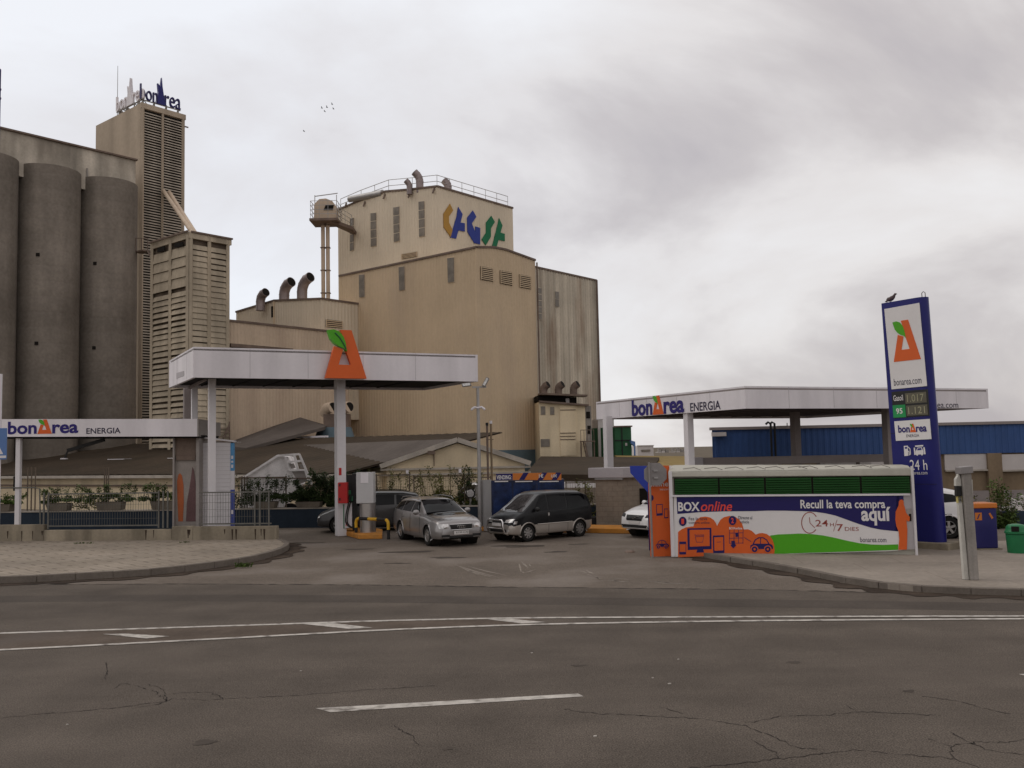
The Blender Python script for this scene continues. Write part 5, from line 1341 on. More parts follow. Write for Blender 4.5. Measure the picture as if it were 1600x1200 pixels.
q = lambda x, y, o=-.02: at(x, y, a.y+o)
MB().prism([q(1507,905.5),q(1514,905.7),q(1502.5,776),q(1497,776)], (0,.1,0)).build('side_board', 'post_white', t)
MB().prism([q(1497.3,786),q(1503.8,786),q(1503,775.8),q(1496.5,775.8)], (0,.09,0)).build('yellow_band', 'post_yellow', t)
MB().prism([q(1494.8,775.6),q(1502.5,775.6),q(1502,759.5),q(1494.5,759.5)], (0,.1,0)).build('dark_band', 'trim_black', t)
MB().prism([q(1493.8,759.2),q(1502,759.2),q(1501.5,749),q(1498,738),q(1497,744),q(1493.8,749)], (0,.1,0)).build('side_cap', 'post_white', t)
MB().prism([q(1516.5,749),q(1519.5,749.5),q(1520.5,776),q(1517.5,775)], (0,.1,0)).build('rear_board', 'post_white', t)
a = gnd(1540, 866); t = thing('recycling_bin', 'dark blue boxy bin with orange lid behind the leaning post', 'bin', (a.x, a.y, 0))
hw = .34; zb_, zt3 = .16, at(1540,794,a.y).z; zl3 = at(1540,786,a.y).z
MB().box(a.x-hw-.08, a.x+hw+.08, a.y-.1, a.y+.75, 0, zb_).build('plinth', 'wall_concrete', t)
MB().box(a.x-hw, a.x+hw, a.y-.05, a.y+.6, zb_, zt3).build('body', 'bin_navy', t, bevel=.03)
MB().box(a.x-hw-.02, a.x+hw+.02, a.y-.08, a.y+.63, zt3+.002, zl3).build('lid', 'bin_orange', t, bevel=.025)
RP = Plane((0,a.y-.05,0), (1,0))
g = MB(); pbox(g, RP, *RP.rect(1523.5,1534,801,813), 0, .006); o = g.build('sticker', 'bin_orange', t); g = MB(); u0,u1,z0,z1 = RP.rect(1526,1531.5,803,811); ppoly(g, RP, [(u0,z0),(u0+.03,z0),(u1,z1),(u1-.03,z1)], .006, .01); g.build('sticker_mark', 'bin_navy', o)
g = MB(); pxpoly(g, RP, [(1544.5,802.5),(1547,801),(1552,809),(1549.5,811)][::-1], 0, .006); g.build('sticker', 'bin_orange', t)
a = gnd(1590.5, 871); t = thing('litter_bin', 'round green plastic litter bin with domed lid at the right edge', 'bin', (a.x, a.y, 0))
zz = lambda y: at(1590, y, a.y).z
g = MB(); g.lathe((a.x,a.y,0), [(0,.0),(.225,.0),(.235,.03),(.262,zz(836)),(.262,zz(834.5)),(.0,zz(834.5))], 28); g.build('body', 'bin_green', t, smooth=True)
g = MB(); g.lathe((a.x,a.y,0), [(.265,zz(834)),(.288,zz(833)),(.288,zz(830)),(.268,zz(829)),(.25,zz(825)),(.235,zz(822.5)),(.20,zz(820)),(.10,zz(818.6)),(0,zz(818.3))], 28); g.build('lid', 'bin_green', t, smooth=True)
g = MB(); g.obox((a.x-.13,a.y-.19,zz(825.3)), (.075,-.05,0), (.03,.05,0), (0,0,.065)); g.build('slot', 'dark_void', t)

# lamp post with floodlights and cameras
a = gnd(750.5, 829.5); t = thing('lamp_post', 'slim grey lamp post with two floodlights and two white cameras', 'lamp post', (a.x, a.y, 0))
zz = lambda y: at(748, y, a.y).z; xx = lambda x, y: at(x, y, a.y).x
MB().tube((a.x,a.y,0), (a.x,a.y,zz(606)), .085, .055, 12).build('pole', 'galv', t)
MB().box(xx(738,604), xx(760,604), a.y-.04, a.y+.04, zz(606), zz(603.5)).build('cross_arm', 'galv', t)
for x, tl in ((729,-1),(759,1)):
    c = Vector((xx(x,600), a.y-.08, zz(601 if tl < 0 else 597.5))); ang = .35 if tl < 0 else 1.05
    o = MB().obox(c, Vector((math.cos(ang)*.19*(-tl if tl<0 else 1),0,math.sin(ang)*.19*(1 if tl>0 else .3))), (0,.14,0), Vector((-math.sin(ang)*.06,0,math.cos(ang)*.07))).build('floodlight', 'rail_grey', t)
    MB().obox(c+Vector((0,-.145,0)), Vector((math.cos(ang)*.15*(-tl if tl<0 else 1),0,math.sin(ang)*.15*(1 if tl>0 else .3))), (0,.01,0), Vector((-math.sin(ang)*.04,0,math.cos(ang)*.05))).build('lens', 'lamp_glass', o)
for s in (-1, 1):
    c = Vector((a.x, a.y-.05, zz(637.5))); MB().pipe([c, c+Vector((s*.14,0,.03)), c+Vector((s*.22,-.04,-.03)), c+Vector((s*.27,-.06,-.08))], [.04,.045,.05,.035], 8).build('camera', 'fascia_white', t, smooth=True)
for k, (x, yt, lb, mt) in enumerate(((762.5,665,'thin dark vent pipe rising beside the vending machine','roof_trim'),(768.5,662,'thin rusty vent pipe with pale cap beside the vending machine','brown_wall'))):
    c = at(x, 745, 37.5); t = thing('vent_pipe', lb, 'pipe', (c.x, 37.5, 0)); zt4 = at(x, yt, 37.5).z
    MB().tube((c.x,37.5,0), (c.x,37.5,zt4), .045, n=10).build('pipe', mt, t); MB().tube((c.x,37.5,zt4), (c.x,37.5,zt4+.12), .06, n=10).build('cap', 'trim_black' if k == 0 else 'fascia_white', t)
    if k == 0: MB().bar((c.x-.05,37.5,at(x,687,37.5).z), (c.x+.25,37.5,at(x,687,37.5).z), .03).build('bracket', 'roof_trim', t)

# vending machines
VP = Plane((0,35.2,0), (1,.02)); t = thing('vending_machine', 'dark blue bank of vending machines under a purple and orange header', 'vending machine', VP.pt(VP.hit(825,830)[0], .15)); tV = t
g = MB(); pbox(g, VP, *VP.rect(768,882.5,750,832), -1.0, -.02); g.build('cabinet', 'vend_navy', t)
g = MB(); q = VP.rect(752,767.5,748,832); g.prism([VP.pt(q[1],q[2],.0), VP.pt(q[1],q[3]-.04,.0), at(752,750,36.4), at(752,828,36.4)], (0.02,.05,0)); g.build('side_panel', 'brushed_grey', t)
g = MB(); pxpoly(g, VP, [(775,740.5),(801,740),(801,750),(775,750.5)][::-1], -.04, .02); g.build('header', 'navy_sign', t)
g = MB(); pxpoly(g, VP, [(801.3,739.5),(877,738.5),(877,750),(801.3,750)][::-1], -.04, .015); g.build('header', 'bin_orange', t)
for x in (811, 840, 862): g = MB(); pxpoly(g, VP, [(x,749.8),(x+8,749.8),(x+15,738.5),(x+7,738.5)][::-1], .015, .022); g.build('header_stripe', 'navy_sign', t)
g = MB(); add_text(g, VP, 'VENDING:', *VP.rect(776,799,742.5,749), .026, .02); g.build('lettering', 'white_sign', t)
g = MB(); add_text(g, VP, '1\u20ac', *VP.rect(842,849,740.5,746.5), .03, .02); g.build('lettering', 'white_sign', t)
g = MB(); add_text(g, VP, '0,50\u20ac', *VP.rect(861,870,741,746.5), .03, .01); g.build('lettering', 'white_sign', t)
for x0, x1 in ((771,800),(803,838),(841,879)):
    g = MB(); pbox(g, VP, *VP.rect(x0,x1,754,826), -.02, .0); o = g.build('door', 'vend_glow', t)
    g = MB(); pbox(g, VP, *VP.rect(x0+2,x1-6,751.5,753), -.02, .012); g.build('light_strip', 'white_sign', t)
def ckerb(name, label, pts, w, h, mat):
    g = MB(); P_ = [gnd(*p) for p in pts]
    for p, q in zip(P_[:-1], P_[1:]): 
        d = (q-p).normalized(); n_ = Vector((-d.y,d.x,0)); n_ = n_ if n_.y > 0 else -n_
        g.prism([p, q, q+n_*w, p+n_*w], (0,0,h))
    return tag(g.build(name, mat, origin=P_[0], bevel=.015), label, 'kerb')
ckerb('kerb_island', 'orange painted kerb island under the vending machines', [(738,829.5),(1045,835)], 1.6, .17, 'orange_kerb')

# ------------------------------------------------------------------ pump island
P0 = gnd(563, 838); t = thing('pump_island', 'orange painted kerb island carrying the pump and steel post', 'kerb', (P0.x, P0.y, 0))
q = [gnd(553,840.5), gnd(597,842), gnd(598,835.5), gnd(566,831), gnd(537,826), gnd(529,828)]; q = [gnd(560,842.5), gnd(597.5,842), gnd(597.5,834), gnd(556,824), gnd(529,826), gnd(529,833.5)]
MB().prism([Vector((p.x,p.y,0)) for p in q], (0,0,.17)).build('kerb', 'orange_kerb', t, bevel=.02)
b = gnd(573, 832.5, .17); t = thing('payment_post', 'steel clad payment post with grey top and paper notice', 'payment post', (b.x, b.y+.3, .17))
zz = lambda y: at(572, y, b.y).z; rr0 = .295
MB().tube((b.x,b.y+.3,.17), (b.x,b.y+.3,zz(787)), rr0, n=28).build('cylinder', 'steel_shiny', t, smooth=True)
xa, xb = at(556.5,760,b.y).x, at(583.5,760,b.y).x
MB().box(xa, xb, b.y, b.y+.55, zz(786.6), zz(738)).build('cabinet', 'brushed_grey', t, bevel=.015)
MB().box(at(563.5,745,b.y).x, at(575.5,745,b.y).x, b.y-.012, b.y-.002, zz(754.5), zz(738.8)).build('notice', 'fascia_white', t)
b = gnd(541, 827.5, .17); t = thing('fuel_pump', 'green and white fuel pump with black hoses beside the canopy column', 'fuel pump', (b.x, b.y+.3, .17)); FPp = Plane((0,b.y,0), (1,.12))
zz = lambda y: at(541, y, b.y).z
g = MB(); pbox(g, FPp, *FPp.rect(529,538,788,826), -.6, 0); g.build('side', 'pump_green', t)
g = MB(); pbox(g, FPp, *FPp.rect(538.2,550,786,825), -.6, .02); g.build('body', 'fascia_white', t, bevel=.01)
g = MB(); pbox(g, FPp, *FPp.rect(550.2,557,740,828), -.6, -.02); pbox(g, FPp, *FPp.rect(542,550,742,785), -.6, -.1); g.build('frame', 'trim_black', t)
g = MB(); pxpoly(g, FPp, [(540,821),(543,813.5),(546,822)][::-1], .02, .03); g.build('sticker', 'red_letter', t)
for dx in (0, 2.5):
    g = MB(); pts = [(547+dx,772),(545+dx,786),(541.5+dx,800),(540.5+dx,815),(545+dx,822),(550+dx,824)]; g.pipe(spline([FPp.pt(*FPp.hit(*p), .12) for p in pts], 5), .025, 6); g.build('hose', 'hose_black', t)
for x, y in ((546,770),(549,779)):
    u, z = FPp.hit(x,y); MB().obox(FPp.pt(u,z,.06), FPp.u*.06, FPp.n*.05, Vector((0,0,.09))).build('nozzle', 'pump_green', t)
b2 = at(537.5, 770, 35.0); g = MB(); g.box(at(530,770,35.05).x, at(544.5,770,35.05).x, 34.80, 35.05, at(537,786,35.05).z, at(537,753.5,35.05).z)
t = thing('fire_box', 'red extinguisher cabinet fixed to the canopy column', 'cabinet', (b2.x, 34.9, at(537,786,35.05).z)); g.build('cabinet', 'red_box', t, bevel=.02)
for y in (758, 780): MB().box(at(530,y,34.79).x, at(532,y,34.79).x, 34.785, 34.798, at(530,y+2,34.79).z, at(530,y-2,34.79).z).build('hinge', 'trim_black', t)
# striped hoop guard
H0, H1 = gnd(556.5,839.5), gnd(607,842.5); t = thing('hoop_guard', 'yellow and black striped hoop guard in front of the payment post', 'barrier', (H0.x, H0.y, 0))
hz = at(582, 809.5, H0.y).z; rad = .16
path = [H0*1, Vector((H0.x,H0.y,hz-rad))] + [Vector((H0.x,H0.y,hz-rad)) + (H1-H0).normalized()*rad*(1-math.cos(k*math.pi/12)) + Vector((0,0,rad*math.sin(k*math.pi/12))) for k in range(1,7)]
path2 = [Vector((H1.x,H1.y,hz-rad)) + (H0-H1).normalized()*rad*(1-math.cos(k*math.pi/12)) + Vector((0,0,rad*math.sin(k*math.pi/12))) for k in range(6,0,-1)] + [Vector((H1.x,H1.y,hz-rad)), H1*1]
full = path + path2; acc = [0]
for p, q in zip(full[:-1], full[1:]): acc.append(acc[-1]+(q-p).length)
def sub(s0, s1):
    o = []
    def P_(s):
        i = max(0, min(len(full)-2, int(np.searchsorted(acc, s))-1)); return full[i].lerp(full[i+1], (s-acc[i])/max(1e-6,acc[i+1]-acc[i]))
    o.append(P_(s0)); o += [full[i] for i in range(len(full)) if s0+.005 < acc[i] < s1-.005]; o.append(P_(s1)); return o
Lh = hz-rad; tot = acc[-1]; stops = [0, Lh*.62, Lh+rad*1.7, Lh+rad*1.7+.30, Lh+rad*1.7+.62, tot-Lh-rad*1.2, tot-Lh*.62, tot]
stops = [0, Lh*.68, Lh+rad*1.8, Lh+rad*1.8+(tot-2*Lh-3.6*rad)*.36, Lh+rad*1.8+(tot-2*Lh-3.6*rad)*.72, tot-Lh-rad*1.3, tot-Lh*.64, tot]
for k in range(len(stops)-1): MB().pipe(sub(stops[k], stops[k+1]), .058, 12).build('rail_section', 'black_paint' if k % 2 == 0 else 'yellow_paint', t, smooth=True)

# ------------------------------------------------------------------ navy wall with planters, fences, plants behind
NV = Plane(gnd(0, 829.5), (gnd(520, 824)-gnd(0, 829.5))); 
un0, un1 = -30, NV.hit(1000, 815)[0]
zN = NV.hit(200, 797)[1]
t = thing('low_wall', 'low dark blue wall with pale coping along the back of the forecourt', 'wall', NV.pt(0, 0))
g = MB(); pbox(g, NV, un0, un1, -.05, zN-.05, -.25, 0); g.build('wall', 'wall_navy', t)
g = MB(); pbox(g, NV, un0, un1, zN-.048, zN, -.28, .03); g.build('coping', 'coping', t)
def leaves(mb, c, rx, ry, rz, n, r, size=.10, fill=.35):
    for _ in range(n):
        d = Vector((r.gauss(0,1), r.gauss(0,1), r.gauss(0,1))).normalized(); k = r.uniform(fill, 1)**.6
        p = c + Vector((d.x*rx, d.y*ry, d.z*rz))*k
        a = Vector((r.uniform(-1,1), r.uniform(-1,1), r.uniform(-.6,.6))).normalized(); b = a.cross(Vector((r.uniform(-1,1), r.uniform(-1,1), r.uniform(-1,1)))).normalized()
        s = size*r.uniform(.55,1.3)
        mb.add([p-a*s, p+b*s*.45-a*s*.1, p+a*s, p-b*s*.45-a*s*.1], [(0,1,2,3)])
def plant(name, label, base, w, h, n, seed, mat='leaf', sprigs=5, cat='plant', group=None, d=.3, size=.07):
    n = int(n*1.5)
    r = random.Random(seed); t = thing(name, label, cat, base, 0, group); lf, st = MB(), MB(); base = Vector(base)
    ncl = max(3, int(w*4))
    for k in range(ncl):
        x = (k+.5)/ncl*2-1; c = base + Vector((x*w*.5+r.uniform(-.1,.1), r.uniform(-d,d)*.5, h*r.uniform(.10,.42)*(1-.35*abs(x))))
        leaves(lf, c, w/ncl*1.0, d*.6, h*r.uniform(.12,.30), n//(ncl*2), r, size, .1)
    for k in range(sprigs):
        x = r.uniform(-.55,.55)*w; p = base + Vector((x*.8, 0, h*.2)); top = base + Vector((x+r.uniform(-.25,.25), r.uniform(-d,d), h*r.uniform(.7,1.08))); mid = p.lerp(top,.5)+Vector((r.uniform(-.1,.1),0,.05))
        st.pipe([p, mid, top], [.014,.010,.005], 4)
        for j in range(n//(sprigs*2)):
            s = r.uniform(.25,1)**.8; q = (p.lerp(mid, s*2) if s < .5 else mid.lerp(top, s*2-1)) + Vector((r.gauss(0,.06), r.gauss(0,.06), r.gauss(0,.05)))
            a = Vector((r.uniform(-1,1), r.uniform(-1,1), r.uniform(-.5,.7))).normalized(); b = a.cross(Vector((r.uniform(-1,1), r.uniform(-1,1), 1))).normalized(); sz = size*r.uniform(.5,1.1)
            lf.add([q, q+a*sz*.6+b*sz*.4, q+a*sz*1.4, q+a*sz*.6-b*sz*.4], [(0,1,2,3)])
    lf.build('foliage', mat, t); st.build('stem', 'stem', t); return t
def trough(label, x0, x1, yt, yb, seed, n=900, h=None, plab=None, ytop=None, mat='leaf'):
    pl = NV.off(-.02); u0, u1 = pl.hit(x0, yb)[0], pl.hit(x1, yb)[0]; zt_ = zN + (yb-yt)/36.5
    t = thing('planter', label, 'planter', pl.pt((u0+u1)/2, zN, -.1), 0, 'planters on the navy wall')
    g = MB(); g.prism([pl.pt(u0+.10,zN+.005,.08), pl.pt(u1-.10,zN+.005,.08), pl.pt(u1,zt_,.12), pl.pt(u0,zt_,.12)], -pl.n*.42); g.build('tub', 'trough', t)
    MB().prism([pl.pt(u0+.05,zt_+.002,.09), pl.pt(u1-.05,zt_+.002,.09), pl.pt(u1-.05,zt_+.002,-.26), pl.pt(u0+.05,zt_+.002,-.26)], (0,0,.01)).build('soil', 'gutter_dirt', t)
    if plab:
        plant('shrub', plab, pl.pt((u0+u1)/2, zt_, -.1), (u1-u0)*1.75, max(.4, (yt-ytop)/36.5), n, seed, mat, 9, 'shrub', 'straggling shrubs in the planters')
trough('stone planter at the far left end of the navy wall', -12, 18, 782, 794, 1, 900, None, 'low round shrub at the far left, cut by the picture edge', 768)
trough('stone planter, second from the left, beside the low canopy post', 73, 108, 781, 793, 2, 1000, None, 'straggling shrub right of the low canopy post', 755)
trough('stone planter in the middle of the low canopy opening', 151, 192, 778, 791, 3, 1300, None, 'bushy straggling shrub in the middle of the low canopy opening', 750)
trough('stone planter partly hidden by the poster entrance', 236, 275, 776, 789, 4, 1200, None, 'straggling shrub beside the poster entrance', 748)
trough('stone planter right of the white slatted booth', 396, 432, 782, 792, 5, 1500, None, 'tangled dark shrub right of the white slatted booth', 742, 'leaf_dark')
trough('stone planter in front of the white hopper', 462, 502, 784, 793, 6, 2000, None, 'dense dark shrub to the left of the canopy column', 740, 'leaf_dark')
plant('shrub', 'dark climbing shrub filling the gap below the white hopper', NV.pt(NV.hit(508,790)[0], zN, -.6), 2.6, 1.55, 3600, 12, 'leaf_dark', 8, 'shrub', 'straggling shrubs in the planters', .5, .10)
plant('shrub', 'thin trailing shrub between the second and third planters', NV.pt(NV.hit(130,790)[0], zN, -.4), 1.2, .9, 260, 13, 'leaf_dry', 5, 'shrub', 'straggling shrubs in the planters')
plant('shrub', 'thin trailing shrub just right of the slatted booth', NV.pt(NV.hit(376,790)[0], zN, -.4), 1.2, 1.3, 600, 14, 'leaf_dark', 7, 'shrub', 'straggling shrubs in the planters')
plant('shrub', 'leafy shrub showing above the dark hatchback roof', NV.pt(NV.hit(608,790)[0], zN-.2, -.4), 2.8, 1.7, 900, 15, 'leaf_dry', 11, 'shrub', 'straggling shrubs in the planters', .4, .08)
plant('shrub', 'tall leafy shrub rising behind the grey estate car', NV.pt(NV.hit(705,790)[0], zN-.2, -.4), 2.7, 1.9, 1500, 16, 'leaf_dry', 12, 'shrub', 'straggling shrubs in the planters', .4, .08)
plant('shrub', 'dark shrub between the grey estate car and lamp post', NV.pt(NV.hit(728,790)[0], zN-.2, -.5), .8, 1.6, 900, 17, 'leaf_dark', 6, 'shrub', 'straggling shrubs in the planters', .4, .08)
plant('shrub', 'brownish shrub growing behind the rear of the van', (at(935,800,38.3).x, 38.3, 0), 1.7, 1.7, 900, 18, 'leaf_dry', 10, 'shrub', 'straggling shrubs in the planters', .4, .08)
# mesh screens on the navy wall
NF = NV.off(-.45)
mesh_panel('fence_panel', 'tall brown mesh screen behind the dark hatchback', NF, 587, 642, 742, 800, [588.5, 640], 'tall mesh screens on the navy wall', 'mesh_brown')
mesh_panel('fence_panel', 'tall brown mesh screen behind the grey estate car', NF, 646, 727, 744, 800, [647, 726], 'tall mesh screens on the navy wall', 'mesh_brown')
mesh_panel('fence_panel', 'narrow brown mesh screen next to the lamp post', NF, 730, 768, 746, 800, [731, 767], 'tall mesh screens on the navy wall', 'mesh_brown')
mesh_panel('fence_panel', 'brown mesh screen behind the van beside the hut', NF, 884, 946, 754, 812, [885, 915, 945], 'tall mesh screens on the navy wall', 'mesh_brown')
mesh_panel('fence_panel', 'fine brown mesh screen in front of the white hopper', NF, 373, 448, 746, 796, [378, 382, 386, 447], 'tall mesh screens on the navy wall', 'mesh_brown')
for x0, lb in ((52,'cluster of thin brown standpipes behind the low canopy post'),(163,'cluster of thin brown standpipes in the middle of the canopy opening')):
    t = thing('standpipe', lb, 'pipe', NF.pt(NF.hit(x0,795)[0], zN), 0, 'standpipes along the navy wall')
    for dx in (0, 3.2, 6.4) if x0 > 100 else (-9, -3, 3):
        u = NF.hit(x0+dx, 770)[0]; MB().tube(NF.pt(u, 0), NF.pt(u, NF.hit(x0, 730)[1]), .03, n=8).build('pipe', 'mesh_brown', t)
u, z = NF.hit(34, 755); g = MB(); g.obox(NF.pt(u, z, .3), NF.u*.13, NF.n*.1, Vector((0,0,.32))); g.bar(NF.pt(u,z,.3), NF.pt(u,0,.3), .05)
tag(g.build('meter_box', 'dark_void', origin=NF.pt(u,0,.3)), 'black box on a stand behind the low canopy post', 'box')
c = at(735, 771, 39); t = thing('traffic_mirror', 'small round mirror on a post next to the lamp post', 'mirror', (c.x, 39, 0))
MB().tube((c.x,39,0),(c.x,39,c.z-.2), .05, n=8).build('post', 'rail_grey', t)
MB().tube((c.x,39,c.z),(c.x,38.94,c.z), .20, n=20).build('rim', 'trim_black', t); MB().tube((c.x,38.938,c.z),(c.x,38.92,c.z), .165, .15, n=20).build('mirror', 'chrome', t)
MB().box(c.x+.22,c.x+.50,38.9,39.1,c.z-.27,c.z+.27).build('box', 'rail_grey', t)

# white spattered hopper trailer behind the wall
SPl = Plane((0, 43.2, 0), (1, .12)); t = thing('hopper_trailer', 'white spattered tipping hopper with open ladder frame behind the shrubs', 'trailer', SPl.pt(SPl.hit(430,800)[0], 0))
g = MB(); pxpoly(g, SPl, [(374,800),(376,749),(400,732),(434,712.5),(450,713.5),(456,726),(470,757),(452,775),(440,800)][::-1], -2.0, 0); g.build('body', 'splat_white', t)
g = MB()
for a_, b_ in (((378,748),(434,712)),((434,712),(468,709.5)),((446,714),(452,735)),((468,709.5),(488,757)),((452,735),(477,734)),((460,711),(466,734)),((450,722),(471,720)),((477,734),(484,757))): g.bar(SPl.pt(*SPl.hit(*a_), .06), SPl.pt(*SPl.hit(*b_), .06), .09)
g.build('frame', 'splat_white', t)
for q in ([(452,725),(459,724),(462,731),(455,732)], [(467,725),(472,724.5),(475,731),(470,731.5)], [(456,736),(476,735.5),(480,752),(468,757)]): g = MB(); pxpoly(g, SPl, q[::-1], .0, .03); g.build('opening', 'booth_grey', t)
MB().bar(SPl.pt(*SPl.hit(374,746), .1), SPl.pt(*SPl.hit(486,747.5), .1), .05).build('rail', 'roof_trim', t)
for x in (395, 452): q = SPl.pt(SPl.hit(x,800)[0], .45, -.9); MB().tube(q+SPl.n*.8, q+SPl.n*.5, .45, n=18).build('wheel', 'tyre', t)

# hedge and rubble on the right in front of the warehouse
plant('shrub', 'thin green shrub by the warehouse wall left of the litter bin', (at(1571,800,33).x, 33, 0), 1.0, 1.6, 900, 31, 'leaf', 8, 'shrub', None, .4, .08)
r6 = random.Random(6); g = MB()
cx0, cx1 = at(1484,800,36).x, at(1640,800,36).x
for k in range(150):
    x = r6.uniform(cx0, cx1); hgt = .9*(.6+.4*math.sin(x*1.3)); z = r6.uniform(0, hgt); s = r6.uniform(.08,.22)
    g.obox((x, 36+r6.uniform(-.5,.5), z), (s, r6.uniform(-.1,.1), r6.uniform(-.08,.08)), (r6.uniform(-.05,.05), s*.8, .03), (.02, .03, s*.6))
tag(g.build('rubble', 'far_white', origin=((cx0+cx1)/2, 36, 0)), 'heap of pale rubble and dry stalks along the warehouse base', 'rubble', kind='stuff')
plant('shrub', 'dry brown scrub in front of the rubble at the right edge', (at(1600,805,34.5).x, 34.5, 0), 2.4, 1.1, 1000, 33, 'leaf_dry', 16, 'shrub', None, .5, .08)
plant('shrub', 'dry brown scrub seen between pylon and leaning post', (at(1492,800,34.5).x, 34.5, 0), 1.3, 1.0, 600, 34, 'leaf_dry', 9, 'shrub', None, .5, .08)
g = MB(); a, b = at(1470,815,33.5), at(1760,815,33.5); g.box(a.x, b.x, 33.4, 33.6, 0, .55)
tag(g.build('low_wall', 'wall_navy', origin=(a.x,33.5,0)), 'low dark wall behind the bins on the right', 'wall')

# crossing sign at the left edge, and the tall mast whose side just shows there
a = Vector((at(2, 700, 19).x, 19, 0)); t = thing('crossing_sign', 'blue and white pedestrian crossing sign cut by the left picture edge', 'road sign', (a.x-.12, 19, .0))
zz = lambda y: at(2, y, 19).z; xR = at(11.2, 690, 19).x; xR2 = at(12.2, 690, 19).x
sz_ = .64; g = MB(); g.box(xR-sz_, xR, 18.97, 19.0, zz(718), zz(718)+sz_); g.build('plate', 'sign_blue', t, bevel=.004)
zc_ = zz(718); SG = Plane((xR-sz_, 18.97, 0), (1,0))
g = MB(); ppoly(g, SG, [(.08,zc_+.11),(sz_-.06,zc_+.11),(sz_/2,zc_+sz_-.04)], .001, .004); g.build('triangle', 'white_sign', t)
g = MB(); ppoly(g, SG, [(.26,zc_+.14),(.30,zc_+.14),(.33,zc_+.25),(.37,zc_+.14),(.42,zc_+.14),(.36,zc_+.30),(.37,zc_+.40),(.31,zc_+.44),(.26,zc_+.38)], .004, .007); g.build('figure', 'trim_black', t)
MB().box(xR-sz_, xR, 18.965, 18.969, zc_+.03, zc_+.08).build('stripe', 'white_sign', t)
MB().tube((at(-.5,640,19).x-.05,19.05,0), (at(-.5,640,19).x-.05,19.05,zz(584)), .06, n=12).build('post', 'fascia_white', t)
a = Vector((at(.6, 150, 26).x-.09, 26, 0)); t = thing('flag_mast', 'dark purple mast just showing at the left picture edge', 'mast', a)
MB().tube(a, (a.x,26,at(1,108,26).z), .09, n=10).build('pole', 'navy_sign', t); 
for y in (138, 152): MB().tube((a.x,26,at(1,y+2,26).z),(a.x,26,at(1,y,26).z), .105, n=10).build('collar', 'navy_sign', t)

# birds in the sky
for k, (x, y) in enumerate([(503,169),(507.5,174),(511,168),(521,170),(475,205),(519,163)]):
    c = at(x, y, 95); g = MB(); r7 = random.Random(k); f = r7.uniform(.1,.5)
    g.pipe([c+Vector((-.16,0,0)), c, c+Vector((.18,.02,0))], [.02,.06,.015], 6)
    for sd in (-1, 1): g.add([c+Vector((-.08,0,0)), c+Vector((.08,0,0)), c+Vector((.02,sd*.35,f*.5)), c+Vector((-.02,sd*.65,f*.2)), c+Vector((-.08,sd*.35,f*.45))], [(0,1,2,3,4)])
    g.V = [c+(v-c)*.6 for v in g.V]; tag(g.build('bird', 'bird_dark', origin=c), ['tiny dark bird in the sky, leftmost of the cluster', 'tiny dark bird in the sky, lowest of the cluster', 'tiny dark bird in the middle of the cluster', 'tiny dark bird at the right of the cluster', 'tiny lone dark bird lower left of the others', 'tiny dark bird in the sky, topmost of the cluster'][k], 'bird', 'birds in the sky above the mill')
# low hump on the apron
g = MB(); q = gnd(984, 862.5); g.ell((q.x,q.y,0), .16, .2, .06, 12, 6); tag(g.build('road_stud', 'roof_trim', origin=(q.x,q.y,0), smooth=True), 'small dark rounded hump on the apron left of the road sign', 'stud')
# ------------------------------------------------------------------ vehicles
def smooth1(A, axis, it, keep_ends=True):
    for _ in range(it):
        B = A.copy(); n = A.shape[axis]
        sl = [slice(None)]*A.ndim
        def S(a, b): s = list(sl); s[axis] = slice(a, b); return tuple(s)
        B[S(1, n-1)] = A[S(1, n-1)]*.5 + (A[S(0, n-2)] + A[S(2, n)])*.25; A = B
    return A
def car_surface(st, nu=110, sub=5, itu=3, itv=2):
    """st: stations rear->front (x, zb, wb, zm, wm, zbelt, wbelt, zr, wr, zt). Returns grid of points, left side centre-bottom to centre-top"""
    st = np.array(st, float); xs = st[:, 0]; X = np.linspace(xs[0], xs[-1], nu)
    C = np.stack([np.interp(X, xs, st[:, k]) for k in range(1, st.shape[1])], 1)
    C = smooth1(C, 0, itu)
    zb, wb, zm, wm, zB, wB, zr, wr, zt = C.T; Z = np.zeros_like(X)
    K = np.stack([np.stack([Z, zb], 1), np.stack([wb, zb], 1), np.stack([wm*.99, zb*.55+zm*.45], 1), np.stack([wm, zm], 1), np.stack([wB, zB], 1), np.stack([(wB+wr)/2+.012, (zB+zr)/2], 1), np.stack([wr, zr], 1), np.stack([wr*.62, zr*.22+zt*.78], 1), np.stack([Z, zt], 1)], 1)
    tt = np.linspace(0, K.shape[1]-1, (K.shape[1]-1)*sub+1); i0 = np.minimum(tt.astype(int), K.shape[1]-2); f = (tt-i0)[None, :, None]
    G = K[:, i0]*(1-f) + K[:, i0+1]*f
    G = smooth1(G, 1, itv); G[:, 0, 0] = 0; G[:, -1, 0] = 0
    return np.concatenate([np.broadcast_to(X[:, None, None], G[..., :1].shape), G], 2)
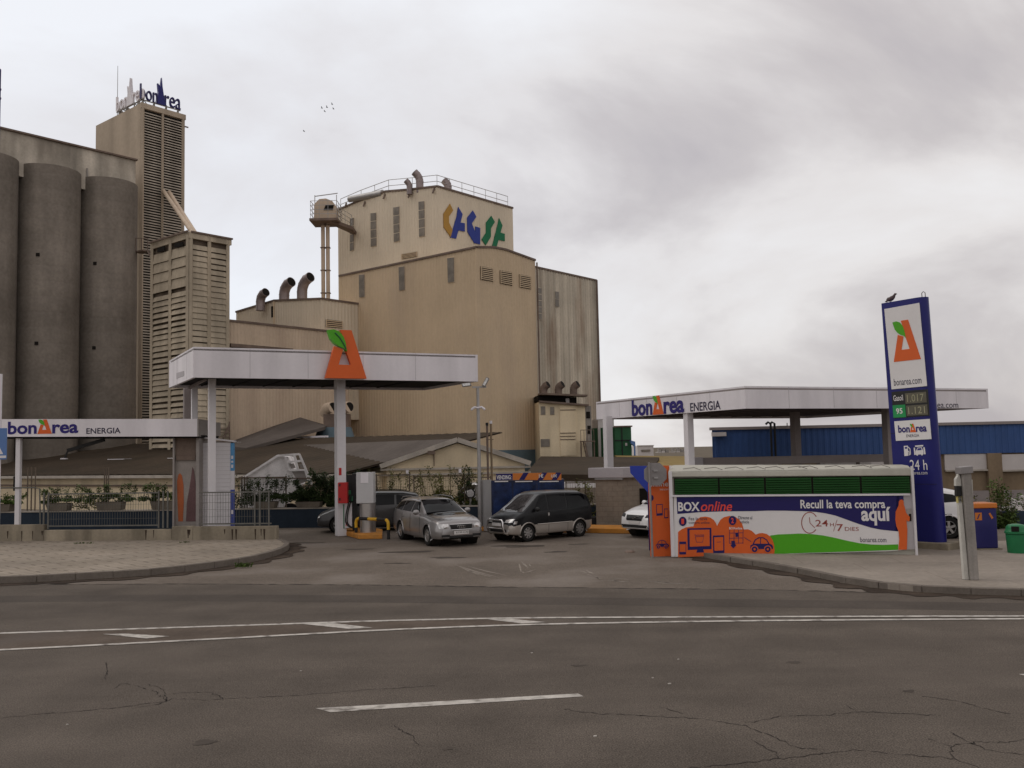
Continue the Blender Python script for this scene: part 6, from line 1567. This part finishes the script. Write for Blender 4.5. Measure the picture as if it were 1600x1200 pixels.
class Car:
    def __init__(s, name, label, pos, heading, st, wheels, wr, tyre_w, paint, low=None, lowz=0, **kw):
        h = Vector((heading[0], heading[1], 0)).normalized(); s.rz = math.atan2(h.y, h.x)
        s.t = thing(name, label, 'car' if 'cat' not in kw else kw['cat'], pos, s.rz, kw.get('group'))
        G = car_surface(st); s.G = G; nu, nv = G.shape[:2]
        V = []; idx = np.zeros((nu, 2*nv-1), int)
        for i in range(nu):
            for j in range(2*nv-1):
                k = nv-1-j if j < nv else j-nv+1; sgn = -1 if j < nv else 1
                idx[i, j] = len(V); V.append((G[i, k, 0], sgn*G[i, k, 1], G[i, k, 2]))
        # ring order: centre-top right side down to the bottom, then up the left side: build faces
        Fm, Fl, allF = [], [], []
        def cen(f): return sum((Vector(V[q]) for q in f), Vector())/len(f)
        quads = [(idx[i,j], idx[i+1,j], idx[i+1,j+1], idx[i,j+1]) for i in range(nu-1) for j in range(2*nv-2)]
        caps = [tuple(idx[0]), tuple(reversed(idx[-1]))]
        for f in quads:
            c = cen(f); allF.append(f)
            if abs(c.y) > .28 and any((c.x-wx)**2+(c.z-wr)**2 < (wr*1.17)**2 for wx in wheels): continue
            (Fl if low and c.z < lowz else Fm).append(f)
        allF += caps
        s.bvh = BVHTree.FromPolygons([Vector(v) for v in V], allF)
        b = MB(); b.V = [Vector(v) for v in V]; b.Fc = [tuple(map(int, f)) for f in Fm + (caps if not low else [])]
        s.body = b.build('body', paint, s.t, smooth=True, local=True)
        if low:
            b = MB(); b.V = [Vector(v) for v in V]; b.Fc = [tuple(map(int, f)) for f in Fl + caps]; b.build('lower_body', low, s.t, smooth=True, local=True)
        s.track = max(g for g in G[:, :, 1].max(1))
        # wheel wells, wheels
        for wx in wheels:
            hwid = float(np.interp(wx, G[:,0,0], G[:,:,1].max(1)))
            w = MB(); 
            for sd in (-1, 1):
                w.tube((wx, sd*(hwid-.06), wr), (wx, sd*(hwid-.45), wr), wr*1.16, n=24, cap=True)
            for o in (): pass
            w2 = MB(); vs = []
            for sd in (-1, 1):
                w2.lathe((wx, sd*(hwid-.42), wr), [(0, 0), (wr*1.17, 0), (wr*1.17, sd*.36)], 24, 'y')
                o_ = w2.build('wheel_well', 'dark_void', s.t, local=True); w2 = MB()
                lip = [Vector((wx+wr*1.17*math.cos(a), sd*(s.side_w(wx+wr*1.17*math.cos(a), wr+wr*1.17*math.sin(a), hwid)+.004), wr+wr*1.17*math.sin(a))) for a in np.linspace(-.35, math.pi+.35, 26)]
                MB().pipe(lip, .022, 6).build('arch_lip', low or paint, s.t, smooth=True, local=True)
                yo = sd*(hwid-.015)
                r = wr; tw = tyre_w
                o = MB().lathe((wx, yo, wr), [(r*.62, 0), (r*.70, .006*sd), (r*.92, 0), (r, -.03*sd), (r, -(tw-.03)*sd), (r*.9, -tw*sd), (r*.5, -tw*sd)], 32, 'y').build('wheel', 'tyre', s.t, smooth=True, local=True)
                rim = MB(); rim.lathe((wx, yo, wr), [(r*.64, -.004*sd), (r*.60, .004*sd), (r*.56, -.03*sd)], 32, 'y')
                ns = kw.get('spokes', 7)
                for k in range(ns):
                    a = 2*math.pi*k/ns + .3; d = Vector((math.cos(a), 0, math.sin(a))); x = Vector((-d.z, 0, d.x))
                    rim.obox(Vector((wx, yo-.02*sd, wr))+d*r*.36, d*r*.25, x*r*kw.get('spoke_w', .075), Vector((0, .012, 0)))
                rim.lathe((wx, yo-.012*sd, wr), [(0, .012*sd), (r*.13, .010*sd), (r*.18, -.01*sd)], 16, 'y')
                rim.build('rim', 'rim', o, local=True)
                MB().lathe((wx, yo-.055*sd, wr), [(0, 0), (r*.62, 0)], 24, 'y').build('brake_disc', 'dark_void', o, local=True)
    def side_w(s, x, z, dflt):
        h = s.bvh.ray_cast(Vector((x, 3, z)), Vector((0, -1, 0))); return h[0].y if h[0] else dflt
    def patch(s, name, mat, axis, quad, parent=None, off=.006, n=14, sd=1, thick=0):
        """quad of four 2-D corners projected on the body; axis 'side' (x,z), 'front'/'rear' (y,z), 'top' (x,y)"""
        g = MB(); vs = []; A, B, C_, D = [Vector((*q, 0)) for q in quad]; ok = {}
        for i in range(n+1):
            for j in range(n+1):
                a, b = i/n, j/n; p = A.lerp(B, a).lerp(D.lerp(C_, a), b)
                if axis == 'side': o, d = Vector((p.x, sd*4, p.y)), Vector((0, -sd, 0))
                elif axis == 'front': o, d = Vector((6, p.x, p.y)), Vector((-1, 0, 0))
                elif axis == 'rear': o, d = Vector((-6, p.x, p.y)), Vector((1, 0, 0))
                else: o, d = Vector((p.x, p.y, 5)), Vector((0, 0, -1))
                h = s.bvh.ray_cast(o, d)
                if h[0] is not None:
                    nn = h[1] if h[1].dot(d) < 0 else -h[1]
                    ok[(i, j)] = len(vs); vs.append(h[0] + nn*off)
        fs = [(ok[(i,j)], ok[(i+1,j)], ok[(i+1,j+1)], ok[(i,j+1)]) for i in range(n) for j in range(n) if all(k in ok for k in ((i,j),(i+1,j),(i+1,j+1),(i,j+1)))]
        if not fs: return None
        g.add(vs, fs); return g.build(name, mat, parent or s.t, smooth=True, local=True)
    def bothsides(s, name, mat, quad, parent=None, off=.006, n=12):
        for sd in (1, -1): s.patch(name, mat, 'side', quad, parent, off, n, sd)
    def mirrors(s, x, z, paint):
        for sd in (1, -1):
            w = s.side_w(x, z, .8); m_ = MB(); m_.ell((x-.02, sd*(w+.12), z+.05), .07, .12, .085, 12, 8); m_.bar((x, sd*(w-.06), z), (x, sd*(w+.08), z+.03), .05, .05)
            m_.build('mirror', paint, s.t, smooth=True, local=True)

def text_local(parent, s_, c, udir, w, h, mat, name='lettering', bold=0):
    vs, fs = text_geo(s_, bold); xs = [v[0] for v in vs]; ys = [v[1] for v in vs]; u = Vector(udir).normalized(); c = Vector(c)
    g = MB(); g.add([c + u*((v[0]-min(xs))/(max(xs)-min(xs))-.5)*w + Vector((0,0,((v[1]-min(ys))/(max(ys)-min(ys))-.5)*h)) for v in vs], fs); return g.build(name, mat, parent, local=True)

# --- grey estate, front towards us
wagon = [(-2.27,.42,.55,.55,.66,.78,.66,.85,.58,.88),(-2.22,.30,.72,.52,.78,.93,.76,1.02,.60,1.06),(-2.08,.24,.78,.52,.855,.96,.81,1.20,.60,1.28),(-1.75,.20,.80,.52,.875,.96,.835,1.33,.60,1.41),
 (-.8,.18,.80,.52,.885,.945,.855,1.365,.615,1.445),(.12,.18,.80,.52,.885,.925,.86,1.345,.625,1.425),(.55,.18,.80,.52,.885,.905,.86,1.13,.70,1.22),(.95,.18,.80,.52,.885,.885,.86,.94,.78,.99),(1.3,.18,.80,.52,.885,.85,.845,.90,.76,.94),
 (1.75,.20,.79,.50,.875,.79,.83,.85,.73,.89),(2.08,.22,.75,.48,.82,.72,.78,.78,.68,.815),(2.22,.24,.70,.46,.75,.65,.72,.71,.62,.74),(2.27,.28,.64,.45,.68,.57,.66,.63,.56,.655)]
fw = gnd(668, 853); rw = Vector((0,0,0))
hd = Vector((.44,-.90,0)).normalized(); lf_ = Vector((-hd.y, hd.x, 0))
pos = Vector((fw.x, fw.y, 0)) + lf_*.78 - hd*1.38 + Vector((.05,.1,0))
c = Car('estate_car', 'silver grey estate car leaving the pumps, front towards the road', pos, hd, wagon, (1.40, -1.28), .315, .20, 'car_grey', spokes=10)
c.patch('windscreen', 'car_glass', 'front', [(-.70,.93),(.70,.93),(.56,1.37),(-.56,1.37)], off=.008, n=18)
c.patch('rear_window', 'car_glass', 'rear', [(-.62,1.00),(.62,1.00),(.52,1.30),(-.52,1.30)])
for q in ([(.62,.97),(-.18,.99),(-.18,1.31),(.20,1.31)], [(-.25,.99),(-1.10,1.0),(-1.10,1.31),(-.25,1.325)], [(-1.17,1.0),(-1.98,1.02),(-1.80,1.25),(-1.17,1.305)]): c.bothsides('side_window', 'car_glass', q)
c.patch('grille', 'trim_black', 'front', [(-.36,.53),(.36,.53),(.40,.68),(-.40,.68)], off=.010)
for a, b in (((-.40,.69),(.40,.69)),((-.36,.52),(.36,.52))):
    q = [c.bvh.ray_cast(Vector((6, a[0]+(b[0]-a[0])*k/8, a[1])), Vector((-1,0,0)))[0]+Vector((.012,0,0)) for k in range(9)]; MB().pipe(q, .013, 6).build('grille_trim', 'chrome', c.t, local=True)
for sd in (1, -1):
    o = c.patch('headlight', 'lamp_glass', 'front', [(sd*.45,.56),(sd*.74,.57),(sd*.765,.70),(sd*.44,.70)], off=.010, n=10)
    c.patch('lamp_lens', 'chrome', 'front', [(sd*.50,.59),(sd*.60,.59),(sd*.60,.67),(sd*.50,.67)], o, .016, 6)
    c.patch('tail_light', 'lamp_red', 'rear', [(sd*.50,.72),(sd*.72,.72),(sd*.70,.92),(sd*.50,.92)])
    c.patch('fog_grille', 'trim_black', 'front', [(sd*.40,.30),(sd*.68,.31),(sd*.68,.38),(sd*.40,.38)], off=.008, n=8)
fx = c.bvh.ray_cast(Vector((6,0,.60)), Vector((-1,0,0)))[0].x
for k in range(4):
    m_ = MB(); cy = (k-1.5)*.062; m_.pipe([(fx+.022, cy+.042*math.cos(a), .605+.042*math.sin(a)) for a in np.linspace(0, 2*math.pi, 19)], .006, 6, False); m_.build('emblem_ring', 'chrome', c.t, local=True)
fx = c.bvh.ray_cast(Vector((6,0,.43)), Vector((-1,0,0)))[0].x
p_ = MB().box(fx+.008, fx+.02, -.26, .26, .375, .485).build('number_plate', 'plate', c.t, local=True)
text_local(p_, '6130 CXJ', (fx+.022,.02,.43), (0,1,0), .42, .075, 'trim_black')
c.t.scale = (1, 1, 1.05)
c.patch('air_intake', 'trim_black', 'front', [(-.42,.27),(.42,.27),(.42,.345),(-.42,.345)], off=.008)
c.patch('lower_lip', 'trim_black', 'front', [(-.62,.235),(.62,.235),(.62,.26),(-.62,.26)], off=.006)
c.mirrors(.62, .96, 'car_grey')
for sd in (1, -1):
    q = [Vector((x, sd*.60, z)) for x, z in ((.15,1.37),(.0,1.44),(-.9,1.47),(-1.7,1.42),(-1.85,1.34))]; MB().pipe(q, .016, 6).build('roof_rail', 'galv', c.t, local=True)
    for x in (.15, -.62): 
        w_ = c.side_w(x, .83, .87); MB().obox((x-.35, sd*(w_+.012), .80), (.08,0,0), (0,.014,0), (0,0,.016)).build('door_handle', 'car_grey', c.t, local=True)
    for x in (.72, -.22, -1.12):
        pts = []
        for z in np.linspace(.30, .93, 10):
            h_ = c.bvh.ray_cast(Vector((x + (.12*(z-.6) if x < -1 else 0), sd*3, z)), Vector((0,-sd,0)))
            if h_[0]: pts.append(h_[0]+Vector((0, sd*.001, 0)))
        if len(pts) > 2: MB().pipe(pts, .006, 5).build('door_seam', 'trim_black', c.t, local=True)
q = [c.bvh.ray_cast(Vector((x, y, 5)), Vector((0,0,-1)))[0] + Vector((0,0,.003)) for x, y in ((1.95,-.60),(1.6,-.68),(1.2,-.72),(.98,-.72))]
for sg in (1,-1): MB().pipe([Vector((p.x, p.y*sg, p.z)) for p in q], .006, 5).build('bonnet_seam', 'trim_black', c.t, local=True)

# --- black and silver van
k = .93
van = [(-2.02,.45,.60,.62,.70,.98,.70,1.05,.62,1.1),(-1.97,.32,.74,.6,.80,1.05,.79,1.30,.68,1.36),(-1.82,.24,.78,.58,.835,1.07,.815,1.55,.68,1.62),(-1.45,.22,.79,.58,.845,1.07,.83,1.66,.69,1.75),
 (-.4,.22,.79,.58,.845,1.05,.835,1.70,.69,1.79),(.35,.22,.79,.58,.845,1.03,.835,1.69,.68,1.78),(.60,.22,.79,.58,.845,1.02,.835,1.62,.68,1.70),(1.0,.22,.79,.58,.845,.99,.83,1.32,.72,1.40),(1.40,.22,.79,.57,.84,.95,.82,1.05,.74,1.11),(1.62,.23,.78,.56,.83,.90,.80,.97,.70,1.02),
 (1.85,.26,.74,.54,.79,.80,.76,.86,.66,.90),(1.98,.28,.68,.52,.72,.68,.70,.74,.58,.77),(2.02,.32,.60,.50,.64,.60,.62,.64,.52,.66)]
rp = gnd(904, 838); hd = Vector((-.78,-.63,0)).normalized(); lf_ = Vector((-hd.y, hd.x, 0))
pos = Vector((rp.x, rp.y, 0)) - lf_*.74*.93 + hd*1.28*.93
c = Car('van', 'black people carrier with silver lower body and chrome bull bar', pos, hd, van, (1.27, -1.28), .315, .21, 'car_black', 'car_silver', .60, spokes=8, spoke_w=.10, cat='van')
c.patch('windscreen', 'car_glass_lit', 'front', [(-.68,1.06),(.68,1.06),(.60,1.66),(-.60,1.66)], off=.008, n=18)
c.patch('rear_window', 'car_glass', 'rear', [(-.64,1.12),(.64,1.12),(.58,1.55),(-.58,1.55)])
for q in ([(.98,1.08),(.32,1.08),(.32,1.64),(.58,1.62)], [(.25,1.08),(-.62,1.09),(-.62,1.66),(.25,1.65)], [(-.69,1.09),(-1.72,1.12),(-1.58,1.58),(-.69,1.66)]): c.bothsides('side_window', 'car_glass', q)
for sd in (1, -1):
    o = c.patch('headlight', 'lamp_glass', 'front', [(sd*.36,.70),(sd*.72,.72),(sd*.74,.84),(sd*.38,.80)], off=.010, n=10)
    c.patch('indicator', 'lamp_glass', 'side', [(1.90,.66),(1.78,.66),(1.74,.76),(1.86,.76)], o, .008, 6, sd)
    c.patch('fog_light', 'lamp_glass', 'front', [(sd*.52,.40),(sd*.63,.40),(sd*.63,.48),(sd*.52,.48)], off=.010, n=6)
    c.patch('tail_light', 'lamp_red', 'rear', [(sd*.58,.75),(sd*.74,.75),(sd*.74,1.10),(sd*.60,1.10)])
c.patch('grille', 'trim_black', 'front', [(-.34,.64),(.34,.64),(.36,.72),(-.36,.72)], off=.010)
c.patch('air_intake', 'trim_black', 'front', [(-.46,.36),(.46,.36),(.46,.47),(-.46,.47)], off=.010)
bb_ = MB(); bb_.pipe([(1.95,-.50,.27),(2.10,-.48,.34),(2.16,-.46,.50),(2.15,-.44,.74),(2.14,-.38,.80),(2.14,.38,.80),(2.15,.44,.74),(2.16,.46,.50),(2.10,.48,.34),(1.95,.50,.27)], .032, 10)
bb_.pipe([(2.16,-.46,.50),(2.17,0,.50),(2.16,.46,.50)], .024, 8); bb_.build('bull_bar', 'chrome', c.t, smooth=True, local=True)
p_ = MB().box(2.085, 2.097, -.26, .26, .585, .695).build('number_plate', 'plate', c.t, local=True)
c.mirrors(.92, 1.10, 'trim_black')
for sd in (1, -1):
    w_ = c.side_w(.28, .93, .83); MB().obox((.30, sd*(w_+.014), .94), (.035,0,0), (0,.016,0), (0,0,.055)).build('door_handle', 'chrome', c.t, local=True)
    for x in (.98, .29, -.66):
        pts = [c.bvh.ray_cast(Vector((x, sd*3, z)), Vector((0,-sd,0)))[0] for z in np.linspace(.30, 1.06, 10)]
        MB().pipe([p+Vector((0,sd*.001,0)) for p in pts if p], .006, 5).build('door_seam', 'trim_black', c.t, local=True)
    pts = [c.bvh.ray_cast(Vector((x, sd*3, .60)), Vector((0,-sd,0)))[0] for x in np.linspace(-.88, .85, 14)]
    MB().pipe([p+Vector((0,sd*.006,0)) for p in pts if p], .022, 6).build('side_moulding', 'car_silver', c.t, local=True)
c.t.scale = (.93, .93, .93)
for y in (.25, -.35): MB().pipe([(1.40,y,1.125),(1.16,y+.28,1.30)], .012, 5).build('wiper', 'trim_black', c.t, local=True)

# --- dark hatchback behind the pump
mpv = [(-2.1,.42,.55,.55,.66,.85,.66,.95,.58,1.0),(-2.04,.28,.72,.52,.78,.98,.76,1.15,.62,1.2),(-1.85,.22,.78,.52,.84,1.0,.82,1.38,.62,1.46),(-1.3,.2,.79,.52,.85,1.0,.84,1.47,.62,1.56),(-.3,.2,.79,.52,.85,.97,.84,1.50,.63,1.59),(.25,.2,.79,.52,.85,.95,.84,1.44,.64,1.53),(.75,.2,.79,.52,.85,.93,.84,1.18,.70,1.26),(1.2,.2,.79,.52,.85,.90,.83,.97,.74,1.02),(1.6,.22,.77,.5,.83,.80,.79,.86,.68,.9),(1.95,.24,.70,.47,.76,.68,.72,.73,.60,.76),(2.08,.28,.6,.45,.64,.56,.62,.6,.5,.62)]
rp = gnd(562, 829.5); c = Car('hatchback', 'dark slate hatchback facing left behind the pump island', Vector((rp.x+.4, rp.y+.3, 0)), (-.985,-.17), mpv, (1.28,-1.25), .31, .2, 'car_slate')
c.patch('windscreen', 'car_glass', 'front', [(-.66,.99),(.66,.99),(.56,1.44),(-.56,1.44)], off=.008)
for q in ([(.85,1.0),(.05,1.02),(.05,1.41),(.36,1.40)], [(-.02,1.02),(-.92,1.04),(-.92,1.44),(-.02,1.43)], [(-1.0,1.04),(-1.75,1.06),(-1.6,1.33),(-1.0,1.42)]): c.bothsides('side_window', 'car_glass', q)
for sd in (1, -1):
    c.patch('headlight', 'lamp_glass', 'front', [(sd*.42,.58),(sd*.70,.60),(sd*.66,.72),(sd*.40,.70)], off=.010, n=8); c.patch('tail_light', 'lamp_red', 'rear', [(sd*.55,.7),(sd*.72,.7),(sd*.70,1.1),(sd*.58,1.1)])
    w_ = c.side_w(-.05, .86, .84); MB().obox((-.12, sd*(w_+.012), .86), (.09,0,0), (0,.014,0), (0,0,.02)).build('door_handle', 'trim_black', c.t, local=True)
    MB().pipe([(.1,sd*.61,1.50),(.0,sd*.60,1.58),(-.9,sd*.60,1.60),(-1.5,sd*.60,1.54)], .018, 6).build('roof_rail', 'trim_black', c.t, local=True)
c.patch('grille', 'trim_black', 'front', [(-.35,.5),(.35,.5),(.38,.6),(-.38,.6)], off=.010); c.mirrors(.78, 1.0, 'car_slate')
p_ = MB().box(2.09, 2.10, -.26, .26, .40, .50).build('number_plate', 'plate', c.t, local=True)

# --- white crossovers
suv = [(-2.25,.46,.6,.6,.70,.95,.68,1.0,.6,1.04),(-2.18,.32,.76,.58,.82,1.08,.78,1.22,.6,1.26),(-1.95,.25,.82,.58,.89,1.10,.84,1.42,.6,1.48),(-1.3,.23,.83,.58,.905,1.09,.87,1.54,.62,1.62),(-.3,.23,.83,.58,.905,1.05,.88,1.58,.64,1.66),(.3,.23,.83,.58,.905,1.02,.88,1.52,.65,1.6),(.75,.23,.83,.58,.905,1.0,.88,1.27,.72,1.34),(1.15,.23,.83,.58,.905,.98,.87,1.06,.76,1.1),(1.6,.25,.81,.56,.89,.92,.84,.99,.7,1.03),(2.0,.28,.76,.54,.82,.82,.78,.88,.62,.92),(2.2,.3,.68,.52,.72,.70,.70,.76,.55,.79),(2.26,.34,.58,.5,.62,.6,.6,.65,.45,.67)]
def crossover(label, pos, hd):
    c = Car('crossover_car', label, pos, hd, suv, (1.38,-1.36), .345, .22, 'car_white', spokes=5, spoke_w=.11, group='white crossover cars at the station')
    c.patch('windscreen', 'car_glass', 'front', [(-.68,1.08),(.68,1.08),(.58,1.52),(-.58,1.52)], off=.008); c.patch('rear_window', 'car_glass', 'rear', [(-.6,1.14),(.6,1.14),(.5,1.42),(-.5,1.42)])
    for q in ([(.85,1.07),(.05,1.09),(.05,1.49),(.38,1.47)], [(-.02,1.09),(-.95,1.12),(-.95,1.50),(-.02,1.51)], [(-1.03,1.13),(-1.85,1.17),(-1.6,1.38),(-1.03,1.47)]): c.bothsides('side_window', 'car_glass', q)
    c.patch('grille', 'trim_black', 'front', [(-.36,.60),(.36,.60),(.42,.78),(-.42,.78)], off=.012); c.patch('air_intake', 'trim_black', 'front', [(-.66,.36),(.66,.36),(.60,.46),(-.60,.46)], off=.010)
    for sd in (1, -1):
        c.patch('headlight', 'trim_black', 'front', [(sd*.48,.70),(sd*.76,.73),(sd*.78,.84),(sd*.50,.80)], off=.010, n=8); c.patch('tail_light', 'lamp_red', 'rear', [(sd*.5,.8),(sd*.72,.8),(sd*.66,1.15),(sd*.5,1.1)])
    fx = c.bvh.ray_cast(Vector((6,0,.54)), Vector((-1,0,0)))[0].x; MB().box(fx+.006, fx+.018, -.26, .26, .49, .59).build('number_plate', 'plate', c.t, local=True)
    MB().bar((c.bvh.ray_cast(Vector((6,0,.7)),Vector((-1,0,0)))[0].x+.02,-.2,.62), (c.bvh.ray_cast(Vector((6,0,.7)),Vector((-1,0,0)))[0].x+.02,.2,.76), .02).build('grille_bar', 'chrome', c.t, local=True)
    c.mirrors(.80, 1.06, 'car_white'); return c
fp = gnd(992, 840); hd = Vector((-.80,-.60,0)).normalized()
crossover('white crossover car whose front shows left of the orange panel', Vector((fp.x, fp.y, 0)) - hd*1.9 + Vector((.25,.0,0)), hd)
fp = at(1501, 840, 30.6); crossover('white car half hidden between the pylon and leaning post', Vector((fp.x-2.0, 30.8, 0)), (-.99,.10))
fp = at(741, 800, 43.5); crossover('white car glimpsed between the estate car and vending machines', Vector((fp.x+.75, 43.5, 0)), (.4,-.9))
# ------------------------------------------------------------------ wear on the ground, weeds
pm('stain_dark', (.070,.057,.047), .85, var=.25, vs=3)
pm('scuff_pale', (.25,.215,.18), .95, var=.25, vs=4)
pm('patch_asphalt', (.082,.068,.057), .92, var=.15, vs=.8, grain=.25, gscale=45, bump=.35, bs=90)
r8 = random.Random(21)
def blob(mb, c, rx, ry, z, n=26):
    ph = [r8.uniform(0, 6.28) for _ in range(4)]
    pts = []
    for k in range(n):
        a = 2*math.pi*k/n; q = 1 + .22*math.sin(2*a+ph[0]) + .15*math.sin(3*a+ph[1]) + .10*math.sin(5*a+ph[2])
        pts.append((c.x+rx*q*math.cos(a), c.y+ry*q*math.sin(a), z))
    mb.add(pts, [tuple(range(n))])
sm = MB()
for x, y, rx, ry in [(300,838,.5,.25),(640,862,.7,.3),(700,871,.5,.2),(812,853,.9,.35),(560,858,.4,.2),(870,862,.4,.16),(480,848,.6,.2),(905,850,.3,.15),(620,880,.35,.12)]:
    blob(sm, gnd(x, y), rx, ry, -.003)
for x, y, rx, ry in [(905,1040,.10,.06),(320,1160,.14,.08),(1240,1035,.12,.06),(700,1170,.05,.05),(1420,1080,.08,.05),(180,985,.1,.05)]:
    blob(sm, gnd(x, y), rx, ry, .0035)
structure(sm.build('oil_stain', 'stain_dark'))
sm = MB()
for x0, y0, x1, y1, n in [(800,900,850,884,5),(905,893,965,907,7),(930,905,1010,911,6),(815,875,835,900,4),(450,846,600,848,3),(700,880,790,905,4),(1000,905,1100,914,5)]:
    for k in range(n):
        a, b = gnd(x0+r8.uniform(-12,12), y0+r8.uniform(-4,4)), gnd(x1+r8.uniform(-25,25), y1+r8.uniform(-3,3))
        t0, t1 = sorted((r8.random(), r8.random())); m0, m1 = a.lerp(b, t0), a.lerp(b, t1); mid = m0.lerp(m1,.5)+Vector((0,r8.uniform(-.15,.15),0))
        if (m1-m0).length < .3: continue
        ribbon(sm, [m0, mid, m1], [.01, r8.uniform(.03,.09), .01], -.002)
structure(sm.build('tyre_scuff', 'scuff_pale'))
sm = MB()
for x, y in [(831,1020),(1046,1068),(1060,1030),(105,1132),(1020,1059),(470,1048),(930,1150)]:
    c_ = gnd(x, y, .006); s_ = r8.uniform(.008,.02); sm.obox(c_, (s_,s_*.3,0), (-s_*.2,s_*.5,0), (0,0,.005))
structure(sm.build('road_grit', 'road_paint'))
# a darker repair strip along the near lane and gutter weeds
q = [gnd(-200,938,.002), gnd(300,934,.002), gnd(800,938,.002), gnd(1300,944,.002), gnd(1800,952,.002)]
sm = MB(); ribbon(sm, spline(q, 8), .9, .002); structure(sm.build('road_patch', 'patch_asphalt'))
def weed(label, p, w, h, n, seed):
    r = random.Random(seed); g = MB()
    for k in range(n):
        b = p + Vector((r.uniform(-w,w), r.uniform(-.05,.05), 0)); t_ = b + Vector((r.uniform(-.08,.08), r.uniform(-.05,.05), h*r.uniform(.4,1))); s = .012
        g.add([b+Vector((-s,0,0)), b+Vector((s,0,0)), t_], [(0,1,2)])
        leaves(g, b.lerp(t_, .6), .03, .03, .03, 2, r, .035)
    tag(g.build('weed', 'leaf', origin=p), label, 'weed', 'weeds along the pavement')
weed('green weed tuft growing at the kerb near the end of the left pavement', gnd(379,886,.02), .25, .16, 60, 1)
weed('low weed tuft at the foot of the concrete wall', gnd(131,851.5,.12), .3, .12, 50, 2)
weed('small weed tuft by the wall foot below the poster entrance', gnd(286,850,.12), .18, .10, 30, 3)
bpy.context.view_layer.update()
